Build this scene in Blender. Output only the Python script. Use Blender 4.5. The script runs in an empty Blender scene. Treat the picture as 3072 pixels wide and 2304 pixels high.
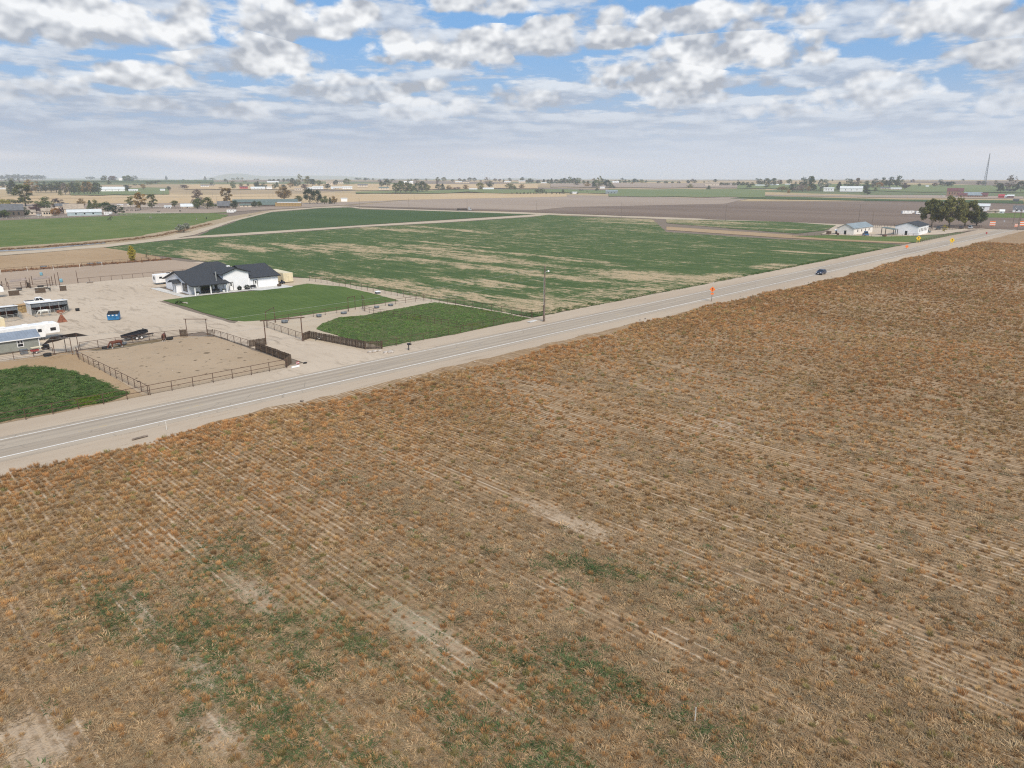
# Farmland seen from a drone.  World frame in metres: X runs along the highway, Y to the left of it,
# camera hovers 30 m above the origin.
import bpy, bmesh, math, random
import numpy as np
from mathutils import Vector, Matrix
R = math.radians
scene = bpy.context.scene
C = scene.collection

# ------------------------------------------------------------------ camera
cam_d = bpy.data.cameras.new('camera')
cam_d.sensor_width = 36.0
cam_d.lens = 36.0 * 2130 / 3072
cam_d.clip_start = 0.5
cam_d.clip_end = 60000
cam = bpy.data.objects.new('camera', cam_d)
C.objects.link(cam)
cam.location = (0, 0, 30)
HEAD = 44.7
cam.rotation_euler = (R(90 - 16.15), 0, R(HEAD - 90))
scene.camera = cam

# ------------------------------------------------------------------ render settings
cy = scene.cycles
cy.use_denoising = False
cy.filter_width = 1.2
cy.max_bounces = 5
cy.diffuse_bounces = 3
cy.glossy_bounces = 2
cy.transmission_bounces = 2
cy.transparent_max_bounces = 6
cy.volume_bounces = 1
cy.caustics_reflective = False
cy.caustics_refractive = False
vs = scene.view_settings
vs.view_transform = 'Standard'
vs.look = 'None'
vs.gamma = 1.0
vs.use_curve_mapping = False
vs.exposure = 0.12

# ------------------------------------------------------------------ node helpers
class NT:
    def __init__(self, tree):
        self.t = tree
    def node(self, typ, **kw):
        n = self.t.nodes.new(typ)
        for k, v in kw.items():
            setattr(n, k, v)
        return n
    def put(self, sock, v):
        if v is None:
            return
        if isinstance(v, bpy.types.NodeSocket):
            self.t.links.new(v, sock)
        else:
            if sock.type == 'RGBA' and len(v) == 3:
                v = (*v, 1)
            sock.default_value = v
    def m(self, op, a, b=None, c=None, clamp=False):
        n = self.node('ShaderNodeMath', operation=op, use_clamp=clamp)
        for i, v in enumerate((a, b, c)):
            self.put(n.inputs[i], v)
        return n.outputs[0]
    def vm(self, op, a, b=None):
        n = self.node('ShaderNodeVectorMath', operation=op)
        self.put(n.inputs[0], a)
        self.put(n.inputs[3 if op == 'SCALE' else 1], b)
        return n.outputs['Value'] if op in ('DOT_PRODUCT', 'LENGTH') else n.outputs[0]
    def ss(self, x, lo, hi, a=0.0, b=1.0):            # smoothstep
        n = self.node('ShaderNodeMapRange', interpolation_type='SMOOTHSTEP')
        self.put(n.inputs[0], x)
        for i, v in zip((1, 2, 3, 4), (lo, hi, a, b)):
            self.put(n.inputs[i], v)
        return n.outputs[0]
    def mix(self, f, a, b, blend='MIX'):
        n = self.node('ShaderNodeMix', data_type='RGBA', blend_type=blend)
        self.put(n.inputs[0], f)
        self.put(n.inputs[6], a)
        self.put(n.inputs[7], b)
        return n.outputs[2]
    def noise(self, vec, scale, detail=3.0, rough=0.55, dist=0.0):
        n = self.node('ShaderNodeTexNoise')
        self.put(n.inputs['Vector'], vec)
        n.inputs['Scale'].default_value = scale
        n.inputs['Detail'].default_value = detail
        n.inputs['Roughness'].default_value = rough
        n.inputs['Distortion'].default_value = dist
        return n.outputs[0]
    def voro(self, vec, scale, detail=0.0, feature='F1', out='Distance', rnd=1.0):
        n = self.node('ShaderNodeTexVoronoi', feature=feature)
        self.put(n.inputs['Vector'], vec)
        n.inputs['Scale'].default_value = scale
        n.inputs['Randomness'].default_value = rnd
        if 'Detail' in n.inputs and detail:
            n.inputs['Detail'].default_value = detail
        return n.outputs[out]
    def xyz(self, v):
        n = self.node('ShaderNodeSeparateXYZ')
        self.put(n.inputs[0], v)
        return n.outputs
    def vec(self, x, y, z):
        n = self.node('ShaderNodeCombineXYZ')
        for i, v in enumerate((x, y, z)):
            self.put(n.inputs[i], v)
        return n.outputs[0]
    def stretch(self, v, s):
        return self.vm('MULTIPLY', v, s)

# ------------------------------------------------------------------ world: blue sky, broken cumulus, haze band at the horizon
SUN_EL, SUN_AZ = 47.0, -112.0          # sun direction in world XY: angle from +X, behind the camera
world = bpy.data.worlds.new('World')
scene.world = world
world.use_nodes = True
wt = world.node_tree
wt.nodes.clear()
W = NT(wt)
out = W.node('ShaderNodeOutputWorld')
bg = W.node('ShaderNodeBackground')
SKY = 0.12
bg.inputs[1].default_value = SKY
wt.links.new(bg.outputs[0], out.inputs[0])
sky = W.node('ShaderNodeTexSky', sky_type='NISHITA')
sky.sun_disc = False
sky.sun_elevation = R(SUN_EL)
sky.sun_rotation = R(90 - SUN_AZ)
sky.altitude = 800
sky.air_density = 1.0
sky.dust_density = 0.6
sky.ozone_density = 2.0
tc = W.node('ShaderNodeTexCoord')
d = tc.outputs['Generated']
dx, dy, dz = W.xyz(d)
h0 = R(HEAD)
rt = W.vm('DOT_PRODUCT', d, (math.sin(h0), -math.cos(h0), 0))
fw = W.vm('DOT_PRODUCT', d, (math.cos(h0), math.sin(h0), 0))
az = W.m('MULTIPLY', W.m('ARCTAN2', rt, fw), 57.29578)
el = W.m('MULTIPLY', W.m('ARCSINE', dz), 57.29578)
def K(r, g, b):                         # a radiance seen in the picture, in units of the background strength
    return (r / SKY, g / SKY, b / SKY)
dcl = W.stretch(d, (1, 1, 1.5))
dup_ = W.stretch(W.vm('ADD', d, (0, 0, 0.012)), (1, 1, 1.5))
n1 = W.m('MULTIPLY_ADD', W.voro(dcl, 22.0, 1.0), -0.30, W.noise(dcl, 9.0, 6.0, 0.62))
emb = W.m('SUBTRACT', W.noise(dcl, 15.0, 3.0, 0.62), W.noise(dup_, 15.0, 3.0, 0.62))    # >0 on upper edges of the billows
fine = W.noise(dcl, 34.0, 3.0, 0.6)
soft = W.noise(W.stretch(d, (1, 1, 2.2)), 5.0, 1.0, 0.5)
n1c = W.m('SUBTRACT', n1, 0.40)
# general deck, perspective-compressed towards the horizon, carries on all round the sky
den = W.m('ADD', W.m('MAXIMUM', dz, 0.0), 0.085)
q = W.vec(W.m('DIVIDE', dx, den), W.m('DIVIDE', dy, den), 0.0)
deck = W.noise(q, 1.9, 5.0, 0.58)
deck2 = W.noise(W.vm('MULTIPLY', q, (0.955, 0.955, 1.0)), 1.9, 4.0, 0.58)
demb = W.m('SUBTRACT', deck, deck2)                  # >0 on the upper side of a cloud row
blue = W.mix(0.72, sky.outputs[0], K(0.150, 0.365, 0.70))
col = W.mix(W.ss(el, 2.5, 11.0), K(0.33, 0.46, 0.64), blue)
thr = W.ss(el, 3.0, 8.5, 0.385, 0.47)
amt = W.ss(W.m('SUBTRACT', W.m('MULTIPLY_ADD', fine, 0.12, deck), W.m('ADD', thr, 0.06)), -0.02, 0.09)
dshade = W.m('MULTIPLY_ADD', demb, 3.6, W.m('MULTIPLY_ADD', emb, 2.4, W.m('MULTIPLY_ADD', fine, 0.5, 0.16)), clamp=True)
dcol = W.mix(dshade, K(0.40, 0.455, 0.55), K(0.74, 0.775, 0.82))
col = W.mix(W.m('MULTIPLY', amt, 0.85), col, dcol)
# cumulus that show in the photograph: (azimuth of centre, elevation of base, half width, height), two layers
FAR_CLOUDS = [
 (26.06,4.03,5.65,2.67), (13.52,4.93,3.63,1.25), (-12.24,5.21,4.66,2.06), (1.19,4.61,3.85,2.12), (-32.57,4.17,4.23,2.99), (-25.38,4.29,3.14,1.18),
 (20.01,3.91,2.79,1.84), (-19.76,3.91,2.80,1.35), (32.60,3.67,2.24,2.20), (-6.16,4.13,3.81,1.62),
]
NEAR_CLOUDS = [
 (-26.06,5.54,4.21,1.94), (11.49,5.54,7.16,2.85), (31.72,6.06,3.00,2.41), (-18.76,6.20,5.12,3.71), (-5.20,7.34,6.31,3.47), (-6.62,5.87,1.99,1.33),
 (8.14,8.71,2.85,1.80), (1.86,8.18,2.75,2.67), (15.65,6.86,6.23,3.62), (-30.81,7.41,6.33,4.93), (-13.95,8.90,6.42,3.19), (-22.02,8.11,3.53,3.09),
 (-2.57,10.96,4.05,2.03), (15.13,9.32,7.91,3.15), (30.19,7.83,5.88,3.92),
]
ae = W.vec(az, el, 0.0)
def layer(clouds, base_cut):
    best = bv = None
    for ca, ce, cw, ch in clouds:
        n = W.node('ShaderNodeVectorMath', operation='MULTIPLY_ADD')
        W.put(n.inputs[0], ae)
        hh = ch * 0.56
        n.inputs[1].default_value = (1 / cw, 1 / hh, 0)
        n.inputs[2].default_value = (-ca / cw, -(ce + hh * 0.9) / hh, 0)
        v = n.outputs[0]
        r = W.vm('DOT_PRODUCT', v, v)
        if best is None:
            best, bv = r, v
        else:
            lt = W.m('LESS_THAN', r, best)
            mx = W.node('ShaderNodeMix', data_type='VECTOR')
            W.put(mx.inputs[0], lt)
            W.put(mx.inputs[4], bv)
            W.put(mx.inputs[5], v)
            bv = mx.outputs[1]
            best = W.m('MINIMUM', best, r)
    uy = W.xyz(bv)[1]
    cut = W.m('MINIMUM', W.m('MAXIMUM', W.m('SUBTRACT', -0.35, uy), 0.0), 0.8)
    rr = W.m('MULTIPLY_ADD', cut, base_cut, best)
    return W.m('SUBTRACT', 1.70, rr), uy
for clouds, cut, a_max, gain in ((FAR_CLOUDS, 1.0, 0.80, 5.0), (NEAR_CLOUDS, 1.6, 0.97, 4.6)):
    f, uy = layer(clouds, cut)
    f = W.m('MAXIMUM', f, -1.2)
    dn = W.m('MULTIPLY_ADD', n1c, gain, f)
    alpha = W.m('MULTIPLY', W.ss(dn, 0.0, 0.70), a_max)
    sh = W.m('ADD', W.m('MULTIPLY_ADD', emb, 4.8, W.m('MULTIPLY_ADD', uy, 0.22, 0.58)), W.m('MULTIPLY_ADD', n1c, 1.2, 0.0), clamp=True)
    ccol = W.mix(sh, K(0.40, 0.43, 0.485), K(0.89, 0.90, 0.91))
    col = W.mix(alpha, col, ccol)
# haze towards the horizon with faint warm breaks of light under the deck
hz = W.ss(el, 1.2, 6.8, 1.0, 0.0)
hzn = W.noise(W.stretch(d, (1, 1, 9.0)), 3.0, 1.0, 0.5)
hcol = W.mix(W.ss(el, 0.2, 4.0), K(0.55, 0.58, 0.645), K(0.41, 0.47, 0.58))
hcol = W.mix(W.m('MULTIPLY', W.ss(az, -22.0, 24.0), 0.55), hcol, K(0.64, 0.69, 0.77))
band = W.m('MULTIPLY', W.ss(W.m('ABSOLUTE', W.m('SUBTRACT', el, 1.5)), 0.0, 1.0, 1.0, 0.0), W.ss(hzn, 0.44, 0.66))
hcol = W.mix(W.m('MULTIPLY', band, 0.85), hcol, K(0.80, 0.755, 0.75))
col = W.mix(W.m('MULTIPLY', hz, 0.97), col, hcol)
# below the horizon: nothing but ground light
col = W.mix(W.ss(el, -3.0, -0.5), K(0.30, 0.27, 0.22), col)
wt.links.new(col, bg.inputs[0])
world.cycles.sampling_method = 'NONE'

# ------------------------------------------------------------------ sun, veiled by cloud
sun_d = bpy.data.lights.new('sun', 'SUN')
sun_d.energy = 4.0
sun_d.angle = R(24)
sun_d.color = (1.0, 0.90, 0.76)
sun = bpy.data.objects.new('sun', sun_d)
C.objects.link(sun)
sv = Vector((math.cos(R(SUN_EL)) * math.cos(R(SUN_AZ)), math.cos(R(SUN_EL)) * math.sin(R(SUN_AZ)), math.sin(R(SUN_EL))))
sun.rotation_euler = sv.to_track_quat('Z', 'Y').to_euler()
sun.location = (0, 0, 80)
# ------------------------------------------------------------------ object helpers
rng = random.Random(7)
def link(o, parent=None):
    C.objects.link(o)
    if parent is not None:
        o.parent = parent
    return o
def tag(o, label=None, cat=None, group=None, kind=None):
    if label: o['label'] = label
    if cat: o['category'] = cat
    if group: o['group'] = group
    if kind: o['kind'] = kind
    return o
def mesh_obj(name, verts, faces, mat, parent=None, smooth=False):
    me = bpy.data.meshes.new(name)
    me.from_pydata([tuple(v) for v in verts], [], faces)
    if mat is not None:
        me.materials.append(mat)
    if smooth:
        me.polygons.foreach_set('use_smooth', [True] * len(me.polygons))
    me.update()
    o = bpy.data.objects.new(name, me)
    return link(o, parent)

# ------------------------------------------------------------------ materials
MATS = {}
def principled(name, rough=0.9, spec=0.15, metal=0.0):
    m = bpy.data.materials.new(name)
    m.use_nodes = True
    t = m.node_tree
    b = t.nodes['Principled BSDF']
    b.inputs['Roughness'].default_value = rough
    b.inputs['Specular IOR Level'].default_value = spec
    b.inputs['Metallic'].default_value = metal
    return m, NT(t), b
def pos(N):
    return N.node('ShaderNodeNewGeometry').outputs['Position']
def bump(N, b, height, strength, dist):
    n = N.node('ShaderNodeBump')
    n.inputs['Strength'].default_value = strength
    n.inputs['Distance'].default_value = dist
    N.put(n.inputs['Height'], height)
    N.t.links.new(n.outputs[0], b.inputs['Normal'])
def mat(name, col, var=0.12, scale=2.0, rough=0.7, spec=0.3, metal=0.0, col2=None, bumpd=0.0):
    """plain object material: base colour broken up by noise and a little dirt"""
    if name in MATS:
        return MATS[name]
    m, N, b = principled(name, rough, spec, metal)
    tcn = N.node('ShaderNodeTexCoord').outputs['Object']
    n1 = N.noise(tcn, scale, 4.0, 0.6)
    n2 = N.noise(N.stretch(tcn, (1, 1, 0.25)), scale * 4, 3.0, 0.6)
    dark = tuple(c * (1 - 2.2 * var) for c in col)
    lite = tuple(min(1, c * (1 + 0.7 * var)) for c in col)
    c = N.mix(N.ss(n1, 0.3, 0.7), col2 or dark, lite)
    c = N.mix(N.m('MULTIPLY', N.ss(n2, 0.5, 0.8), var * 2), c, dark)
    N.put(b.inputs['Base Color'], c)
    if bumpd:
        bump(N, b, n2, 0.5, bumpd)
    MATS[name] = m
    return m

def ground_mat(name, a, b_, c_=None, s_big=0.03, s_mid=0.3, s_fine=4.0, stretch=(1, 1, 1), bumpd=0.05, spots=None, contrast=0.16, tracks=False):
    m, N, b = principled(name, 0.95, 0.05)
    p = pos(N)
    ps = N.stretch(p, stretch)
    big = N.noise(ps, s_big, 3.0, 0.55)
    mid = N.noise(ps, s_mid, 4.0, 0.6)
    fine = N.noise(p, s_fine, 3.0, 0.65)
    f = N.m('ADD', N.m('MULTIPLY', big, 0.5), N.m('MULTIPLY_ADD', mid, 0.35, N.m('MULTIPLY', fine, 0.15)))
    c = N.mix(N.ss(f, 0.5 - contrast, 0.5 + contrast), a, b_)
    if c_ is not None:
        c = N.mix(N.ss(N.m('MULTIPLY_ADD', fine, 0.5, N.m('MULTIPLY', mid, 0.5)), 0.50, 0.66), c, c_)
    c = N.mix(N.ss(fine, 0.3, 0.7, 0.18, 0.0), c, tuple(v * 0.45 for v in a))
    if tracks:
        tr = N.noise(N.stretch(p, (1.0, 0.22, 1)), 0.55, 4.0, 0.6, 1.6)
        tr2 = N.noise(p, 0.05, 2.0)
        c = N.mix(N.m('MULTIPLY', N.ss(tr, 0.50, 0.66), N.ss(tr2, 0.40, 0.58, 0.2, 0.95)), c, tuple(v * 0.70 for v in a))
    if spots is not None:
        sp = N.noise(p, spots[1], 2.0, 0.5)
        c = N.mix(N.ss(sp, spots[2], spots[2] + 0.08), c, spots[0])
    N.put(b.inputs['Base Color'], c)
    bump(N, b, N.m('MULTIPLY_ADD', fine, 0.5, mid), 0.7, bumpd)
    MATS[name] = m
    return m

# ------------------------------------------------------------------ numpy value noise (placement masks)
def vnoise(x, y, seed=0):
    xi = np.floor(x).astype(np.int64); yi = np.floor(y).astype(np.int64)
    xf = x - xi; yf = y - yi
    def h(a, b):
        n = (a * 374761393 + b * 668265263 + seed * 974634777) & 0xFFFFFFFF
        n = ((n ^ (n >> 13)) * 1274126177) & 0xFFFFFFFF
        return ((n ^ (n >> 16)) & 0xFFFF) / 65535.0
    u = xf * xf * (3 - 2 * xf); v = yf * yf * (3 - 2 * yf)
    return (h(xi, yi) * (1 - u) + h(xi + 1, yi) * u) * (1 - v) + (h(xi, yi + 1) * (1 - u) + h(xi + 1, yi + 1) * u) * v
def fbm(x, y, seed=0, oct=4):
    s = np.zeros_like(x); a = 0.5
    for k in range(oct):
        s += a * vnoise(x * 2 ** k, y * 2 ** k, seed + 17 * k)
        a *= 0.5
    return s / 0.94

# ------------------------------------------------------------------ ground sheets
def outline(pts, step, jit, seed):
    r = random.Random(seed)
    out_ = []
    n = len(pts)
    for i in range(n):
        a, b = Vector(pts[i]), Vector(pts[(i + 1) % n])
        L = (b - a).length
        k = max(1, int(L / step))
        nrm = Vector((-(b - a).y, (b - a).x)) / max(L, 1e-6)
        ph = r.uniform(0, 100)
        for j in range(k):
            t = j / k
            w = min(1, 4 * t * (1 - t) * k * 0.5) if k > 1 else 0
            o = (math.sin(ph + j * 0.55) * 0.35 + math.sin(ph * 3 + j * 1.7) * 0.25 + r.uniform(-0.5, 0.5)) * jit * w
            out_.append(a + (b - a) * t + nrm * o)
    return out_
def patch(name, pts, z, m, step=3.0, jit=0.35, seed=1):
    o2 = outline(pts, step, jit, seed)
    o = mesh_obj(name, [(p.x, p.y, z) for p in o2], [tuple(range(len(o2)))], m)
    if o.data.polygons[0].normal.z < 0:
        o.data.flip_normals()
    return tag(o, kind='structure')

# far ground: a mosaic of distant fields
m, N, b = principled('far_land', 0.95, 0.05)
p = pos(N)
ps = N.stretch(p, (1.0, 1.0, 1.0))
cell = N.voro(N.vm('ADD', ps, N.vec(0, 0, 0)), 0.0022, 0.0, out='Color')
cr, cg, cb = N.xyz(cell)
tan = (0.36, 0.27, 0.165); brn = (0.20, 0.155, 0.125); grn = (0.125, 0.155, 0.072); straw = (0.42, 0.315, 0.18)
c = N.mix(N.ss(cr, 0.30, 0.34), tan, brn)
c = N.mix(N.ss(cg, 0.62, 0.64), c, grn)
c = N.mix(N.ss(cb, 0.70, 0.72), c, straw)
c = N.mix(N.m('MULTIPLY', N.ss(N.noise(p, 0.02, 4.0, 0.6), 0.35, 0.7), 0.35), c, (0.16, 0.15, 0.10))
N.put(b.inputs['Base Color'], c)
PROF = [(0, 0), (1450, 0), (1900, 9), (2400, 15), (3000, 19.5), (4200, 22), (7000, 18), (12000, 4), (40000, 0)]
def terr(dd):
    return float(np.interp(dd, [q[0] for q in PROF], [q[1] for q in PROF]))
RINGS = [1, 400, 1000, 1450, 1600, 1750, 1900, 2100, 2400, 2700, 3000, 3600, 4200, 5500, 7000, 9000, 12000, 22000]
NSEG = 96
vs_, fs_ = [(0, 0, -0.06)], []
for rr in RINGS:
    for k in range(NSEG):
        a_ = 2 * math.pi * k / NSEG
        und = 0 if rr < 1500 else 1.8 * math.sin(a_ * 7 + rr * 0.002) + 1.2 * math.sin(a_ * 17 + rr * 0.004)
        vs_.append((math.cos(a_) * rr, math.sin(a_) * rr, terr(rr) - 0.06 + und * (1 if rr < 9000 else 0)))
for k in range(NSEG):
    fs_.append((0, 1 + k, 1 + (k + 1) % NSEG))
for i in range(len(RINGS) - 1):
    for k in range(NSEG):
        a_ = 1 + i * NSEG
        fs_.append((a_ + k, a_ + NSEG + k, a_ + NSEG + (k + 1) % NSEG, a_ + (k + 1) % NSEG))
o = mesh_obj('ground', vs_, fs_, m, smooth=True)
tag(o, kind='structure')
def far_field(name, az0, az1, d0, d1, m_, zoff=1.2):
    vs2, fs2 = [], []
    na, nd = 14, 6
    for i in range(nd + 1):
        dd = d0 + (d1 - d0) * i / nd
        for j in range(na + 1):
            a_ = R(HEAD - (az0 + (az1 - az0) * j / na))
            rr = dd * (1 + 0.012 * math.sin(j * 1.3 + i))
            und = 0 if rr < 1500 else 1.8 * math.sin(a_ * 7 + rr * 0.002) + 1.2 * math.sin(a_ * 17 + rr * 0.004)
            vs2.append((math.cos(a_) * rr, math.sin(a_) * rr, terr(rr) + und + zoff))
    for i in range(nd):
        for j in range(na):
            q_ = i * (na + 1) + j
            fs2.append((q_, q_ + na + 1, q_ + na + 2, q_ + 1))
    o_ = mesh_obj(name, vs2, fs2, m_, smooth=True)
    if o_.data.polygons[0].normal.z < 0:
        o_.data.flip_normals()
    return tag(o_, kind='structure')

M_SHOULDER = ground_mat('shoulder_gravel', (0.40, 0.32, 0.24), (0.50, 0.42, 0.325), (0.32, 0.245, 0.175), 0.05, 0.6, 6.0, (0.18, 1.6, 1), 0.03, tracks=False, contrast=0.13)
M_YARD = ground_mat('yard_gravel', (0.455, 0.372, 0.282), (0.56, 0.475, 0.375), (0.39, 0.312, 0.232), 0.05, 0.35, 5.0, (1, 0.5, 1), 0.02, contrast=0.22, tracks=True)
M_SAND = ground_mat('pen_sand', (0.36, 0.27, 0.18), (0.42, 0.325, 0.225), (0.30, 0.235, 0.165), 0.06, 0.5, 5.0, (1, 1, 1), 0.03, spots=((0.115, 0.085, 0.055), 0.8, 0.635))
M_DAMP = ground_mat('damp_manure', (0.12, 0.085, 0.05), (0.19, 0.145, 0.085), (0.24, 0.20, 0.12), 0.1, 0.7, 5.0, (1, 1, 1), 0.05)
M_ARENA = ground_mat('arena_sand', (0.345, 0.265, 0.195), (0.40, 0.315, 0.24), None, 0.04, 0.4, 5.0, (0.5, 1.4, 1), 0.02)
M_DRY = ground_mat('dry_grass_ground', (0.33, 0.225, 0.13), (0.42, 0.31, 0.195), (0.24, 0.165, 0.095), 0.03, 0.25, 3.0, (1, 0.6, 1), 0.06)
M_LANE = ground_mat('lane_dirt', (0.44, 0.36, 0.265), (0.50, 0.425, 0.325), (0.36, 0.28, 0.195), 0.05, 0.3, 3.0, (1, 1, 1), 0.03)
M_BANK = ground_mat('ditch_bank', (0.33, 0.255, 0.16), (0.42, 0.335, 0.225), (0.20, 0.15, 0.095), 0.05, 0.4, 2.0, (1, 1, 1), 0.15)
M_PLOW = ground_mat('plowed_soil', (0.165, 0.122, 0.096), (0.22, 0.168, 0.132), None, 0.006, 0.03, 0.8, (1.0, 0.12, 1), 0.08, contrast=0.10)
M_PLOW2 = ground_mat('harrowed_soil', (0.30, 0.235, 0.185), (0.355, 0.285, 0.225), None, 0.006, 0.03, 0.8, (1.0, 0.12, 1), 0.08, contrast=0.12)
M_WHEAT = ground_mat('wheat_stubble', (0.46, 0.33, 0.185), (0.54, 0.41, 0.25), (0.40, 0.30, 0.18), 0.004, 0.02, 0.4, (1, 0.3, 1), 0.05)
M_PASTURE = ground_mat('pasture_grass', (0.085, 0.13, 0.035), (0.135, 0.175, 0.055), (0.18, 0.18, 0.075), 0.02, 0.12, 2.5, (1, 0.7, 1), 0.12)
M_GREENFAR = ground_mat('far_green_crop', (0.050, 0.086, 0.032), (0.076, 0.114, 0.042), None, 0.006, 0.05, 0.6, (1, 0.2, 1), 0.1)
M_PALEFAR = ground_mat('far_pale_green', (0.135, 0.175, 0.072), (0.175, 0.20, 0.09), None, 0.006, 0.05, 0.6, (1, 0.2, 1), 0.1)
M_PADDOCK = ground_mat('paddock_soil', (0.06, 0.085, 0.03), (0.10, 0.125, 0.045), (0.16, 0.13, 0.075), 0.06, 0.5, 4.0, (1, 1, 1), 0.1)
M_CONC = mat('concrete', (0.56, 0.55, 0.52), 0.08, 0.8, 0.85, 0.2)

# mown lawn
m, N, b = principled('mown_lawn', 0.9, 0.1)
p = pos(N)
x_, y_, z_ = N.xyz(p)
st = N.m('SINE', N.m('MULTIPLY_ADD', y_, 3.2, N.m('MULTIPLY', N.noise(p, 0.15, 2.0), 6.0)))
fine = N.noise(N.stretch(p, (0.8, 2.0, 1)), 5.0, 3.0, 0.7)
big = N.noise(p, 0.09, 3.0, 0.6)
c = N.mix(N.ss(N.m('MULTIPLY_ADD', st, 0.10, N.m('MULTIPLY_ADD', fine, 0.5, N.m('MULTIPLY', big, 0.6))), 0.35, 0.75), (0.058, 0.098, 0.023), (0.100, 0.145, 0.038))
N.put(b.inputs['Base Color'], c)
bump(N, b, fine, 0.8, 0.05)
M_LAWN = m; MATS['lawn'] = m

# alfalfa with bare strips that run across the field (along Y)
m, N, b = principled('alfalfa', 0.9, 0.1)
p = pos(N)
x_, y_, z_ = N.xyz(p)
BARE = [  # x centre, half width, y from, y to, slope dx/dy
 (124.5, 4.2, 95, 215, -0.02), (132, 6.5, 95, 128, -0.20), (170, 3.4, 118, 250, -0.06), (192, 7.0, 100, 150, -0.05), (147, 1.6, 138, 165, -0.1),
 (141, 1.6, 140, 178, -0.05), (189, 3.6, 165, 265, -0.02), (199, 4.0, 180, 300, 0.10), (212, 3.0, 150, 270, 0.0), (163, 9.0, 98, 122, -0.3), (206, 9.0, 98, 118, -0.2), (250, 7.0, 100, 118, -0.3),
 (262, 6.0, 330, 420, -0.1), (290, 3.0, 300, 400, 0.1), (455, 14.0, 225, 360, -0.12), (425, 4.0, 180, 330, -0.12), (302, 2.5, 112, 140, -0.2),
 (118, 6.0, 270, 320, 0.2), (147, 3.5, 290, 345, 0.1), (165, 4.0, 265, 325, 0.05), (180, 7.0, 245, 310, 0.05), (222, 2.0, 230, 300, 0.0)]
acc = None
wob = N.m('MULTIPLY_ADD', N.noise(N.stretch(p, (1, 0.35, 1)), 0.09, 3.0, 0.6), 16.0, -8.0)
xw = N.m('ADD', x_, wob)
for xc, hw, y0, y1, sl in BARE:
    ym = (y0 + y1) / 2
    v = N.m('DIVIDE', N.m('SUBTRACT', N.m('MULTIPLY_ADD', N.m('SUBTRACT', y_, ym), -sl, xw), xc), hw * 1.45)
    wv = N.m('DIVIDE', N.m('SUBTRACT', y_, ym), (y1 - y0) / 2)
    g = N.m('SUBTRACT', 1.0, N.m('MULTIPLY_ADD', v, v, N.m('POWER', N.m('ABSOLUTE', wv), 4.0)))
    acc = g if acc is None else N.m('MAXIMUM', acc, g)
acc = N.m('MAXIMUM', acc, -1.1)
rag = N.noise(N.stretch(p, (1.0, 0.30, 1)), 0.22, 5.0, 0.68)
fine = N.noise(p, 2.2, 4.0, 0.7)
lowf = N.noise(N.stretch(p, (1, 0.16, 1)), 0.035, 3.0, 0.6)
score = N.m('ADD', N.m('MULTIPLY_ADD', N.m('MINIMUM', acc, 0.9), 0.36, 0.03), N.m('ADD', N.m('MULTIPLY_ADD', rag, 3.0, -1.52), N.m('MULTIPLY_ADD', fine, 0.9, -0.45)))
mott = N.noise(N.stretch(p, (1.0, 0.45, 1)), 0.75, 4.0, 0.7)
streak = N.noise(N.stretch(p, (1.0, 0.045, 1)), 0.6, 3.0, 0.6)
score = N.m('ADD', N.m('ADD', score, N.m('MULTIPLY_ADD', mott, 2.8, -1.40)), N.m('ADD', N.m('MULTIPLY_ADD', lowf, 1.3, -0.70), N.m('MULTIPLY_ADD', streak, 0.9, -0.45)))
bare = N.ss(score, -0.30, 0.55)
gr = N.mix(N.ss(N.m('MULTIPLY_ADD', rag, 0.35, N.m('MULTIPLY_ADD', fine, 0.3, N.m('MULTIPLY', streak, 0.35))), 0.36, 0.66), (0.046, 0.082, 0.025), (0.100, 0.140, 0.046))
so = N.mix(N.ss(fine, 0.3, 0.7), (0.34, 0.255, 0.15), (0.49, 0.385, 0.245))
N.put(b.inputs['Base Color'], N.mix(bare, gr, so))
bump(N, b, fine, 1.0, 0.25)
M_ALF = m; MATS['alfalfa'] = m

# dry stubble field in front
m, N, b = principled('stubble_field', 0.95, 0.04)
p = pos(N)
x_, y_, z_ = N.xyz(p)
rows = N.stretch(p, (1.0, 0.12, 1))
big = N.noise(N.stretch(p, (1, 0.5, 1)), 0.045, 4.0, 0.6)
rown = N.noise(rows, 0.9, 4.0, 0.65)
fine = N.noise(N.stretch(p, (1.0, 0.7, 1)), 6.0, 4.0, 0.7)
mid = N.noise(p, 1.3, 4.0, 0.65)
c = N.mix(N.ss(N.m('MULTIPLY_ADD', mid, 0.45, N.m('MULTIPLY_ADD', rown, 0.35, N.m('MULTIPLY', fine, 0.3))), 0.38, 0.70), (0.205, 0.134, 0.078), (0.44, 0.312, 0.188))
lon = N.noise(N.stretch(p, (1.0, 0.025, 1)), 1.5, 3.0, 0.65)
c = N.mix(N.ss(lon, 0.50, 0.66, 0.0, 0.60), c, (0.155, 0.105, 0.062))
c = N.mix(N.ss(lon, 0.34, 0.48, 0.55, 0.0), c, (0.47, 0.35, 0.225))
c = N.mix(N.ss(big, 0.44, 0.66, 0.0, 0.55), c, (0.33, 0.21, 0.112))
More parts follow.
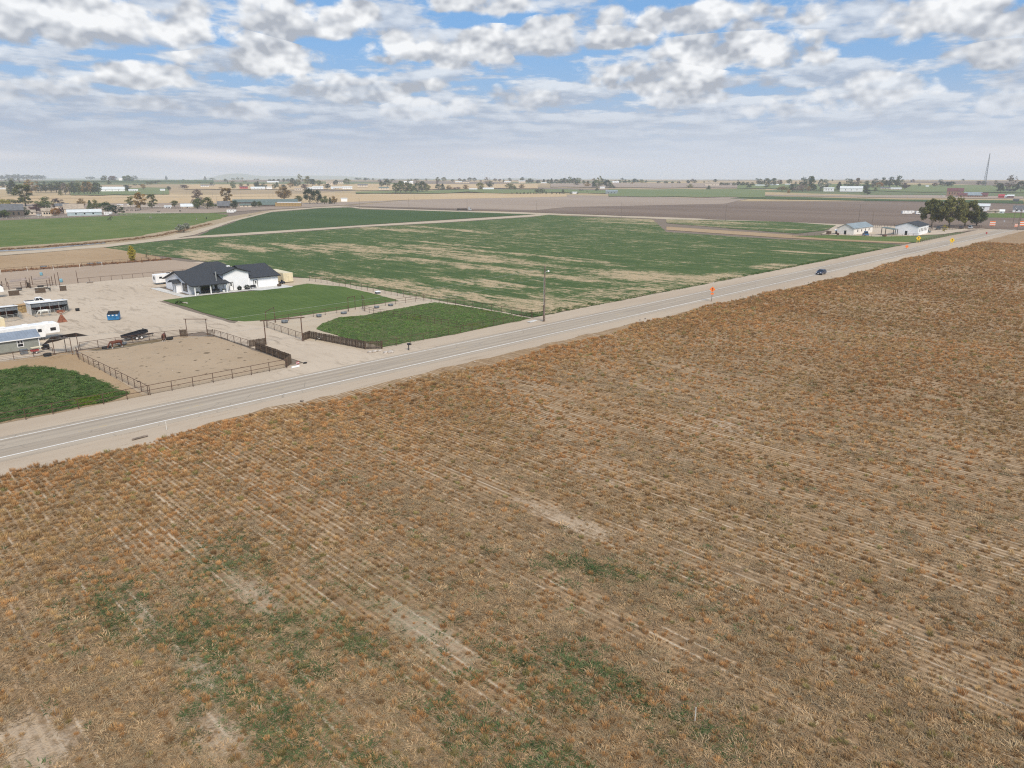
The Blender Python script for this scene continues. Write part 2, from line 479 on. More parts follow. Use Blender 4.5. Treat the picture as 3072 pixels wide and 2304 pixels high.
# pale crusted furrow bottoms between the rows, broken up
wobx = N.m('MULTIPLY_ADD', N.noise(N.stretch(p, (0.4, 0.05, 1)), 0.5, 2.0), 1.2, x_)
fur = N.m('COSINE', N.m('MULTIPLY', x_, 2 * math.pi / 0.56))
c = N.mix(N.ss(N.m('MULTIPLY_ADD', fine, 0.8, fur), 0.1, 1.2, 0.0, 0.60), c, (0.185, 0.122, 0.068))
fur = N.m('COSINE', N.m('MULTIPLY_ADD', x_, 2 * math.pi / 1.12, math.pi * 0.5))
pale = N.m('MULTIPLY', N.ss(fur, 0.84, 0.98), N.ss(N.noise(N.stretch(p, (1.0, 0.10, 1)), 0.55, 4.0, 0.65), 0.455, 0.56))
c = N.mix(N.m('MULTIPLY', pale, 0.70), c, (0.52, 0.43, 0.32))
pal2 = N.m('MULTIPLY', N.ss(N.noise(N.stretch(p, (1.0, 0.22, 1)), 0.16, 4.0, 0.6), 0.60, 0.70), N.ss(mid, 0.42, 0.62))
c = N.mix(N.m('MULTIPLY', pal2, 0.75), c, (0.44, 0.36, 0.275))
# bare pale soil showing through in places
BARE_NEAR = [(19.7,46.9) + (1.6, 5.0), (25.9,34.7) + (1.8, 7.5), (13.1,40.7) + (1.3, 4.5), (11.9,35.1) + (1.5, 4.0), (4.5,41.2) + (2.5, 5.0), (12.8,50.2) + (1.2, 4.0), (45.4,37.9) + (2.0, 8.0)]
bacc = None
for gx, gy, ga, gb in BARE_NEAR:
    v = N.m('DIVIDE', N.m('SUBTRACT', x_, gx), ga); w2 = N.m('DIVIDE', N.m('SUBTRACT', y_, gy), gb)
    g = N.m('SUBTRACT', 1.0, N.m('MULTIPLY_ADD', v, v, N.m('MULTIPLY', w2, w2)))
    bacc = g if bacc is None else N.m('MAXIMUM', bacc, g)
bm_ = N.ss(N.m('ADD', N.m('MULTIPLY', N.m('MAXIMUM', bacc, -1.0), 0.45), N.m('ADD', N.m('MULTIPLY_ADD', mid, 1.6, -0.85), N.m('MULTIPLY_ADD', rown, 1.0, -0.5))), 0.0, 0.45)
c = N.mix(N.m('MULTIPLY', bm_, N.ss(fine, 0.25, 0.65, 0.25, 0.75)), c, (0.44, 0.35, 0.255))
# green regrowth in the near part of the field
GREEN = [(19.6,35.6) + (9, 14), (14.3,41.4) + (5, 9), (26.0,39.2) + (4, 8), (20.4,52.3) + (4, 6), (27.0,20.2) + (6, 8), (41.3,27.6) + (4, 8), (11.5,51.0) + (3, 6)]
gacc = None
for gx, gy, ga, gb in GREEN:
    v = N.m('DIVIDE', N.m('SUBTRACT', x_, gx), ga); w2 = N.m('DIVIDE', N.m('SUBTRACT', y_, gy), gb)
    g = N.m('SUBTRACT', 1.0, N.m('MULTIPLY_ADD', v, v, N.m('MULTIPLY', w2, w2)))
    gacc = g if gacc is None else N.m('MAXIMUM', gacc, g)
gm = N.ss(N.m('ADD', N.m('MULTIPLY', N.m('MAXIMUM', gacc, -1.0), 0.30), N.m('ADD', N.m('MULTIPLY_ADD', mid, 1.5, -0.80), N.m('MULTIPLY_ADD', rown, 1.0, -0.5))), 0.0, 0.30)
c = N.mix(N.m('MULTIPLY', gm, N.ss(fine, 0.40, 0.62, 0.05, 0.65)), c, (0.080, 0.110, 0.045))
N.put(b.inputs['Base Color'], c)
bump(N, b, N.m('MULTIPLY_ADD', fine, 0.5, N.m('MULTIPLY_ADD', mid, 1.0, N.m('MULTIPLY', rown, 0.8))), 1.0, 0.16)
M_FIELD = m; MATS['stubble'] = m

# asphalt
m, N, b = principled('old_asphalt', 0.9, 0.15)
p = pos(N)
x_, y_, z_ = N.xyz(p)
fine = N.noise(p, 9.0, 3.0, 0.7)
lng = N.noise(N.stretch(p, (0.02, 1.0, 1)), 1.1, 4.0, 0.6)
pat = N.noise(N.stretch(p, (0.15, 1.0, 1)), 0.25, 3.0, 0.6)
c = N.mix(N.ss(N.m('MULTIPLY_ADD', lng, 0.55, N.m('MULTIPLY_ADD', fine, 0.25, N.m('MULTIPLY', pat, 0.25))), 0.36, 0.66), (0.295, 0.246, 0.192), (0.40, 0.342, 0.270))
for yc in (93.5, 95.1, 97.0, 98.5):
    wp = N.ss(N.m('ABSOLUTE', N.m('SUBTRACT', N.m('MULTIPLY_ADD', lng, 0.5, y_), yc + 0.25)), 0.0, 0.42, 0.22, 0.0)
    c = N.mix(wp, c, (0.19, 0.165, 0.14))
ck = N.voro(N.stretch(p, (0.35, 0.5, 1)), 0.55, 0.0, 'DISTANCE_TO_EDGE')
c = N.mix(N.m('MULTIPLY', N.ss(ck, 0.0, 0.02, 0.5, 0.0), N.ss(pat, 0.45, 0.6)), c, (0.13, 0.115, 0.10))
c = N.mix(N.m('MULTIPLY', N.ss(N.noise(N.stretch(p, (0.06, 1.6, 1)), 0.8, 3.0, 0.6), 0.64, 0.70), 0.5), c, (0.16, 0.145, 0.13))
N.put(b.inputs['Base Color'], c)
bump(N, b, fine, 0.3, 0.01)
M_ROAD = m; MATS['asphalt'] = m
def paint(name, col, wear):
    m, N, b = principled(name, 0.7, 0.3)
    p = pos(N)
    n = N.noise(N.stretch(p, (0.5, 2, 1)), 3.0, 4.0, 0.7)
    N.put(b.inputs['Base Color'], N.mix(N.ss(n, wear - 0.1, wear + 0.12), col, (0.34, 0.31, 0.275)))
    return m
M_WHITE_LINE = paint('white_road_paint', (0.80, 0.785, 0.75), 0.64)
M_YELLOW_LINE = paint('yellow_road_paint', (0.52, 0.36, 0.13), 0.50)

# far and middle-distance fields -------------------------------------------------
patch('wheat_field', [(195.4,1072.1), (276.4,1504.9), (571.1,1710.7), (868.8,1409.9), (1228.0,1046.9), (957.8,816.3), (649.7,850.4), (508.2,826.4)], 0.30, M_WHEAT, 40, 3)
patch('stubble_field', [(141.6,784.1), (212.5,1163.5), (402.3,1100.5), (571.7,929.2), (646.3,853.8), (446.1,725.9), (271.5,652.7)], 0.20, M_PLOW2, 25, 2, 2)
patch('harrowed_field', [(459.4,712.5), (649.7,850.4), (1056.8,1023.3), (1041.6,609.4), (1170.2,601.6), (1293.1,618.9), (816.1,444.9), (602.4,513.1), (516.9,482.4)], 0.24, M_PLOW2, 25, 2, 4)
patch('plowed_field', [(446.0,711.9), (636.7,818.1), (616.8,525.4), (701.1,544.7), (895.7,513.5), (1080.9,326.3), (1074.1,184.2), (529.8,88.3), (523.3,111.7), (509.5,172.1), (502.5,322.8), (484.1,495.0)], 0.16, M_PLOW, 25, 2, 5)
patch('far_green_strip', [(1039.7,556.3), (1227.3,612.0), (1166.1,352.4), (1235.8,212.7), (1074.1,184.2), (1080.9,326.3)], 0.40, M_GREENFAR, 30, 2, 6)
patch('far_brown_strip', [(1255.3,619.7), (1458.9,662.9), (1509.3,400.4), (1507.7,260.6), (1336.3,230.4), (1265.8,382.9)], 0.42, M_PLOW2, 30, 2, 7)
patch('far_green_crop', [(1439.3,636.7), (1686.9,695.9), (2011.9,491.8), (2027.1,352.1), (1595.4,276.0), (1509.3,400.4)], 0.44, M_GREENFAR, 40, 2, 8)
patch('pasture', [(68.8,394.8), (100.2,400.9), (134.8,417.4), (172.7,461.6), (244.1,560.2), (274.0,613.2), (273.0,669.8), (199.9,662.7), (159.6,656.6), (116.2,648.5), (30, 640), (10, 390)], 0.06, M_PASTURE, 6, 1.0, 11)
patch('farther_pasture', [(205.6,679.3), (235.6,649.0), (283.9,643.0), (314.4,677.5), (313.9,737.3), (263.4,724.4), (232.5,755.7)], 0.08, M_PASTURE, 8, 1, 12)
far_field('far_hay_field', -24, -12, 1760, 2250, M_WHEAT)
far_field('far_green_slope', -31, -25, 1500, 1900, M_PALEFAR)
far_field('far_wheat_slope', -12, 2, 1700, 2300, M_WHEAT)
far_field('far_wheat_field', -34, -14, 1330, 1480, M_WHEAT, 0.6)
far_field('far_pale_crop', 7.5, 19, 1250, 1700, M_PALEFAR, 0.9)
far_field('far_grass_strip', -12, 8, 1490, 1640, M_PALEFAR, 1.0)
far_field('far_stubble', 3, 17, 1800, 2300, M_PLOW2)
far_field('far_grey_field', 17, 36, 1720, 2200, M_PALEFAR)
far_field('far_green_ridge', -36, -22, 2600, 3300, M_GREENFAR)
# canal strip: banks, water, farm lanes
patch('ditch_bank', [(69.1,396.6), (100.5,402.3), (135.5,419.7), (177.5,470.6), (248.8,570.8), (347.6,678.8), (396.2,703.3), (411.6,698.2), (329.3,643.3), (237.8,525.6), (164.5,414.3), (132.7,381.1), (102.9,362.5), (76.3,355.2), (60.4,350.0), (20, 372), (20, 410)], 0.03, M_BANK, 4, 0.9, 13)
patch('farm_lane', [(62.8,362.6), (83.7,369.7), (106.4,374.2), (138.3,396.9), (172.2,436.2), (242.1,535.1), (337.7,659.7), (419.5,711.6), (467.2,724.5), (438.6,660.5), (462.5,527.9), (484.4,473.3), (494.5,362.2), (513.1,284.4), (497.6,289.8), (511.9,225.2), (516.2,195.0), (513.5,147.4), (483.2,129.6), (493.2,186.1), (482.4,224.8), (471.2,274.3), (478.0,319.9), (471.1,396.4), (461.4,439.8), (449.8,513.5), (425.3,640.6), (440.4,683.2), (403.9,685.3), (326.5,638.1), (232.4,513.9), (161.3,406.4), (134.5,379.3), (102.4,360.8), (76.0,353.6), (60.6,351.0)], 0.09, M_LANE, 4, 0.5, 14)
patch('field_track', [(99.4,365.3), (133.8,384.5), (160.3,396.8), (272.7,409.8), (346.5,416.0), (457.9,427.3), (477.5,435.2), (479.2,421.8), (435.9,406.8), (329.2,395.4), (263.4,395.9), (172.2,382.7), (152.4,384.5), (126.0,376.5), (102.1,359.6)], 0.10, M_LANE, 4, 0.4, 15)
# fields this side of the lanes
patch('alfalfa_field', [(115.2, 107.6), (250, 106.8), (368.9,107.5), (370.8,134.7), (359.5,162.8), (362.7,232.4), (470.5,314.8), (462.0,388.7), (465.5,424.2), (431.8,402.9), (326.5,392.1), (261.4,392.9), (170.9,379.9), (151.3,381.8), (125.2,373.9), (101.8,358.5), (102.2,325.8), (107.1,294.4), (109.5, 280), (111, 215), (114.5, 196), (115.2, 150)], 0.05, M_ALF, 3, 0.5, 16)
patch('upper_alfalfa_field', [(157.5,394.4), (183.4,437.5), (226.1,500.3), (280.7,588.8), (322.1,629.5), (399.0,677.0), (434.9,674.6), (416.5,627.4), (440.6,555.7), (460.1,487.5), (464.2,453.5), (473.4,434.7), (462.6,431.7), (351.1,421.5), (275.5,413.8), (171.6,396.1)], 0.07, M_GREENFAR, 5, 0.5, 17)
patch('straw_strip', [(377.7,242.1), (369.4,167.4), (370.8,134.7), (376.0,108.9), (396.7,108.5), (390.0,158.9), (395.8,199.0), (403.4,258.7)], 0.11, M_DRY, 4, 0.7, 18)
patch('small_pasture', [(382.7,166.3), (380.7,138.5), (387.5,107.3), (419.8,109.0), (431.6,123.2), (404.1,155.8)], 0.12, M_PASTURE, 3, 0.5, 19)
patch('far_alfalfa', [(435.9,279.7), (412.1,207.3), (403.3,173.5), (435.5,172.0), (492.8,184.5), (509.9,232.2), (475.8,305.5)], 0.115, M_ALF, 5, 0.8, 20)
patch('barnyard', [(407.5,160.7), (412.1,133.4), (429.1,122.5), (454.3,113.4), (525.6,106.9), (556.2,113.4), (552.5,148.8), (497.2,187.3)], 0.13, M_YARD, 4, 0.8, 21)
patch('grass_verge', [(674.5,140.8), (691.6,116.8), (788.7,133.9), (756.0,158.4)], 0.2, M_PASTURE, 5, 0.5, 22)
patch('dry_paddock', [(20, 290), (101, 288), (104, 300), (103.0,328.2), (101.4,360.3), (75.7,352.6), (60.2,349.1), (20, 356)], 0.075, M_DRY, 4, 0.6, 23)
# highway
M_FIELD_Y = 86.0
patch('stubble_field', [(-60, -30), (900, -30), (700, 85.5), (500, 86.6), (300, 84.4), (180, 85.8), (120, 87.2), (60, 87.4), (34, 88.0), (27, 84.9), (18, 86.3), (-60, 87)], 0.0, M_FIELD, 2.5, 0.9, 24)
patch('road_shoulder', [(-80, 83.5), (560, 83.5), (700, 90), (700, 103), (545, 112), (520, 108.5), (380, 107.2), (200, 107.6), (116, 107.2), (96, 106.6), (74, 106.4), (60, 107), (40, 107.0), (-80, 107.4)], -0.02, M_SHOULDER, 4, 0.3, 25)
patch('yard', [(-10, 144.5), (56.4, 144.5), (58, 107), (52, 104.5), (46, 99.6), (82, 99.6), (76, 103.6), (70, 108), (67.5, 122), (67.5, 141), (64.5, 150), (64, 189), (72, 190.5), (72, 215), (110, 212), (112, 240), (108, 272), (20, 272), (-10, 240)], 0.02, M_YARD, 3, 0.4, 26)
patch('paddock_dirt', [(64.5, 106.6), (115.0, 106.6), (115.4, 200), (104, 214), (98, 200), (98, 180), (64.5, 148)], 0.012, M_LANE, 3, 0.4, 27)
patch('horse_pen', [(32, 106.4), (54.5, 106.4), (56.3, 109), (56.3, 138), (52, 143.4), (33, 143.6)], 0.03, M_SAND, 3, 0.25, 28)
patch('damp_ground', [(35, 143.3), (36, 141.4), (40, 140.6), (44, 140.9), (47.5, 141.3), (50, 142.6), (46, 143.4)], 0.034, M_DAMP, 1.2, 0.3, 44)
patch('dirt_strip', [(-30, 106.2), (33, 106.2), (33, 144.2), (-30, 146)], 0.005, M_DRY, 3, 0.3, 29)
patch('arena', [(20, 241), (92, 240.5), (108, 262), (103, 286), (48, 287.5), (20, 288)], 0.04, M_ARENA, 3, 0.5, 30)
patch('lawn', [(65.4, 190.7), (71.2, 191.0), (99, 188.3), (101.5, 190), (107, 191.4), (111.0, 178.5), (109.6, 160), (107.8, 147.4), (92, 146.4), (72, 146.4), (67.4, 148.8), (66.0, 152), (65.6, 164), (65.8, 178)], 0.045, M_LAWN, 1.2, 0.22, 31)
patch('concrete_apron', [(70.6, 208.6), (70.9, 191.2), (89, 190.6), (91, 188.3), (100.8, 188.2), (100.8, 194.6), (73, 194.8), (73, 214), (70.6, 214)], 0.065, M_CONC, 30, 0.0, 32)

# road with crowned edge, painted lines ------------------------------------------
road = mesh_obj('highway', [(-120, 92.0, 0.05), (1400, 92.0, 0.05), (1400, 99.9, 0.05), (-120, 99.9, 0.05), (-120, 91.2, -0.01), (1400, 91.2, -0.01), (1400, 100.6, -0.01), (-120, 100.6, -0.01)],
                [(0, 1, 2, 3), (4, 5, 1, 0), (3, 2, 6, 7)], M_ROAD)
tag(road, kind='structure')
def strip(name, x0, x1, y0, y1, z, m, parent):
    return mesh_obj(name, [(x0, y0, z), (x1, y0, z), (x1, y1, z), (x0, y1, z)], [(0, 1, 2, 3)], m, parent)
strip('edge_line', -120, 1400, 92.50, 92.68, 0.054, M_WHITE_LINE, road)
strip('edge_line', -120, 1400, 99.22, 99.36, 0.054, M_WHITE_LINE, road)
for k in range(-1, 50):
    x0 = 21 + k * 12.2
    strip('centre_dash', x0, x0 + 3.2, 95.88, 96.00, 0.054, M_YELLOW_LINE, road)
cross = mesh_obj('cross_road', [(548, 40, 0.058), (557, 40, 0.058), (553, 112, 0.058), (544, 112, 0.058)], [(0, 1, 2, 3)], M_ROAD)
tag(cross, kind='structure')
# canal water
m, N, b = principled('canal_water', 0.12, 0.5)
N.put(b.inputs['Base Color'], (0.07, 0.075, 0.07, 1))
bump(N, b, N.noise(pos(N), 0.8, 3.0), 0.15, 0.05)
patch('canal_water', [(63.6,379.1), (80.4,373.0), (95.5,382.9), (110.7,388.6), (108.8,382.2), (93.6,375.7), (78.9,366.3), (62.2,371.4)], 0.10, m, 3, 0.3, 33)
# distant hills
def ridge(name, prof, dist, base, seed):
    r = random.Random(seed)
    vs, fs = [], []
    for k, (a, h) in enumerate(prof):
        an = R(HEAD - a)
        for j, (dd, zz) in enumerate(((0, base), (400, h * 0.75), (900, h), (2600, base))):
            vs.append((math.cos(an) * (dist + dd), math.sin(an) * (dist + dd), zz if zz == base else zz))
    for k in range(len(prof) - 1):
        for j in range(3):
            a = k * 4 + j
            fs.append((a, a + 1, a + 5, a + 4))
    o = mesh_obj(name, vs, fs, MATS['pasture_grass'], smooth=True)
    o.data.flip_normals()
    return tag(o, kind='structure')
pr = []
for k in range(0, 141):
    a = -50 + k * 0.5
    h = 28 + 12 * math.sin(a * 0.35) + 8 * math.sin(a * 0.9 + 1) + 62 * math.exp(-((a + 20.7) / 1.3) ** 2) * (1 + 0.1 * math.sin(a * 9)) + 45 * math.exp(-((a + 17) / 5.0) ** 2)
    pr.append((a, max(8, h) if a < 2 else max(4, h * 0.6)))
ridge('hills', pr, 12500, -0.5, 3)
# ------------------------------------------------------------------ scattered ground cover (geometry-node instances, one object each)
def leaf_mat(name, c1, c2, c3=None, trans=0.25, rough=0.8, tint=True):
    m, N, b = principled(name, rough, 0.12)
    oi = N.node('ShaderNodeObjectInfo').outputs['Random']
    p = pos(N)
    n = N.noise(p, 1.7, 2.0, 0.5)
    f = N.m('ADD', N.m('MULTIPLY', oi, 0.6), N.m('MULTIPLY', n, 0.4))
    c = N.mix(N.ss(f, 0.15, 0.85), c1, c2)
    if tint:
        at = N.node('ShaderNodeAttribute', attribute_type='INSTANCER', attribute_name='tint')
        c = N.mix(1.0, c, at.outputs['Color'], 'MULTIPLY')
    N.put(b.inputs['Base Color'], c)
    if trans:
        tl = N.node('ShaderNodeBsdfTranslucent')
        N.put(tl.inputs[0], c)
        ms = N.node('ShaderNodeMixShader')
        ms.inputs[0].default_value = trans
        N.t.links.new(b.outputs[0], ms.inputs[1])
        N.t.links.new(tl.outputs[0], ms.inputs[2])
        N.t.links.new(ms.outputs[0], N.t.nodes['Material Output'].inputs[0])
    MATS[name] = m
    return m
def blade_mesh(name, seed, n, height, spread, width, lean, m, bush=0.0):
    r = random.Random(seed)
    vs, fs = [], []
    for k in range(n):
        a = r.uniform(0, 2 * math.pi)
        rad = spread * math.sqrt(r.random()) * 0.5
        bx, by = math.cos(a) * rad, math.sin(a) * rad
        a2 = a + r.uniform(-0.9, 0.9)
        ln = lean * r.uniform(0.3, 1.2)
        h = height * r.uniform(0.55, 1.1) * (1 - 0.25 * rad / max(spread, 1e-3))
        z0 = r.uniform(0, bush) * h
        w = width * r.uniform(0.6, 1.3)
        t = r.uniform(0, math.pi)
        wx, wy = math.cos(t) * w, math.sin(t) * w
        mx, my = bx + math.cos(a2) * ln * 0.35, by + math.sin(a2) * ln * 0.35
        tx, ty = bx + math.cos(a2) * ln, by + math.sin(a2) * ln
        i = len(vs)
        vs += [(bx - wx * 0.6, by - wy * 0.6, z0), (bx + wx * 0.6, by + wy * 0.6, z0), (mx + wx, my + wy, z0 + h * 0.55), (mx - wx, my - wy, z0 + h * 0.55), (tx, ty, z0 + h)]
        fs += [(i, i + 1, i + 2, i + 3), (i + 3, i + 2, i + 4)]
    me = bpy.data.meshes.new(name)
    me.from_pydata(vs, [], fs)
    me.materials.append(m)
    return bpy.data.objects.new(name, me)
def leafy_mesh(name, seed, n, radius, height, leaf, m):
    r = random.Random(seed)
    vs, fs = [], []
    for k in range(n):
        a = r.uniform(0, 6.283); rr = radius * math.sqrt(r.random()); z = height * (1 - (rr / radius) ** 2 * 0.6) * r.uniform(0.25, 1.05)
        c = Vector((math.cos(a) * rr, math.sin(a) * rr, z))
        u_ = Vector((r.uniform(-1, 1), r.uniform(-1, 1), r.uniform(-0.5, 0.5))).normalized() * leaf * r.uniform(0.6, 1.3)
        w_ = Vector((r.uniform(-1, 1), r.uniform(-1, 1), r.uniform(-0.2, 0.8))).normalized() * leaf * r.uniform(0.4, 0.8)
        i = len(vs)
        vs += [c - u_, c + w_, c + u_, c - w_]
        fs.append((i, i + 1, i + 2, i + 3))
    me = bpy.data.meshes.new(name)
    me.from_pydata([tuple(v) for v in vs], [], fs)
    me.materials.append(m)
    return bpy.data.objects.new(name, me)
def scatter(name, pts, rotz, scl, tint, variants, label, cat):
    me = bpy.data.meshes.new(name)
    me.vertices.add(len(pts))
    me.vertices.foreach_set('co', np.asarray(pts, dtype=np.float32).ravel())
    n = len(pts)
    rot = np.zeros((n, 3), np.float32); rot[:, 2] = rotz
    rot[:, :2] = np.random.RandomState(3).normal(0, 0.10, (n, 2))
    for nm, typ, key, arr in (('rot', 'FLOAT_VECTOR', 'vector', rot), ('scl', 'FLOAT_VECTOR', 'vector', scl), ('tint', 'FLOAT_VECTOR', 'vector', tint)):
        at = me.attributes.new(nm, typ, 'POINT')
        at.data.foreach_set(key, np.asarray(arr, np.float32).ravel())
    o = link(bpy.data.objects.new(name, me))
    col_ = bpy.data.collections.new(name + '_kinds')          # not linked to the scene: only a pool the nodes pick from
    for v in variants:
        col_.objects.link(v)
    ng = bpy.data.node_groups.new(name + '_scatter', 'GeometryNodeTree')
    ng.interface.new_socket('Geometry', in_out='INPUT', socket_type='NodeSocketGeometry')
    ng.interface.new_socket('Geometry', in_out='OUTPUT', socket_type='NodeSocketGeometry')
    gi = ng.nodes.new('NodeGroupInput'); go = ng.nodes.new('NodeGroupOutput')
    iop = ng.nodes.new('GeometryNodeInstanceOnPoints')
    ci = ng.nodes.new('GeometryNodeCollectionInfo')
    ci.inputs['Collection'].default_value = col_
    ci.inputs['Separate Children'].default_value = True
    ci.inputs['Reset Children'].default_value = True
    iop.inputs['Pick Instance'].default_value = True
    ar = ng.nodes.new('GeometryNodeInputNamedAttribute'); ar.data_type = 'FLOAT_VECTOR'; ar.inputs[0].default_value = 'rot'
    as_ = ng.nodes.new('GeometryNodeInputNamedAttribute'); as_.data_type = 'FLOAT_VECTOR'; as_.inputs[0].default_value = 'scl'
    e2r = ng.nodes.new('FunctionNodeEulerToRotation')
    L = ng.links.new
    L(gi.outputs[0], iop.inputs['Points'])
    L(ci.outputs[0], iop.inputs['Instance'])
    L([s for s in ar.outputs if s.enabled][0], e2r.inputs[0])
    L(e2r.outputs[0], iop.inputs['Rotation'])
    L([s for s in as_.outputs if s.enabled][0], iop.inputs['Scale'])
    L(iop.outputs[0], go.inputs[0])
    md = o.modifiers.new('scatter', 'NODES')
    md.node_group = ng
    return tag(o, label, cat, kind='stuff')
def in_view(x, y, margin=1.12):
    h = R(HEAD); p_ = R(16.15)
    f_ = x * math.cos(h) + y * math.sin(h); r_ = x * math.sin(h) - y * math.cos(h)
    dep = f_ * math.cos(p_) + 30 * math.sin(p_)
    up = f_ * math.sin(p_) - 30 * math.cos(p_)
    k = 2130.0
    u_ = r_ / np.maximum(dep, 1e-3) * k; v_ = up / np.maximum(dep, 1e-3) * k
    return (dep > 3) & (np.abs(u_) < 1536 * margin) & (v_ > -1152 * (margin + 0.12)) & (v_ < 1152)
RS = np.random.RandomState(11)
M_TUFT = leaf_mat('dry_tuft', (0.39, 0.238, 0.112), (0.51, 0.348, 0.182), trans=0.2)
M_LITTER = leaf_mat('grey_litter', (0.33, 0.235, 0.142), (0.50, 0.375, 0.232), trans=0.2)
M_GRN = leaf_mat('green_regrowth', (0.06, 0.10, 0.035), (0.13, 0.165, 0.07), trans=0.2)
field_y = lambda x: 85.6 + 1.3 * np.sin(x * 0.043 + 1.0) + 0.8 * np.sin(x * 0.21)
# tufts in rows
gx = np.arange(-100 * 0.56, 620, 0.56)
rows = []
for xr in gx:
    yy = np.arange(-30, 90, 0.46)
    yy = yy + RS.uniform(-0.2, 0.2, len(yy))
    xx = xr + RS.normal(0, 0.06, len(yy))
    rows.append(np.stack([xx, yy], 1))
P_ = np.concatenate(rows)
x, y = P_[:, 0], P_[:, 1]
dist = np.hypot(x, y)
ok = in_view(x, y) & (y < field_y(x)) & (dist < 420)
P_ = P_[ok]; x, y, dist = x[ok], y[ok], dist[ok]
patchn = fbm(x * 0.05, y * 0.03, 5)
rown = vnoise(np.round(x / 0.56) * 7.31, y * 0.04, 9)
nearroad = np.clip((y - 58) / 22, 0, 1)
dens = 0.50 + 1.4 * (patchn - 0.44) + 1.0 * (rown - 0.45) + 0.30 * nearroad
dens *= np.where(x > 75, 1.15, 1.0)
BN = np.array(BARE_NEAR)
bare_ = np.max(1 - ((x[:, None] - BN[:, 0]) / BN[:, 2]) ** 2 - ((y[:, None] - BN[:, 1]) / BN[:, 3]) ** 2, axis=1)
dens *= np.clip(1 - 0.9 * np.clip(bare_, 0, 1), 0.2, 1)
keep = RS.rand(len(x)) < np.clip(dens, 0.03, 0.97) * np.clip(1.15 - dist / 520, 0.35, 1)
x, y, dist, patchn, nearroad = x[keep], y[keep], dist[keep], patchn[keep], nearroad[keep]
n = len(x)
hue = fbm(x * 0.12, y * 0.12, 21) + RS.normal(0, 0.13, n) + 0.12 * nearroad
orange = np.array([1.05, 0.88, 0.72]); gold = np.array([0.98, 1.00, 0.94]); brown = np.array([0.74, 0.70, 0.66]); olive = np.array([0.62, 0.80, 0.60])
w = np.clip((hue - 0.35) / 0.35, 0, 1)[:, None]
tint = gold * (1 - w) + orange * w
rb = RS.rand(n)
tint[rb < 0.22] = brown * RS.uniform(0.8, 1.15, (int((rb < 0.22).sum()), 1))
tint[rb > 0.93] = olive
tint *= RS.uniform(0.72, 1.22, (n, 1)) * (0.78 + 0.5 * fbm(x * 0.035 + 9, y * 0.02, 61))[:, None]
s = (0.27 + 0.62 * RS.rand(n) ** 2.0) * (1 + 0.25 * nearroad) * np.clip(0.9 + dist / 500, 1, 1.6)
scl = np.stack([s * RS.uniform(0.9, 1.4, n), s, s * RS.uniform(0.7, 1.1, n)], 1)
tv = [blade_mesh('tuft', 100 + k, 80, 0.42, 0.46, 0.014, 0.20, M_TUFT, 0.25) for k in range(7)]
scatter('dry_tufts', np.stack([x, y, np.zeros(n)], 1), RS.uniform(0, 6.28, n), scl, tint, tv, 'golden brown dry weed tufts standing in rows across the near field', 'weeds')
NT_ = n
# low litter and green regrowth, near part only
m_ = 95000
rr = 28 + 150 * RS.rand(m_) ** 1.25
aa = R(HEAD) + RS.uniform(-0.74, 0.74, m_)
x, y = rr * np.cos(aa), rr * np.sin(aa)
ok = in_view(x, y) & (y < field_y(x) - 0.3)
x, y = x[ok], y[ok]
n = len(x)
cov = fbm(x * 0.22, y * 0.07, 33)
bare_ = np.max(1 - ((x[:, None] - BN[:, 0]) / BN[:, 2]) ** 2 - ((y[:, None] - BN[:, 1]) / BN[:, 3]) ** 2, axis=1)
keep = RS.rand(n) < np.clip((cov - 0.25) * 2.4, 0.08, 1) * np.clip(1 - 0.8 * np.clip(bare_, 0, 1), 0.2, 1)
x, y = x[keep], y[keep]; n = len(x)
GC = np.array(GREEN)
g = np.max(1 - ((x[:, None] - GC[:, 0]) / (GC[:, 2] * 1.1)) ** 2 - ((y[:, None] - GC[:, 1]) / (GC[:, 3] * 1.1)) ** 2, axis=1)
gp = np.clip(0.26 + 0.55 * g, 0.03, 0.85) * np.clip((fbm(x * 0.55, y * 0.16, 41) - 0.36) * 4, 0, 1)
isg = RS.rand(n) < gp
s = RS.uniform(0.6, 1.4, n)
scl = np.stack([s * 1.5, s * 1.2, s * RS.uniform(0.4, 0.9, n)], 1)
base = np.where(RS.rand(n, 1) < 0.5, np.array([[0.80, 0.82, 0.80]]), np.array([[1.05, 0.98, 0.88]]))
tint = base * RS.uniform(0.65, 1.2, (n, 1))
lv = [blade_mesh('litter', 200 + k, 46, 0.13, 0.70, 0.014, 0.24, M_LITTER) for k in range(5)]
q_ = ~isg
scatter('flattened_straw', np.stack([x[q_], y[q_], np.zeros(q_.sum())], 1), RS.uniform(0, 6.28, q_.sum()), scl[q_], tint[q_], lv, 'low grey flattened straw covering the soil between the weed tufts', 'straw')
gv = [blade_mesh('sprout', 300 + k, 46, 0.15, 0.62, 0.016, 0.20, M_GRN) for k in range(4)]
scatter('green_regrowth', np.stack([x[isg], y[isg], np.zeros(isg.sum())], 1), RS.uniform(0, 6.28, isg.sum()), scl[isg], RS.uniform(0.75, 1.2, (isg.sum(), 1)) * np.array([[1.0, 1.0, 1.0]]), gv, 'patches of low green regrowth among the dry weeds in the foreground', 'regrowth')
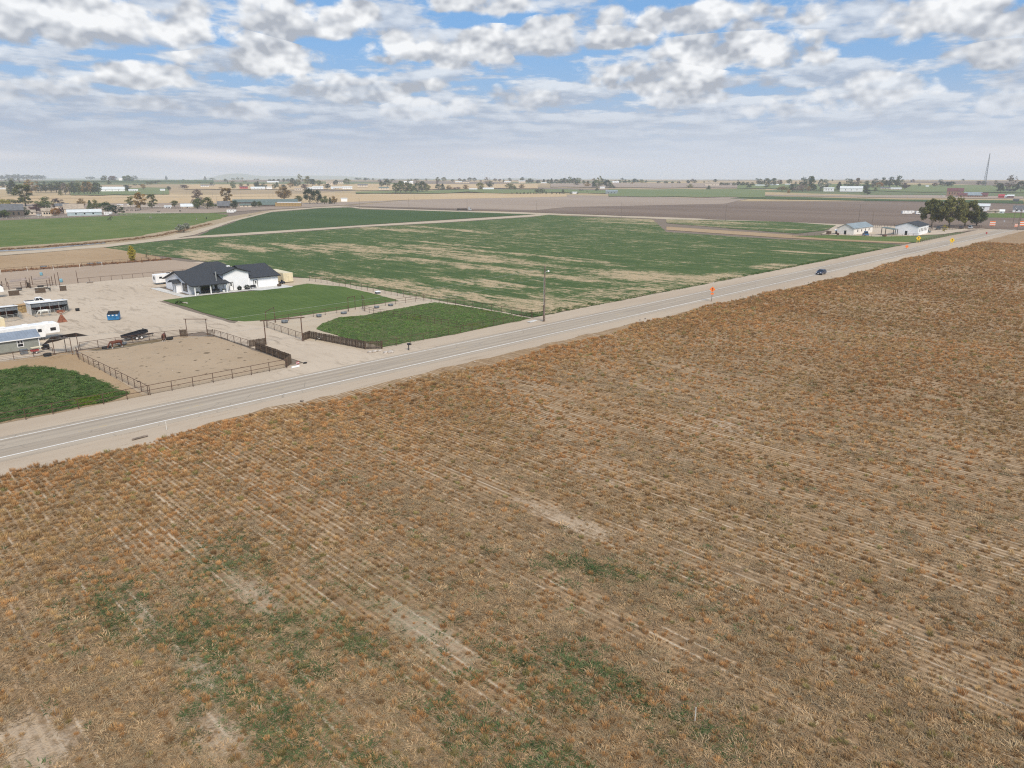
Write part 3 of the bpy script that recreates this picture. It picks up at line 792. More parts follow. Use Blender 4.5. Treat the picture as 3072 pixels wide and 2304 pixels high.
# leafy crop in the two roadside paddocks and the weedy verge
def in_poly(x, y, poly):
    ins = np.zeros(len(x), bool); j = len(poly) - 1
    for i in range(len(poly)):
        xi, yi = poly[i]; xj, yj = poly[j]
        c_ = ((yi > y) != (yj > y)) & (x < (xj - xi) * (y - yi) / (yj - yi + 1e-9) + xi)
        ins ^= c_; j = i
    return ins
M_CROP = leaf_mat('paddock_crop', (0.040, 0.085, 0.025), (0.085, 0.135, 0.042), trans=0.2)
PADL = [(-6, 107.0), (28.2, 106.8), (31.0, 108.5), (30.4, 118), (29.5, 124), (28.6, 129.5), (26.5, 134.5), (24, 137.5), (14, 139), (-6, 140)]
PADR = [(74.2, 107.0), (95, 106.4), (114, 106.8), (114.2, 126), (112.6, 138.8), (97.5, 137.6), (90, 136.2), (84.5, 138.4), (78, 134.6), (74.2, 130.5), (73.4, 120)]
def paddock(name, poly, dens_, label, hi, seed, shift, bright=1.0):
    r2 = np.random.RandomState(seed)
    xs = [q[0] for q in poly]; ys = [q[1] for q in poly]
    k = int((max(xs) - min(xs)) * (max(ys) - min(ys)) * dens_)
    x = r2.uniform(min(xs), max(xs), k); y = r2.uniform(min(ys), max(ys), k)
    x = x + 0.8 * (fbm(x * 0.5, y * 0.5, 3) - 0.5); y = y + 1.4 * (fbm(x * 0.3 + 50, y * 0.5, 4) - 0.5)
    ok = in_poly(x, y, poly) & (r2.rand(k) < np.clip((fbm(x * 0.25, y * 0.25, seed) - 0.18) * 3.5, 0.15, 1))
    x, y = x[ok], y[ok]; k = len(x)
    s = (0.55 + 0.9 * r2.rand(k) ** 1.5) * hi
    t = np.array([[1.05, 1.0, 0.9]]) * bright * r2.uniform(0.72, 1.25, (k, 1))
    yel = np.clip((fbm(x * 0.16 + shift, y * 0.20 + shift, seed + 5, 2) - 0.56) * 8, 0, 1)[:, None]
    t = t * (1 - yel) + np.array([[2.0, 1.65, 0.55]]) * yel
    v = [leafy_mesh('crop_plant', seed * 10 + i, 34, 0.34, 0.42, 0.085, M_CROP) for i in range(5)]
    return scatter(name, np.stack([x, y, np.zeros(k)], 1), r2.uniform(0, 6.28, k), np.stack([s * 1.15, s * 1.15, s * 0.75], 1), t, v, label, 'crop')
patch('paddock_soil', PADL, 0.035, M_PADDOCK, 2, 0.5, 41)
patch('paddock_soil', PADR, 0.035, M_PADDOCK, 2, 0.5, 42)
paddock('paddock_crop', PADL, 5.0, 'tall dark green crop in the paddock left of the horse pen', 0.95, 51, 3.0, 1.35)
paddock('paddock_crop', PADR, 5.0, 'bright green crop in the paddock right of the driveway', 0.62, 52, 9.0, 2.2)
VERGE = [(115, 107.0), (180, 106.6), (260, 106.4), (340, 106.8), (340, 109.0), (240, 108.8), (170, 109.2), (122, 110.5), (115, 112)]
paddock('roadside_weeds', VERGE, 2.2, 'dark green weeds along the highway edge of the alfalfa field', 0.9, 53, 2.0, 1.2)
# ------------------------------------------------------------------ mesh builder
class MB:
    def __init__(self):
        self.v, self.f = [], []
    def add(self, vs, fs):
        i = len(self.v)
        self.v += [tuple(q) for q in vs]
        self.f += [tuple(i + k for k in q) for q in fs]
        return self
    def box(self, x0, x1, y0, y1, z0, z1):
        return self.add([(x0, y0, z0), (x1, y0, z0), (x1, y1, z0), (x0, y1, z0), (x0, y0, z1), (x1, y0, z1), (x1, y1, z1), (x0, y1, z1)],
                        [(0, 3, 2, 1), (4, 5, 6, 7), (0, 1, 5, 4), (1, 2, 6, 5), (2, 3, 7, 6), (3, 0, 4, 7)])
    def beam(self, a, b, w, h):
        a, b = Vector(a), Vector(b)
        d_ = (b - a).normalized()
        s_ = d_.cross(Vector((0, 0, 1)))
        if s_.length < 1e-3:
            s_ = Vector((1, 0, 0))
        s_.normalize()
        u_ = s_.cross(d_).normalized()
        o_ = [s_ * w / 2 + u_ * h / 2, -s_ * w / 2 + u_ * h / 2, -s_ * w / 2 - u_ * h / 2, s_ * w / 2 - u_ * h / 2]
        return self.add([a + q for q in o_] + [b + q for q in o_], [(0, 1, 2, 3), (7, 6, 5, 4), (0, 4, 5, 1), (1, 5, 6, 2), (2, 6, 7, 3), (3, 7, 4, 0)])
    def tube(self, a, b, r0, r1=None, n=8, cap=True):
        r1 = r0 if r1 is None else r1
        a, b = Vector(a), Vector(b)
        d_ = (b - a).normalized()
        s_ = d_.cross(Vector((0, 0, 1)) if abs(d_.z) < 0.9 else Vector((1, 0, 0))).normalized()
        u_ = s_.cross(d_)
        vs = []
        for (c, r) in ((a, r0), (b, r1)):
            for k in range(n):
                t = 2 * math.pi * k / n
                vs.append(c + (s_ * math.cos(t) + u_ * math.sin(t)) * r)
        fs = [(k, n + k, n + (k + 1) % n, (k + 1) % n) for k in range(n)]
        if cap:
            fs += [tuple(range(n)), tuple(range(2 * n - 1, n - 1, -1))]
        return self.add(vs, fs)
    def prism(self, prof, y0, y1, axis='y'):            # prof: (x, z) outline, extruded along y (or x: prof is (y, z))
        n = len(prof)
        if axis == 'y':
            vs = [(q[0], y0, q[1]) for q in prof] + [(q[0], y1, q[1]) for q in prof]
        else:
            vs = [(y0, q[0], q[1]) for q in prof] + [(y1, q[0], q[1]) for q in prof]
        return self.add(vs, [tuple(range(n)), tuple(range(2 * n - 1, n - 1, -1))] + [(k, n + k, n + (k + 1) % n, (k + 1) % n) for k in range(n)])
    def slab(self, pts, th):                            # a sloping sheet with thickness straight down
        n = len(pts)
        vs = list(pts) + [(q[0], q[1], q[2] - th) for q in pts]
        return self.add(vs, [tuple(range(n)), tuple(range(2 * n - 1, n - 1, -1))] + [(k, n + k, n + (k + 1) % n, (k + 1) % n) for k in range(n)])
    def lathe(self, prof, n=14, cx=0, cy=0):            # prof: (r, z)
        vs = []
        for r_, z_ in prof:
            for k in range(n):
                t = 2 * math.pi * k / n
                vs.append((cx + math.cos(t) * r_, cy + math.sin(t) * r_, z_))
        fs = []
        for i in range(len(prof) - 1):
            for k in range(n):
                fs.append((i * n + k, i * n + (k + 1) % n, (i + 1) * n + (k + 1) % n, (i + 1) * n + k))
        fs.append(tuple(range(n - 1, -1, -1)))
        fs.append(tuple((len(prof) - 1) * n + k for k in range(n)))
        return self.add(vs, fs)
    def build(self, name, m, parent=None, smooth=False, bevel=0.0):
        o = mesh_obj(name, self.v, self.f, m, parent, smooth)
        bm = bmesh.new(); bm.from_mesh(o.data)
        bmesh.ops.recalc_face_normals(bm, faces=bm.faces)
        if bevel:
            bmesh.ops.bevel(bm, geom=bm.edges[:], offset=bevel, segments=1, affect='EDGES', clamp_overlap=True)
        bm.to_mesh(o.data); bm.free()
        if smooth:
            o.data.polygons.foreach_set('use_smooth', [True] * len(o.data.polygons))
        return o
def thing(name, label, cat, loc=(0, 0, 0), rz=0.0, group=None, scale=1.0):
    o = bpy.data.objects.new(name, None)
    C.objects.link(o)
    o.empty_display_size = 0.3
    o.location = loc if len(loc) == 3 else (loc[0], loc[1], 0.04)
    o.rotation_euler = (0, 0, rz)
    o.scale = (scale,) * 3
    return tag(o, label, cat, group)
def dup(root, loc, rz=0.0, label=None, scale=None):
    r = root.copy(); C.objects.link(r)
    r.location = loc if len(loc) == 3 else (loc[0], loc[1], root.location.z)
    r.rotation_euler = (0, 0, rz)
    if scale: r.scale = (scale,) * 3
    if label: r['label'] = label
    for ch in list(root.children):
        c = ch.copy(); C.objects.link(c); c.parent = r
        for g_ in list(ch.children):
            e = g_.copy(); C.objects.link(e); e.parent = c
    return r

# ------------------------------------------------------------------ object materials
M_PIPE = mat('rusty_pipe', (0.115, 0.062, 0.042), 0.25, 1.5, 0.8, 0.2, col2=(0.060, 0.040, 0.034))
M_CABLE = mat('grey_brown_rail', (0.20, 0.15, 0.12), 0.2, 1.5, 0.7, 0.2)
M_PALEPIPE = mat('galvanised_pipe', (0.42, 0.43, 0.41), 0.15, 2.0, 0.5, 0.4, 0.3)
M_WHITEPOST = mat('white_post', (0.70, 0.68, 0.62), 0.1, 2.0)
M_WOODDARK = mat('dark_stained_boards', (0.075, 0.055, 0.042), 0.25, 3.0, 0.85, 0.15, col2=(0.13, 0.095, 0.07))
M_WHITEWALL = mat('white_siding', (0.80, 0.81, 0.83), 0.035, 0.5, 0.7, 0.25)
M_SHINGLE = mat('charcoal_shingles', (0.050, 0.055, 0.063), 0.20, 5.0, 0.85, 0.25, bumpd=0.03)
M_BLACK = mat('black_trim', (0.022, 0.023, 0.027), 0.2, 3.0, 0.5, 0.4)
M_GLASS = mat('dark_glass', (0.018, 0.021, 0.026), 0.2, 1.0, 0.08, 0.6)
M_WHITEPAINT = mat('white_paint', (0.80, 0.80, 0.79), 0.05, 1.5, 0.45, 0.4)
M_TAN = mat('tan_panel', (0.66, 0.58, 0.40), 0.07, 0.8, 0.6, 0.3)
M_BLUE = mat('blue_steel', (0.03, 0.19, 0.42), 0.2, 1.5, 0.5, 0.4)
M_RUBBER = mat('black_rubber', (0.03, 0.03, 0.032), 0.2, 3.0, 0.85, 0.2)
M_GREYPLASTIC = mat('grey_tub', (0.14, 0.16, 0.18), 0.2, 2.0, 0.6, 0.3)
M_RUST = mat('rusted_steel', (0.27, 0.105, 0.062), 0.25, 2.5, 0.85, 0.2)
M_GREENWALL = mat('sage_siding', (0.245, 0.255, 0.225), 0.06, 1.0, 0.75, 0.2)
M_BLUEROOF = mat('blue_grey_metal', (0.235, 0.275, 0.33), 0.08, 0.6, 0.5, 0.4, 0.1)
M_SHADE = mat('shade_cloth', (0.115, 0.10, 0.098), 0.1, 1.0, 0.9, 0.1)
M_SHADE2 = mat('rolled_shade_cloth', (0.27, 0.225, 0.20), 0.1, 1.0, 0.9, 0.1)
M_RED = mat('faded_red_paint', (0.40, 0.05, 0.06), 0.15, 1.5, 0.5, 0.4)
M_CHROME = mat('bright_metal', (0.62, 0.63, 0.65), 0.1, 2.0, 0.3, 0.5, 0.7)
M_POLEWOOD = mat('weathered_pole', (0.215, 0.175, 0.145), 0.2, 3.0, 0.9, 0.1)
M_ORANGE = mat('orange_sign', (0.85, 0.20, 0.035), 0.04, 2.0, 0.5, 0.3)
M_YELLOW = mat('yellow_sign', (0.80, 0.52, 0.03), 0.04, 2.0, 0.5, 0.3)
M_CAMO = mat('tan_orange_tarp', (0.50, 0.24, 0.09), 0.2, 0.8, 0.8, 0.2, col2=(0.30, 0.24, 0.14))
M_HAY = mat('straw_bales', (0.42, 0.30, 0.15), 0.2, 1.2, 0.95, 0.05)
M_STONE = mat('pale_rock', (0.50, 0.45, 0.40), 0.2, 2.0, 0.9, 0.1)
M_NAVY = mat('navy_car_paint', (0.022, 0.036, 0.075), 0.1, 1.0, 0.22, 0.6)
M_LAMP = mat('headlamp', (0.75, 0.80, 0.85), 0.05, 1.0, 0.15, 0.6)
M_TEAL = mat('pale_blue_barrel', (0.16, 0.38, 0.48), 0.1, 1.0, 0.5, 0.4)

# ------------------------------------------------------------------ fences
def tube_mesh(name, L_, r, n, m, axis='z'):
    b = MB()
    b.tube((0, 0, 0), (0, 0, L_) if axis == 'z' else (L_, 0, 0), r, n=n)
    o = b.build(name, m)
    me = o.data
    bpy.data.objects.remove(o)
    return me
def pipe_fence(label, pts, spacing, h, rails, r=0.05, m=M_PIPE, rail_m=None, thin=0.018, name='pipe_fence', group=None):
    """posts and rails along a polyline; first rail is full pipe, the others thinner"""
    root = thing(name, label, 'fence', (pts[0][0], pts[0][1], 0.0), 0, group)
    ox, oy = pts[0]
    pm = tube_mesh('post', h, r, 6, m)
    rr = random.Random(int(ox * 7 + oy))
    for i in range(len(pts) - 1):
        a, b_ = Vector(pts[i]), Vector(pts[i + 1])
        L_ = (b_ - a).length
        k = max(1, round(L_ / spacing))
        ang = math.atan2((b_ - a).y, (b_ - a).x)
        for j in range(k + (1 if i == len(pts) - 2 else 0)):
            q = a + (b_ - a) * (j / k)
            o = bpy.data.objects.new('post', pm)
            link(o, root)
            o.location = (q.x - ox, q.y - oy, 0)
            o.rotation_euler = (rr.uniform(-0.02, 0.02), rr.uniform(-0.02, 0.02), 0)
        for t, z_ in enumerate(rails):
            full = t == 0 or (len(rails) == 2)
            rad = r * 0.85 if full else thin
            me = tube_mesh('rail', L_, rad, 6 if full else 4, m if full else (rail_m or M_CABLE), 'x')
            o = bpy.data.objects.new('rail', me)
            link(o, root)
            o.location = (a.x - ox, a.y - oy, z_)
            o.rotation_euler = (0, 0, ang)
    return root
R5 = (1.38, 1.10, 0.84, 0.58, 0.32)
pipe_fence('long rust brown two rail pipe fence between highway and horse pen', [(-28.3, 105.9), (54.3, 105.9)], 3.05, 1.52, (1.48, 0.74))
pipe_fence('rust brown pipe fence between the dark green paddock and the horse pen', [(32.7, 106.1), (31.9, 136.5), (32.6, 140.4)], 2.55, 1.45, (1.42, 1.1, 0.8, 0.5), thin=0.02)
pipe_fence('five rail pipe fence behind the two bay horses', [(34.2, 144.4), (46.0, 143.9), (51.5, 142.9)], 3.1, 1.40, R5, thin=0.026, rail_m=M_CABLE)
pipe_fence('five rail pipe fence in front of the sage green shed', [(-14, 146.0), (24.0, 144.4), (29.7, 143.4)], 3.0, 1.32, R5, thin=0.026)
pipe_fence('five rail pipe fence between the horse pen and the driveway', [(56.3, 138.2), (56.7, 124.8)], 2.9, 1.40, R5, thin=0.026)
pipe_fence('five rail pipe fence along the right side of the driveway', [(67.7, 138.8), (66.8, 122.6)], 3.2, 1.40, R5, thin=0.026)
pipe_fence('two rail pipe fence between the mown lawn and the row of water tubs', [(71.6, 142.8), (90.0, 143.1)], 3.3, 1.38, (1.34, 0.70))
pipe_fence('two rail pipe fence right of the tall pipe frames beyond the lawn', [(94.8, 143.6), (112.8, 143.0)], 3.0, 1.38, (1.34, 0.70))
pipe_fence('reddish pipe fence between the bright green paddock and the alfalfa field', [(114.6, 107.2), (113.0, 125), (112.3, 143), (111.6, 178), (110.5, 196)], 2.8, 1.70, (1.66, 1.1, 0.55), thin=0.02)
pipe_fence('thin wire fence between the bright green paddock and the highway', [(73.6, 106.3), (96.0, 106.5), (114.6, 107.0)], 3.0, 1.40, (1.36, 0.9, 0.5), r=0.04, thin=0.012)
pipe_fence('thin pipe fence crossing the middle of the bright green paddock', [(95.9, 106.7), (94.3, 126), (92.4, 136.2), (92.9, 140.4)], 2.2, 1.34, (1.30, 0.8), r=0.04)
pipe_fence('single rail pipe fence between the gravel yard and the arena, behind the house', [(59.4, 240.4), (96, 240.4)], 2.95, 1.42, (1.40,), r=0.055)
fb = pipe_fence('brown pipe fence along the back of the arena below the dry paddock', [(20, 287.4), (70, 285.0), (103.4, 288.2)], 2.5, 1.5, (1.46, 0.95, 0.5), r=0.05)
pipe_fence('low dark pipe fence beside the highway in front of the white barn', [(386.6,105.6), (430, 107.2), (470, 107.0), (520, 109.5)], 3.4, 1.5, (1.45, 0.8), r=0.06, name='roadside_fence')
pipe_fence('dark post fence around the barnyard, left of the tan barn', [(378.4,164.4), (396.1,152.7), (408.8,130.6), (432.8,118.8)], 4.0, 1.5, (1.45, 0.8), r=0.06, name='barnyard_fence')
pipe_fence('pale rail fence along the far edge of the cow pasture', [(120.3,670.5), (161.3,663.7), (202.2,670.3), (253.1,666.9)], 4.0, 1.4, (1.35, 0.7), r=0.06, m=M_WHITEPOST, name='pasture_fence')
b = MB().tube((0, 0, 0), (0, 0, 3.8), 0.07)
tag(b.build('tall_post', M_PIPE), 'tall lone rusty post at the arena corner, left of the white house', 'post').location = (59.3, 240.3, 0.04)
for k, (x, y) in enumerate([(47.7,280.3), (55.9,284.4), (62.9,281.7), (70.5,280.0), (78.0,281.8)]):
    o = tag(MB().tube((0, 0, 0), (0, 0, 1.55), 0.07).build('white_post', M_WHITEPOST), 'white marker post standing along the back rail of the arena', 'post', 'white posts along the arena')
    o.location = (x, y, 0.04)
def board_wall(name, label, pts, h, seed, cat='fence'):
    root = thing(name, label, cat, (pts[0][0], pts[0][1], 0.0))
    ox, oy = pts[0]
    r = random.Random(seed)
    bd, ps_ = MB(), []
    for i in range(len(pts) - 1):
        a, b_ = Vector(pts[i]), Vector(pts[i + 1])
        L_ = (b_ - a).length
        d_ = (b_ - a) / L_
        nn = Vector((-d_.y, d_.x))
        k = int(L_ / 0.20)
        for j in range(k):
            c = a + d_ * ((j + 0.5) * L_ / k) - Vector((ox, oy)) + nn * r.uniform(-0.018, 0.018)
            hh = h * r.uniform(0.96, 1.03)
            bd.beam((c.x, c.y, 0.03), (c.x, c.y, hh), 0.035, 0.17) if abs(d_.y) > abs(d_.x) else bd.beam((c.x, c.y, 0.03), (c.x, c.y, hh), 0.17, 0.035)
        kp = max(1, round(L_ / 2.4))
        for j in range(kp + 1):
            c = a + d_ * (L_ * j / kp) - Vector((ox, oy)) - nn * 0.10
            ps_.append(c)
        for z_ in (0.4, h - 0.3):
            q0 = a - Vector((ox, oy)) - nn * 0.06; q1 = b_ - Vector((ox, oy)) - nn * 0.06
            MB().beam((q0.x, q0.y, z_), (q1.x, q1.y, z_), 0.05, 0.10).build('rail', M_WOODDARK, root)
    o = bd.build('boards', M_WOODBOARD, root)
    tag(o, kind='stuff')
    pm = tube_mesh('post', h * 1.02, 0.06, 6, M_WOODDARK)
    for c in ps_:
        o = link(bpy.data.objects.new('post', pm), root)
        o.location = (c.x, c.y, 0)
    return root
m, N, b = principled('weathered_boards', 0.9, 0.1)
isl = N.node('ShaderNodeNewGeometry').outputs['Random Per Island']
tcn = N.node('ShaderNodeTexCoord').outputs['Object']
c = N.mix(isl, (0.052, 0.038, 0.028), (0.125, 0.095, 0.072))
c = N.mix(N.m('MULTIPLY', N.ss(N.noise(N.stretch(tcn, (6, 6, 0.6)), 2.0, 3.0), 0.5, 0.8), 0.5), c, (0.19, 0.15, 0.12))
N.put(b.inputs['Base Color'], c)
M_WOODBOARD = m; MATS['boards'] = m
board_wall('board_fence', 'dark vertical board fence left of the driveway mouth', [(56.8, 121.8), (56.5, 108.4), (54.5, 106.4)], 1.50, 4)
board_wall('board_fence', 'short dark board panel under the left gatepost of the driveway', [(56.8, 124.6), (60.0, 124.3)], 1.35, 5)
board_wall('board_fence', 'long dark vertical board fence right of the driveway mouth', [(66.5, 122.3), (68.6, 123.4), (71.0, 107.9), (73.4, 106.2)], 1.52, 6)
board_wall('board_screen', 'dark board screen left of the pen gate frame', [(51.5, 143.0), (52.4, 142.2)], 1.45, 7, 'panel')
board_wall('board_screen', 'dark board screen right of the pen gate frame', [(55.4, 139.3), (56.2, 138.5)], 1.45, 8, 'panel')
def frame(name, label, a, b_, h, over, r=0.08, extra=()):
    root = thing(name, label, 'gate frame', (a[0], a[1], 0.0))
    d_ = Vector((b_[0] - a[0], b_[1] - a[1]))
    u_ = d_.normalized() * over
    for q in (Vector((0, 0)), d_):
        MB().tube((q.x, q.y, 0), (q.x, q.y, h), r).build('post', M_PIPE, root)
    MB().tube((-u_.x, -u_.y, h), (d_.x + u_.x, d_.y + u_.y, h), r).build('crossbar', M_PIPE, root)
    for z_ in extra:
        MB().tube((0, 0, z_), (d_.x, d_.y, z_), 0.03).build('rail', M_CABLE, root)
    return root
frame('pen_gate', 'tall pipe gate frame at the back corner of the horse pen', (52.5, 142.1), (55.3, 139.3), 3.5, 0.35, 0.07, (1.3, 1.0, 0.7, 0.4))
frame('driveway_gate', 'high rusty overhead beam on two posts across the driveway', (60.0, 124.3), (66.4, 122.2), 4.6, 0.7, 0.10)
frame('lawn_gate', 'pipe frame at the near corner of the mown lawn', (67.7, 139.2), (71.5, 142.9), 3.35, 0.1, 0.065)
frame('paddock_gate', 'left tall pipe frame on the far side of the lawn', (90.1, 143.1), (92.7, 144.2), 3.25, 0.1, 0.065)
frame('paddock_gate', 'right tall pipe frame on the far side of the lawn', (92.9, 140.7), (94.6, 144.0), 3.2, 0.1, 0.065, (1.2, 0.8, 0.4))
pipe_fence('short pipe gate panel under the shade sail', [(31.6, 144.0), (32.4, 140.9)], 1.0, 1.25, (1.2, 0.95, 0.7, 0.45, 0.2), r=0.03, m=M_PALEPIPE, thin=0.022, name='gate_panel')

# ------------------------------------------------------------------ white farmhouse
hs = thing('farmhouse', 'white farmhouse with charcoal roof and corner porch beside the lawn', 'house', (74.0, 194.0, 0.05))
def P3(x, y, z):
    return (x - 74.0, y - 194.0, z)
w = MB()
w.box(0, 16, 0.9, 17.2, 0, 2.75)
w.add([P3(74, 194.9, 2.75), P3(74, 211.2, 2.75), P3(74, 202.6, 5.35)], [(0, 1, 2)])
w.box(9.4, 16.7, 0.55, 14, 0, 4.6)
w.add([P3(83.4, 194.55, 4.6), P3(90.7, 194.55, 4.6), P3(87.0, 194.55, 5.85)], [(0, 1, 2)])
w.box(16.7, 25.3, 0.2, 17.5, 0, 2.85)
w.add([P3(99.3, 194.2, 2.85), P3(99.3, 211.5, 2.85), P3(99.3, 203.0, 5.5)], [(0, 1, 2)])
w.box(6, 20, 9, 23, 0, 2.8)
w.box(-1.3, 0.0, 6.2, 9.0, 0, 2.75)
wall = w.build('wall', M_WHITEWALL, hs)
rf = MB()
T_ = 0.2
rf.slab([P3(73.4, 202.6, 5.62), P3(86, 202.6, 5.62), P3(86, 195.0, 3.22), P3(73.4, 195.0, 3.22)], T_)
rf.slab([P3(73.4, 202.6, 5.62), P3(73.4, 211.9, 2.8), P3(86, 211.9, 2.8), P3(86, 202.6, 5.62)], T_)
rf.slab([P3(73.4, 195.0, 3.22), P3(83.9, 195.0, 3.22), P3(83.9, 191.4, 2.58), P3(73.4, 191.4, 2.58)], T_)
# cross gable
rf.slab([P3(87.0, 194.0, 6.12), P3(87.0, 206, 6.12), P3(91.2, 206, 4.75), P3(91.2, 194.0, 4.75)], T_)
rf.slab([P3(87.0, 194.0, 6.12), P3(82.6, 194.0, 4.62), P3(82.6, 206, 4.62), P3(87.0, 206, 6.12)], T_)
# right block
rf.slab([P3(90.7, 203.0, 5.75), P3(99.9, 203.0, 5.75), P3(99.9, 193.6, 2.98), P3(90.7, 193.6, 2.98)], T_)
rf.slab([P3(90.7, 203.0, 5.75), P3(90.7, 212.0, 3.0), P3(99.9, 212.0, 3.0), P3(99.9, 203.0, 5.75)], T_)
# rear hipped wing
e = [P3(79.3, 202.4, 2.9), P3(94.6, 202.4, 2.9), P3(94.6, 217.6, 2.9), P3(79.3, 217.6, 2.9)]
r1, r2 = P3(84.6, 209.0, 6.65), P3(88.6, 209.0, 6.65)
rf.slab([e[0], e[1], r2, r1], T_); rf.slab([e[1], e[2], r2], T_); rf.slab([e[2], e[3], r1, r2], T_); rf.slab([e[3], e[0], r1], T_)
roof = rf.build('roof', M_SHINGLE, hs)
tr = MB()
tr.beam(P3(73.35, 191.35, 2.50), P3(83.95, 191.35, 2.50), 0.06, 0.22)
tr.beam(P3(90.8, 193.55, 2.88), P3(99.95, 193.55, 2.88), 0.06, 0.22)
tr.beam(P3(73.36, 202.6, 5.52), P3(73.36, 195.0, 3.12), 0.06, 0.24); tr.beam(P3(73.36, 195.0, 3.12), P3(73.36, 191.4, 2.48), 0.06, 0.24)
tr.beam(P3(73.36, 202.6, 5.52), P3(73.36, 211.9, 2.70), 0.06, 0.24)
tr.beam(P3(87.0, 193.95, 6.02), P3(91.2, 193.95, 4.65), 0.06, 0.24); tr.beam(P3(87.0, 193.95, 6.02), P3(82.6, 193.95, 4.52), 0.06, 0.24)
tr.beam(P3(99.95, 203.0, 5.65), P3(99.95, 193.6, 2.88), 0.06, 0.22)
tr.build('fascia', M_BLACK, roof)
for x in (74.3, 78.5, 82.9):
    MB().box(x - 74 - 0.13, x - 74 + 0.13, -2.35, -2.09, 0, 2.42).build('porch_post', M_WHITEPAINT, hs)
MB().box(0.2, 9.3, -2.38, -2.1, 2.42, 2.52).build('porch_beam', M_WHITEPAINT, hs)
def door(x, y, wd=1.0, hh=2.1):
    d_ = MB().box(x - wd / 2, x + wd / 2, y - 0.05, y - 0.005, 0.03, hh).build('door', M_WHITEPAINT, hs)
    t = MB(); t.box(x - wd / 2 - 0.14, x - wd / 2, y - 0.08, y - 0.004, 0, hh + 0.14); t.box(x + wd / 2, x + wd / 2 + 0.14, y - 0.08, y - 0.004, 0, hh + 0.14); t.box(x - wd / 2, x + wd / 2, y - 0.08, y - 0.004, hh, hh + 0.14)
    t.build('frame', M_BLACK, d_)
    for z_ in (1.2, 1.6):
        MB().box(x - 0.24, x + 0.24, y - 0.065, y - 0.051, z_, z_ + 0.34).build('pane', M_GLASS, d_)
    MB().box(x + wd * 0.36, x + wd * 0.42, y - 0.12, y - 0.05, 0.98, 1.1).build('handle', M_BLACK, d_)
door(11.4, 0.55); door(18.4, 0.2)
MB().box(3.0, 6.3, 0.84, 0.895, 0.05, 2.35).build('sliding_door', M_GLASS, hs)
MB().box(6.9, 7.7, 0.84, 0.895, 0.3, 2.2).build('window', M_GLASS, hs)
wd_ = MB().box(-0.06, -0.005, 2.1, 4.9, 0.75, 2.65).build('window', M_GLASS, hs)
fr = MB()
for y in (2.0, 2.95, 3.95, 4.9): fr.box(-0.09, -0.004, y, y + 0.10, 0.65, 2.75)
for z_ in (0.65, 1.7, 2.65): fr.box(-0.085, -0.004, 2.1, 4.9, z_, z_ + 0.10)
fr.build('frame', M_BLACK, wd_)
ed = MB().box(-1.35, -1.305, 6.9, 8.1, 0.05, 2.2).build('entry_door', M_WHITEPAINT, hs)
MB().box(-1.38, -1.352, 6.75, 6.9, 0.05, 2.3).box(-1.38, -1.352, 8.1, 8.25, 0.05, 2.3).build('frame', M_BLACK, ed)
cn = MB()
cn.slab([(-2.3, 7.5, 3.55), (-0.1, 7.5, 3.55), (-0.1, 5.6, 2.75), (-2.3, 5.6, 2.75)], 0.15)
cn.slab([(-2.3, 7.5, 3.55), (-2.3, 9.5, 2.75), (-0.1, 9.5, 2.75), (-0.1, 7.5, 3.55)], 0.15)
cn.build('entry_canopy', M_SHINGLE, hs)
MB().tube(P3(81.3, 194.2, 3.0), P3(81.3, 194.2, 5.3), 0.14, n=10).tube(P3(81.3, 194.2, 5.3), P3(81.3, 194.2, 5.5), 0.2, n=10).build('chimney_pipe', M_CHROME, roof)
MB().box(12.6, 13.4, 4.5, 5.3, 6.0, 6.35).build('roof_vent', M_WHITEPAINT, roof)
# things around the house
def planter(name, label, x, y, r, h, m_body, plant=None, ph=0.5, cat='planter'):
    t = thing(name, label, cat, (x, y, 0.075))
    MB().lathe([(r * 0.82, 0), (r, h * 0.5), (r * 0.95, h), (r * 0.8, h), (r * 0.78, h * 0.85)], 12).build('barrel', m_body, t, True)
    if plant:
        o = leafy_mesh('shrub', int(x * 10), 420, r * 1.3, ph, 0.13, plant); link(o, t); o.location = (0, 0, h * 0.8)
    return t
M_SHRUB = leaf_mat('dark_shrub', (0.022, 0.035, 0.020), (0.05, 0.07, 0.035), tint=False)
planter('barrel_planter', 'white barrel planter at the left porch post of the farmhouse', 74.9, 191.7, 0.34, 0.85, M_WHITEPAINT, M_SHRUB, 0.35)
planter('barrel_planter', 'white barrel planter at the right end of the farmhouse porch', 82.1, 191.9, 0.36, 0.95, M_WHITEPAINT, M_SHRUB, 0.25)
planter('round_shrub', 'dark round shrub in a tub right of the first white door', 87.0, 193.0, 0.50, 0.35, M_BLACK, M_SHRUB, 0.95, 'shrub')
planter('round_shrub', 'wide dark shrub between the two doors of the farmhouse', 89.2, 192.9, 0.72, 0.35, M_BLACK, M_SHRUB, 1.05, 'shrub')
planter('flower_tub', 'dark wooden half barrel at the right corner of the farmhouse', 98.4, 192.0, 0.62, 0.62, M_WOODDARK, None)
def bench(label, x, y, m_):
    t = thing('garden_bench', label, 'bench', (x, y, 0.075))
    MB().box(-0.8, 0.8, -0.25, 0.25, 0.42, 0.48).build('seat', m_, t)
    MB().box(-0.8, 0.8, 0.2, 0.26, 0.48, 0.95).build('backrest', m_, t)
    for sx in (-0.7, 0.7):
        for sy in (-0.2, 0.2):
            MB().box(sx - 0.04, sx + 0.04, sy - 0.04, sy + 0.04, 0, 0.42).build('leg', m_, t)
    return t
bench('dark garden bench left of the second white door', 91.2, 193.2, M_BLACK)
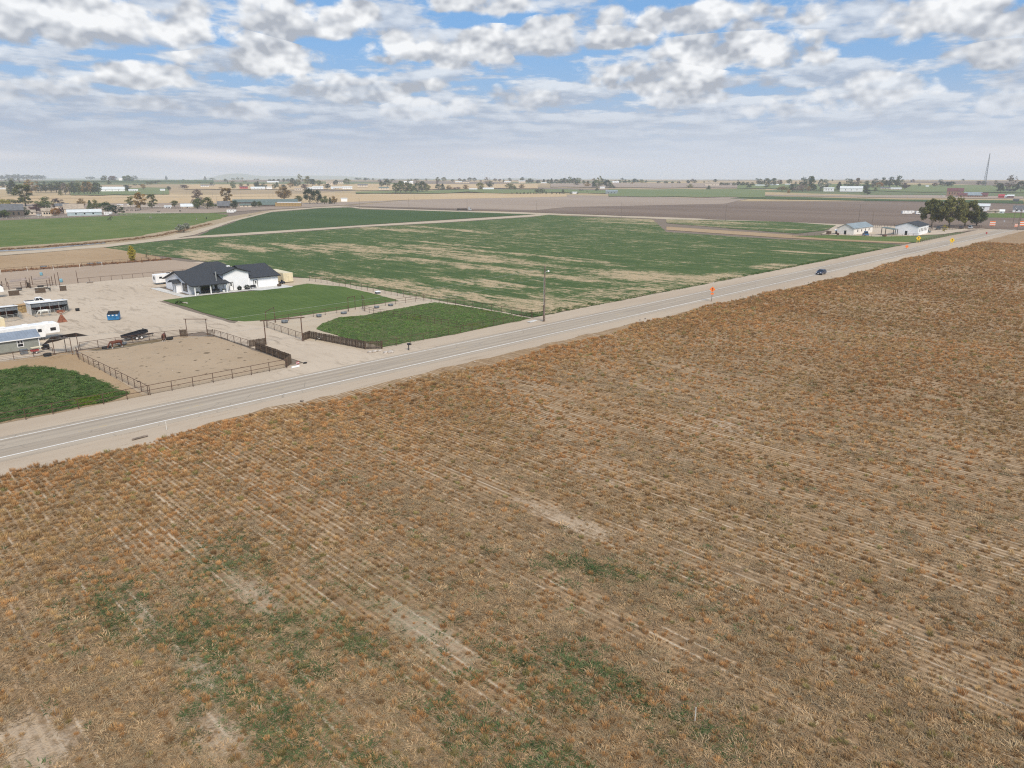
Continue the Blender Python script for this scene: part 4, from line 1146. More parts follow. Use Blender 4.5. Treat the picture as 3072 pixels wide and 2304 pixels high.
def patio_chair(label, x, y, rz):
    t = thing('patio_chair', label, 'chair', (x, y, 0.075), rz, 'chairs on the farmhouse porch')
    MB().box(-0.3, 0.3, -0.3, 0.3, 0.38, 0.48).build('seat', M_GREYPLASTIC, t)
    MB().add([(-0.3, 0.25, 0.45), (0.3, 0.25, 0.45), (0.3, 0.42, 1.0), (-0.3, 0.42, 1.0), (-0.3, 0.31, 0.45), (0.3, 0.31, 0.45), (0.3, 0.48, 1.0), (-0.3, 0.48, 1.0)],
             [(0, 1, 2, 3), (5, 4, 7, 6), (0, 4, 5, 1), (3, 2, 6, 7), (1, 5, 6, 2), (0, 3, 7, 4)]).build('backrest', M_BLACK, t)
    for sx in (-0.26, 0.26):
        for sy in (-0.26, 0.26):
            MB().tube((sx, sy, 0), (sx, sy, 0.4), 0.025, n=6).build('leg', M_BLACK, t)
    return t
for k, (x, y, a) in enumerate(((79.3, 193.0, 0.4), (80.2, 193.3, 0.0), (81.0, 192.9, -0.5), (80.4, 192.1, 3.0))):
    patio_chair('dark patio chair grouped under the farmhouse porch roof', x, y, a)
t = thing('stepping_planter', 'small dry garden bed with white stones at the lawn corner', 'garden bed', (66.4,182.2) )
o = leafy_mesh('plants', 77, 120, 1.0, 0.8, 0.14, M_TUFT); link(o, t)
for k in range(7):
    a = -0.4 + k * 0.22
    s_ = MB().lathe([(0.16, 0), (0.2, 0.12), (0.12, 0.26)], 7).build('stone', M_STONE, t); s_.location = (math.cos(a) * 1.5, math.sin(a) * 1.2 - 0.8, 0)
# storage container behind the house
t = thing('storage_container', 'tan storage container at the right end of the farmhouse', 'container', (104.6, 203.2, 0.04), R(-4))
body = MB().box(-1.5, 1.5, -6.0, 6.0, 0.15, 2.85).build('body', M_TAN, t)
MB().box(-1.4, -0.03, -6.06, -6.005, 0.25, 2.7).build('door', M_TAN, t); MB().box(0.03, 1.4, -6.06, -6.005, 0.25, 2.7).build('door', M_TAN, t)
for x in (-1.45, 1.45):
    MB().box(x - 0.06, x + 0.06, -6.1, 6.05, 0.0, 0.15).build('skid', M_RUBBER, t)
cr = MB()
for k in range(40):
    cr.box(-1.53, -1.502, -5.9 + k * 0.3, -5.75 + k * 0.3, 0.25, 2.75)
cr.build('corrugation', M_TAN, body)
t = thing('garden_mower', 'dark blue ride-on mower parked beside the tan container', 'mower', (101.7, 196.4, 0.05), R(20))
MB().box(-0.7, 0.7, -0.4, 0.4, 0.25, 0.65).build('chassis', M_NAVY, t, bevel=0.05); MB().box(-0.35, 0.05, -0.25, 0.25, 0.65, 1.15).build('seat', M_BLACK, t, bevel=0.05)
for sx, sy in ((-0.45, -0.45), (-0.45, 0.45), (0.5, -0.4), (0.5, 0.4)):
    MB().tube((sx, sy - 0.1, 0.25), (sx, sy + 0.1, 0.25), 0.25, n=12).build('wheel', M_RUBBER, t)
def wheel(parent, x, y, r, wd=0.22, rim=M_WHITEPAINT):
    w_ = MB().tube((x, y - wd / 2, r), (x, y + wd / 2, r), r, n=16).build('wheel', M_RUBBER, parent)
    MB().tube((x, y - wd / 2 - 0.015, r), (x, y + wd / 2 + 0.015, r), r * 0.6, n=12).build('rim', rim, w_)
    return w_
def horse_trailer(label, loc, rz, L_, m_body, stripe=None, name='horse_trailer'):
    t = thing(name, label, 'trailer', loc, rz)
    prof = [(-L_ / 2, 0.55), (L_ / 2 - 1.8, 0.55), (L_ / 2 - 1.6, 1.3), (L_ / 2, 1.45), (L_ / 2, 2.6), (L_ / 2 - 0.4, 2.95), (-L_ / 2 + 0.1, 2.95), (-L_ / 2, 2.8)]
    body = MB().prism(prof, -1.2, 1.2).build('body', m_body, t, bevel=0.05)
    for sy in (-1.21, 1.21):
        for k in range(3):
            x = -L_ / 2 + 1.0 + k * (L_ - 2.6) / 2.4
            MB().box(x, x + 0.8, sy - 0.015, sy + 0.015, 1.75, 2.3).build('window', M_GLASS, body)
        if stripe:
            MB().box(-L_ / 2 + 0.2, L_ / 2 - 2.2, sy - 0.012, sy + 0.012, 1.0, 1.35).build('stripe', stripe, body)
    MB().box(-L_ / 2 - 0.02, -L_ / 2 + 0.0, -0.45, 0.45, 1.5, 2.4).build('rear_window', M_GLASS, body)
    MB().box(-0.5, 0.4, -0.4, 0.4, 2.95, 3.15).build('roof_unit', M_BLACK if stripe is None else M_WHITEPAINT, t, bevel=0.05)
    for x in (-0.6, 0.3):
        for sy in (-1.05, 1.05):
            wheel(t, x - 0.5, sy, 0.36)
    return t
horse_trailer('white travel trailer parked behind the left end of the farmhouse', (78.6, 221.3, 0.04), R(4), 8.6, M_WHITEPAINT)

# ------------------------------------------------------------------ gravel yard
def dumpster(loc, rz):
    t = thing('dumpster', 'blue steel dumpster with black lids standing alone on the gravel yard', 'dumpster', loc, rz)
    body = MB().prism([(-0.75, 0.12), (0.7, 0.12), (0.8, 1.0), (0.8, 1.35), (-0.95, 1.75), (-0.95, 0.9)], -1.15, 1.15).build('body', M_BLUE, t, bevel=0.03)
    for sy in (-0.58, 0.58):
        l = MB().slab([(-1.0, sy - 0.55, 1.85), (0.86, sy - 0.55, 1.44), (0.86, sy + 0.55, 1.44), (-1.0, sy + 0.55, 1.85)], 0.06).build('lid', M_RUBBER, t)
    for sy in (-1.2, 1.2):
        MB().box(-0.5, 0.5, sy - 0.06, sy + 0.06, 0.8, 1.0).build('fork_pocket', M_BLUE, t)
    for k, y in enumerate((-0.75, 0.0, 0.75)):
        MB().box(0.80, 0.815, y - 0.17, y + 0.17, 1.05, 1.25).build('sticker', M_WHITEPAINT, body)
    return t
dumpster((48.0, 170.9, 0.04), R(-118))
t = thing('iron_sculpture', 'rusty cone shaped iron stand with spread arms on the gravel', 'sculpture', (39.3, 176.4, 0.04), R(10))
MB().add([(-0.85, -0.5, 0), (0.85, -0.5, 0), (0.85, 0.5, 0), (-0.85, 0.5, 0), (-0.18, -0.12, 1.55), (0.18, -0.12, 1.55), (0.18, 0.12, 1.55), (-0.18, 0.12, 1.55)],
         [(0, 3, 2, 1), (4, 5, 6, 7), (0, 1, 5, 4), (1, 2, 6, 5), (2, 3, 7, 6), (3, 0, 4, 7)]).build('base', M_RUST, t)
MB().tube((0, 0, 1.5), (0, 0, 1.9), 0.09).build('neck', M_RUST, t)
for sx, tip in ((-1, 2.65), (1, 2.6)):
    MB().tube((0, 0, 1.8), (sx * 0.75, 0, 2.15), 0.07).tube((sx * 0.75, 0, 2.15), (sx * 0.95, 0, tip), 0.07, 0.03).build('arm', M_RUST, t)
MB().add([(-0.62, -0.1, 2.1), (0.5, -0.1, 2.1), (0.62, -0.1, 2.6), (-0.72, -0.1, 2.65), (-0.62, 0.1, 2.1), (0.5, 0.1, 2.1), (0.62, 0.1, 2.6), (-0.72, 0.1, 2.65)], [(0, 1, 2, 3), (7, 6, 5, 4), (0, 4, 5, 1), (1, 5, 6, 2), (2, 6, 7, 3), (3, 7, 4, 0)]).build('face_plate', M_RUST, t)
# black dump trailer
t = thing('dump_trailer', 'black tandem axle dump trailer behind the pen fence', 'trailer', (44.6, 146.9, 0.04), R(8))
bd = MB()
bd.box(-2.3, 2.1, -1.0, 1.0, 0.72, 0.80); bd.box(-2.3, 2.1, -1.04, -0.98, 0.8, 1.16); bd.box(-2.3, 2.1, 0.98, 1.04, 0.8, 1.16); bd.box(2.05, 2.12, -1.0, 1.0, 0.8, 1.3)
o_ = bd.build('bed', M_BLACK, t); o_.rotation_euler = (0, R(-7), 0); o_.location = (0, 0, 0.12)
MB().box(-2.36, -2.28, -1.0, 1.0, 0.5, 0.95).build('tailgate', M_BLACK, t)
rb_ = MB()
for x in (-1.8, -1.1, -0.4, 0.3, 1.0, 1.7):
    rb_.box(x - 0.05, x + 0.05, -1.09, -1.045, 0.78, 1.2)
rb_.build('side_stakes', M_BLACK, o_)
MB().beam((-2.2, -0.5, 0.58), (2.2, -0.5, 0.58), 0.1, 0.16).beam((-2.2, 0.5, 0.58), (2.2, 0.5, 0.58), 0.1, 0.16).beam((2.1, -0.5, 0.56), (3.5, 0, 0.5), 0.09, 0.12).beam((2.1, 0.5, 0.56), (3.5, 0, 0.5), 0.09, 0.12).build('chassis', M_BLACK, t)
MB().tube((3.2, 0, 0.0), (3.2, 0, 0.75), 0.05).build('jack', M_BLACK, t)
for x in (-0.45, 0.45):
    for sy in (-1.18, 1.18):
        wheel(t, x, sy, 0.36)
MB().slab([(-0.95, -1.34, 0.74), (0.95, -1.34, 0.74), (0.95, -1.05, 0.74), (-0.95, -1.05, 0.74)], 0.05).build('mudguard', M_BLACK, t)
# tubs and troughs
def tub(label, xy, r, h, m_, sx=1.0, name='water_tub', group=None, rz=0):
    t = thing(name, label, 'tub', xy, rz, group)
    o = MB().lathe([(r * 0.86, 0), (r, h), (r * 0.93, h), (r * 0.80, h * 0.25)], 14).build('tub', m_, t, True)
    o.scale = (sx, 1, 1)
    return t
tub('low black feed tub under the muzzle of the left bay horse', (37.8, 141.8), 0.62, 0.38, M_RUBBER, 1.3, 'feed_tub')
tub('long grey trough behind the left bay horse', (40.9, 143.2), 0.45, 0.5, M_GREYPLASTIC, 1.9, 'trough')
tub('black oval feed tub beside the right bay horse', (48.9, 141.5), 0.45, 0.42, M_RUBBER, 1.5, 'feed_tub')
tub('large black tub left of the shade sail posts', (28.7, 143.0), 0.52, 0.5, M_RUBBER, 1.3, 'feed_tub')
tub('grey tub nearest the lawn gate frame, first in the row', (72.8, 141.1), 0.68, 0.55, M_GREYPLASTIC, 1.1)
tub('grey tub second in the row below the lawn fence', (81.6, 141.9), 0.62, 0.55, M_GREYPLASTIC, 1.0)
tub('low grey tub third in the row, left of the tall pipe frames', (87.7, 141.3), 0.66, 0.4, M_GREYPLASTIC, 1.15)
tub('grey tub just right of the tall pipe frames', (97.5, 142.3), 0.62, 0.42, M_GREYPLASTIC, 1.1)
tub('grey tub farthest right in the row below the lawn fence', (101.6, 142.3), 0.62, 0.45, M_GREYPLASTIC, 1.1)
t = thing('dog_hutch', 'small pale grey hutch beyond the right end of the lawn', 'hutch', (110.6, 160.6, 0.04))
MB().box(-0.6, 0.6, -0.4, 0.4, 0.0, 0.5).build('box', M_GREYPLASTIC, t); MB().slab([(-0.75, -0.5, 0.55), (0.75, -0.5, 0.55), (0.75, 0.5, 0.68), (-0.75, 0.5, 0.68)], 0.06).build('lid', M_WHITEPAINT, t)
# boulders, pipe and small marker at the driveway mouth
def rock(name, label, xy, s_, seed, m_=None, grp=None):
    r = random.Random(seed)
    bm = bmesh.new(); bmesh.ops.create_icosphere(bm, subdivisions=2, radius=1)
    for v in bm.verts:
        v.co *= r.uniform(0.8, 1.12); v.co.x *= s_ * 1.3; v.co.y *= s_; v.co.z = max(-0.3 * s_, v.co.z * s_ * 0.6)
    me = bpy.data.meshes.new(name); bm.to_mesh(me); bm.free(); me.materials.append(m_ or M_STONE)
    o = link(bpy.data.objects.new(name, me)); o.location = (xy[0], xy[1], 0.12)
    return tag(o, label, 'rock', grp)
for k, (x, y) in enumerate([(71.9,104.8), (71.8,102.9), (72.6,102.5), (70.1,105.3), (70.9,105.0)]):
    rock('boulder', 'pale boulder at the end of the long board fence by the highway', (x, y), 0.35 + 0.08 * (k % 3), k, None, 'boulders by the board fence')
rock('dark_clod', 'small dark clod on the gravel of the driveway mouth', (57.9,106.4), 0.28, 22, M_RUBBER)
o = tag(MB().tube((-0.7, 0, 0.18), (0.7, 0.1, 0.18), 0.18, n=12).build('white_pipe', M_WHITEPAINT), 'white pipe lying at the corner of the left board fence', 'pipe'); o.location = (55.3, 104.9, 0)
t = thing('red_marker', 'small red and white marker on the gravel of the driveway mouth', 'marker', (56.5,106.3))
for z_ in (0.15, 0.42): MB().box(-0.28, 0.28, -0.03, 0.03, z_, z_ + 0.14).build('bar', M_RED, t)
MB().box(-0.28, 0.28, -0.025, 0.025, 0.3, 0.41).build('panel', M_WHITEPAINT, t); MB().tube((-0.24, 0, 0), (-0.24, 0, 0.5), 0.02).build('leg', M_WHITEPAINT, t); MB().tube((0.24, 0, 0), (0.24, 0, 0.5), 0.02).build('leg', M_WHITEPAINT, t)
t = thing('junk_pile', 'heap of dark branches and pipes against the right board fence', 'pile', (69.6, 121.0, 0.04))
r = random.Random(3)
for k in range(14):
    a = Vector((r.uniform(-0.9, 0.9), r.uniform(-0.6, 0.6), r.uniform(0.05, 0.6))); v = Vector((r.uniform(-1, 1), r.uniform(-1, 1), r.uniform(-0.3, 0.5))).normalized() * r.uniform(0.5, 1.0)
    MB().tube(a - v, a + v, 0.05, n=5).build('stick', M_BLACK if k % 4 else M_WHITEPOST, t)
t = thing('mailbox', 'black mailbox on a post at the highway edge', 'mailbox', (76.1, 101.7, 0.0))
MB().box(-0.06, 0.06, -0.06, 0.06, 0, 1.0).build('post', M_BLACK, t)
MB().prism([(-0.14, 1.0), (0.14, 1.0), (0.14, 1.2), (0.08, 1.28), (-0.08, 1.28), (-0.14, 1.2)], -0.3, 0.3).build('box', M_BLACK, t); MB().prism([(0.2, 1.0), (0.46, 1.0), (0.46, 1.2), (0.4, 1.26), (0.26, 1.26), (0.2, 1.2)], -0.3, 0.3).build('box', M_BLACK, t)
# utility pole
def utility_pole(label, loc, h, lamp=False, arm=True, r=0.16, group=None, lean=0.0, transformer=False, armdir=0.0):
    t = thing('utility_pole', label, 'utility pole', loc, armdir, group)
    t.rotation_euler[1] = lean
    MB().tube((0, 0, 0), (0, 0, h), r, r * 0.62, n=8).build('pole', M_POLEWOOD, t)
    if arm:
        MB().beam((-0.9, 0, h - 0.5), (0.9, 0, h - 0.5), 0.1, 0.12).build('crossarm', M_POLEWOOD, t)
        for x in (-0.8, 0, 0.8):
            MB().lathe([(0.06, h - 0.44), (0.07, h - 0.34), (0.03, h - 0.26)], 6, x, 0).build('insulator', M_CHROME, t)
    if transformer:
        MB().lathe([(0.2, h - 2.2), (0.26, h - 2.1), (0.26, h - 1.3), (0.18, h - 1.2)], 10, 0.38, 0).build('transformer', M_CHROME, t)
    if lamp:
        a_ = MB().tube((0, 0, h - 1.5), (0.75, -0.2, h - 1.15), 0.04).build('lamp_arm', M_CHROME, t)
        MB().lathe([(0.12, h - 1.42), (0.22, h - 1.35), (0.2, h - 1.15), (0.08, h - 1.05)], 10, 0.85, -0.25).build('lamp_head', M_WHITEPAINT, a_)
    return t
up_ = utility_pole('tall grey utility pole with a lamp beside the highway fence corner', (113.6, 102.5, 0.0), 12.1, True, False, 0.19)
MB().tube((-0.35, 0, 0), (-0.35, 0, 3.6), 0.07).build('guard_pipe', M_PIPE, up_)
MB().tube((-0.22, 0.05, 0), (-0.2, 0.05, 9.4), 0.045).build('conduit', M_CHROME, up_)
utility_pole('utility pole just outside the left picture edge beside the highway', (2.0, 102.5, 0.0), 11.5, False, False, 0.17)
def wire(label, a, b_, sag, r=0.013):
    b = MB(); a, b_ = Vector(a), Vector(b_); n_ = 14; pr_ = a
    for k in range(1, n_ + 1):
        t_ = k / n_; q = a + (b_ - a) * t_; q.z -= sag * 4 * t_ * (1 - t_)
        b.tube(pr_, q, r, n=4, cap=False); pr_ = q
    return tag(b.build('overhead_wire', M_PALEPIPE), label, 'wire')
wire('upper overhead wire running left from the tall pole along the highway', (113.6, 102.5, 11.6), (2.0, 102.5, 11.2), 1.3)
wire('lower overhead wire running left from the tall pole along the highway', (113.6, 102.5, 9.6), (2.0, 102.5, 9.2), 1.4)
o = tag(MB().slab([(-1.0, -0.7, 0.14), (1.6, -0.4, 0.14), (1.6, 0.5, 0.14), (-1.0, 0.3, 0.14)], 0.12).build('concrete_box', M_CONC), 'low concrete ditch box left of the tall pole', 'ditch box'); o.location = (111.2, 104.2, 0.0)

# ------------------------------------------------------------------ left edge of the ranch
# sage shed
sx0, sx1, sy0, sy1 = 14.0, 29.3, 150.0, 154.6
t = thing('shed', 'sage green shed with blue grey metal roof at the left picture edge', 'shed', (sx0, sy0, 0.04), R(1.0))
L_, D_ = sx1 - sx0, sy1 - sy0
wl = MB().box(0, L_, 0, D_, 0.1, 2.35).add([(L_, 0, 2.35), (L_, D_, 2.35), (L_, D_ / 2, 3.25)], [(0, 1, 2)]).build('wall', M_GREENWALL, t)
rf = MB(); rf.slab([(-0.3, -0.35, 2.35), (L_ + 0.3, -0.35, 2.35), (L_ + 0.3, D_ / 2, 3.4), (-0.3, D_ / 2, 3.4)], 0.1); rf.slab([(-0.3, D_ / 2, 3.4), (L_ + 0.3, D_ / 2, 3.4), (L_ + 0.3, D_ + 0.35, 2.35), (-0.3, D_ + 0.35, 2.35)], 0.1)
rfo = rf.build('roof', M_BLUEROOF, t)
rib = MB()
for k in range(34):
    x = -0.2 + k * (L_ + 0.4) / 33
    rib.beam((x, -0.34, 2.37), (x, D_ / 2 - 0.02, 3.41), 0.035, 0.035)
rib.build('roof_ribs', M_BLUEROOF, rfo)
MB().box(-0.3, L_ + 0.3, -0.38, -0.352, 2.18, 2.34).build('fascia', M_WHITEPAINT, rfo)
MB().box(L_ - 0.12, L_ + 0.02, -0.03, 0.12, 0.1, 2.3).build('corner_trim', M_WHITEPAINT, t); MB().box(8.85, 9.0, -0.03, -0.003, 0.1, 2.2).build('corner_trim', M_WHITEPAINT, t)
wn = MB().box(L_ - 3.35, L_ - 2.55, -0.02, -0.004, 0.95, 2.0).build('window', M_GLASS, t)
f_ = MB()
for (x0, x1, z0, z1) in ((-3.45, -3.35, 0.85, 2.1), (-2.55, -2.45, 0.85, 2.1), (-3.35, -2.55, 2.0, 2.1), (-3.35, -2.55, 0.85, 0.95), (-3.35, -2.55, 1.43, 1.50), (-3.0, -2.9, 1.5, 2.0)):
    f_.box(L_ + x0, L_ + x1, -0.05, -0.003, z0, z1)
f_.build('frame', M_WHITEPAINT, wn)
# camper behind the shed
t = thing('camper', 'white fifth wheel camper behind the sage green shed', 'camper', (28.6, 159.4, 0.04), R(1.5))
L_ = 12.0
body = MB().prism([(-L_ / 2, 0.6), (L_ / 2 - 2.6, 0.6), (L_ / 2 - 2.4, 1.15), (L_ / 2 - 0.1, 1.15), (L_ / 2, 1.4), (L_ / 2, 2.85), (L_ / 2 - 0.4, 3.1), (-L_ / 2, 3.0)], -1.25, 1.25).build('body', M_WHITEPAINT, t, bevel=0.05)
for x, wd in ((L_ / 2 - 1.6, 0.95), (L_ / 2 - 3.7, 0.65), (L_ / 2 - 5.2, 0.7)):
    MB().box(x, x + wd, -1.28, -1.255, 1.65, 2.25).build('window', M_GLASS, body)
MB().box(L_ / 2 + 0.005, L_ / 2 + 0.03, -1.0, 1.0, 1.9, 2.6).build('front_window', M_GREYPLASTIC, body)
for x in (-3.5, 0.2, 3.6): MB().box(x, x + 0.9, -0.4, 0.4, 3.05, 3.32).build('roof_unit', M_WHITEPAINT, t, bevel=0.06)
for x in (-1.2, -0.3): wheel(t, x, -1.1, 0.38); wheel(t, x, 1.1, 0.38)
MB().tube((3.2, -0.9, 0), (3.2, -0.9, 0.65), 0.06).tube((3.2, 0.9, 0), (3.2, 0.9, 0.65), 0.06).build('landing_gear', M_BLACK, t)
# cream container left edge
t = thing('cream_container', 'cream coloured shipping container at the left picture edge', 'container', (22.4, 174.5, 0.04), R(2))
body = MB().box(-6.0, 6.1, -1.25, 1.25, 0.1, 2.7).build('body', M_TAN, t)
cr = MB()
for k in range(38): cr.box(-5.9 + k * 0.32, -5.75 + k * 0.32, -1.28, -1.252, 0.2, 2.6)
cr.build('corrugation', M_TAN, body); MB().box(6.1, 6.14, -1.2, 1.2, 0.2, 2.6).build('door', M_TAN, t)
# shade sail on posts
t = thing('shade_sail', 'dark grey shade sail stretched over four rusty posts', 'shade sail', (31.9, 143.6, 0.04))
PQ = [(-2.0, -0.3, 3.3), (0.0, 0.5, 2.9), (0.2, -2.5, 3.1), (2.1, 1.0, 3.15)]
for x, y, z_ in PQ: MB().tube((x, y, 0), (x, y, z_), 0.06).build('post', M_PIPE, t)
def sail(p00, p10, p11, p01, n_=7, dip=0.35):
    vs, fs = [], []
    for i in range(n_ + 1):
        for j in range(n_ + 1):
            u_, v_ = i / n_, j / n_
            q = (Vector(p00) * (1 - u_) + Vector(p10) * u_) * (1 - v_) + (Vector(p01) * (1 - u_) + Vector(p11) * u_) * v_
            q.z -= dip * 16 * u_ * (1 - u_) * v_ * (1 - v_)
            vs.append(tuple(q))
    for i in range(n_):
        for j in range(n_):
            a = i * (n_ + 1) + j
            fs.append((a, a + n_ + 1, a + n_ + 2, a + 1))
    return vs, fs
b = MB(); b.add(*sail((-2.6, 5.3, 0.9), (-2.0, -0.3, 3.3), (0.2, -2.5, 3.0), (0.0, 0.5, 2.95))); b.add(*sail((0.0, 0.5, 2.95), (-2.0, -0.3, 3.3), (2.1, 1.0, 3.15), (5.6, 6.8, 1.2)))
so = b.build('sail', M_SHADE, t); md = so.modifiers.new('thick', 'SOLIDIFY'); md.thickness = 0.03
# cart and bin against the shed
t = thing('red_cart', 'small red cart with white wheel in front of the sage green shed', 'cart', (27.7, 147.0, 0.04), R(5))
MB().box(-0.6, 0.6, -0.35, 0.35, 0.4, 0.75).build('tray', M_RED, t); MB().slab([(-0.5, -0.5, 1.1), (1.2, -0.5, 1.15), (1.2, 0.4, 1.15), (-0.5, 0.4, 1.1)], 0.06).build('top', M_TAN, t); wheel(t, 0.1, -0.45, 0.22, 0.12); wheel(t, 0.1, 0.45, 0.22, 0.12)
t = thing('grey_bin', 'grey bin standing against the sage green shed', 'bin', (26.2, 147.8, 0.04))
MB().box(-0.55, 0.55, -0.4, 0.4, 0, 0.75).build('body', M_GREYPLASTIC, t, bevel=0.04); MB().box(-0.6, 0.6, -0.44, 0.44, 0.75, 0.85).build('lid', M_GREYPLASTIC, t)
t = thing('dark_barbecue', 'dark equipment under the left corner of the shade sail', 'equipment', (29.9, 148.9, 0.04))
MB().box(-0.5, 0.5, -0.4, 0.4, 0.35, 1.0).build('body', M_BLACK, t, bevel=0.06); wheel(t, -0.4, 0.4, 0.25, 0.12, M_BLACK); wheel(t, 0.4, 0.4, 0.25, 0.12, M_BLACK)
# open-front stalls
def stall(label, x0, x1, y0, y1, seed):
    t = thing('horse_stall', label, 'stall', (x0, y0, 0.04))
    L_, D_ = x1 - x0, y1 - y0
    MB().slab([(-0.2, D_ * 0.42, 2.75), (L_ + 0.2, D_ * 0.42, 2.75), (L_ + 0.2, D_ + 0.2, 2.35), (-0.2, D_ + 0.2, 2.35)], 0.08).build('roof', M_WHITEPAINT, t)
    MB().box(0, L_, D_ - 0.06, D_, 0, 2.3).build('back_wall', M_WOODDARK, t)
    MB().box(-0.06, 0.0, D_ * 0.45, D_, 0.0, 2.55).build('side_wall', M_WHITEPAINT, t); MB().box(L_, L_ + 0.06, D_ * 0.45, D_, 0, 2.55).build('side_wall', M_GREYPLASTIC, t)
    MB().box(0.1, L_ * 0.5 - 0.05, D_ * 0.45, D_ * 0.45 + 0.04, 1.75, 2.6).build('header', M_GREYPLASTIC, t); MB().box(L_ * 0.5 + 0.05, L_ - 0.1, D_ * 0.45, D_ * 0.45 + 0.04, 1.75, 2.6).build('header', M_GREYPLASTIC, t)
    for k in range(5):
        x = k * L_ / 4
        MB().box(x - 0.04, x + 0.04, D_ * 0.45 - 0.06, D_ * 0.45 - 0.005, 0, 2.5).build('post', M_PALEPIPE, t)
    for k in range(4):
        MB().box(k * L_ / 4 + 0.25, (k + 1) * L_ / 4 - 0.25, D_ - 0.10, D_ - 0.065, 0.3, 1.5).build('rust_panel', M_RUST, t)
    return t
stall('open fronted stall with white roof beside the white pickup, holding the grey horse', 36.6, 44.0, 186.2, 194.2, 1)
stall('open fronted stall with white roof at the left picture edge', 25.0, 33.9, 185.6, 193.0, 2)
pipe_fence('pale rail panels around the run of the grey horse', [(36.6, 190.0), (36.7, 186.4), (41.5, 186.0), (44.0, 189.6)], 1.25, 1.5, (1.5, 1.2, 0.95, 0.7, 0.45, 0.2), r=0.035, m=M_PALEPIPE, rail_m=M_PALEPIPE, thin=0.025, name='stall_panels')
pipe_fence('pale rail panels around the stall run at the left picture edge', [(25, 185.4), (32.2, 185.0), (34.0, 186.6), (34.0, 190)], 1.25, 1.5, (1.5, 1.2, 0.95, 0.7, 0.45, 0.2), r=0.035, m=M_PALEPIPE, rail_m=M_PALEPIPE, thin=0.025, name='stall_panels')
tub('dark tub and rake beside the right stall', (45.6, 189.0), 0.4, 0.6, M_RUBBER, 1.2, 'feed_tub')
def bale_stack(label, loc, rz, nx, ny, nz, m_, tarp=None):
    t = thing('bale_stack', label, 'bales', loc, rz)
    for i in range(nx):
        for j in range(ny):
            for k in range(nz):
                o = MB().box(0.02, 1.18, 0.02, 0.88, 0.01, 0.78).build('bale', m_, t, bevel=0.05); o.location = (i * 1.2, j * 0.9, k * 0.8)
    if tarp:
        MB().slab([(-0.15, -0.15, nz * 0.8 + 0.3), (nx * 1.2 + 0.15, -0.15, nz * 0.8 + 0.05), (nx * 1.2 + 0.15, ny * 0.9 + 0.15, nz * 0.8 + 0.25), (-0.15, ny * 0.9 + 0.15, nz * 0.8 + 0.1)], 0.05).build('tarp', tarp, t)
    return t
bale_stack('hay stacked under an orange tan tarp between the stalls and the pickup', (33.6, 195.0, 0.04), R(10), 3, 2, 2, M_HAY, M_CAMO)
# white pickup
def vehicle(name, label, cat, loc, rz, L_, W_, prof, cabin, m_body, wheels, wr, group=None, glass_in=0.04, bed=None):
    t = thing(name, label, cat, loc, rz, group)
    body = MB().prism(prof, -W_ / 2, W_ / 2).build('body', m_body, t, bevel=0.07)
    x0, x1, x2, x3, z0, z1 = cabin
    ww, wt_ = W_ / 2 - 0.06, W_ / 2 - 0.26
    MB().add([(x0, -ww, z0), (x3, -ww, z0), (x3, ww, z0), (x0, ww, z0), (x1, -wt_, z1), (x2, -wt_, z1), (x2, wt_, z1), (x1, wt_, z1)],
             [(0, 3, 2, 1), (4, 5, 6, 7), (0, 1, 5, 4), (1, 2, 6, 5), (2, 3, 7, 6), (3, 0, 4, 7)]).build('windows', M_GLASS, t, bevel=0.03)
    rf_ = MB().box(x1 - 0.04, x2 + 0.04, -wt_ - 0.03, wt_ + 0.03, z1 - 0.05, z1 + 0.05).build('roof', m_body, t, bevel=0.04)
    pl = MB()
    for sy in (-1, 1):
        for xa, xb in ((x0, x1), (x3, x2), ((x0 + x3) / 2, (x1 + x2) / 2)):
            pl.beam((xa, sy * (ww + 0.01), z0), (xb, sy * (wt_ + 0.01), z1), 0.06, 0.09)
    pl.build('pillars', m_body, rf_)
    for x in wheels:
        for sy in (-W_ / 2 + 0.08, W_ / 2 - 0.08):
            wheel(t, x, sy, wr, 0.24, M_CHROME)
    for sy in (-1, 1):
        MB().box(L_ / 2 - 0.12, L_ / 2 + 0.02, sy * W_ * 0.36 - 0.2, sy * W_ * 0.36 + 0.2, 0.62, 0.80).build('headlight', M_LAMP, t, bevel=0.02)
        MB().box(-L_ / 2 - 0.02, -L_ / 2 + 0.06, sy * W_ * 0.42 - 0.1, sy * W_ * 0.42 + 0.1, 0.7, 0.95).build('tail_light', M_RED, t)
        MB().box(x2 + 0.25, x2 + 0.42, sy * (W_ / 2 + 0.10) - 0.1, sy * (W_ / 2 + 0.10) + 0.1, z0 + 0.02, z0 + 0.2).build('mirror', m_body, t)
    MB().box(L_ / 2 + 0.005, L_ / 2 + 0.03, -0.26, 0.26, 0.42, 0.56).build('number_plate', M_WHITEPAINT, t)
    MB().box(L_ / 2 - 0.02, L_ / 2 + 0.025, -W_ * 0.28, W_ * 0.28, 0.60, 0.78).build('grille', M_BLACK, t)
    if bed:
        MB().box(bed[0], bed[1], -W_ / 2 + 0.12, W_ / 2 - 0.12, bed[2], bed[2] + 0.03).build('bed_liner', M_BLACK, t)
    return t
PICK = [(-2.85, 0.5), (2.8, 0.42), (2.85, 0.95), (2.7, 1.15), (1.45, 1.25), (-2.85, 1.25)]
vehicle('pickup_truck', 'white crew cab pickup parked behind the stalls', 'pickup', (41.2, 204.8, 0.04), R(-6), 5.7, 2.0, PICK, (-0.75, -0.35, 0.75, 1.55, 1.2, 1.88), M_WHITEPAINT, (-1.75, 1.85), 0.40, bed=(-2.7, -0.8, 1.24))
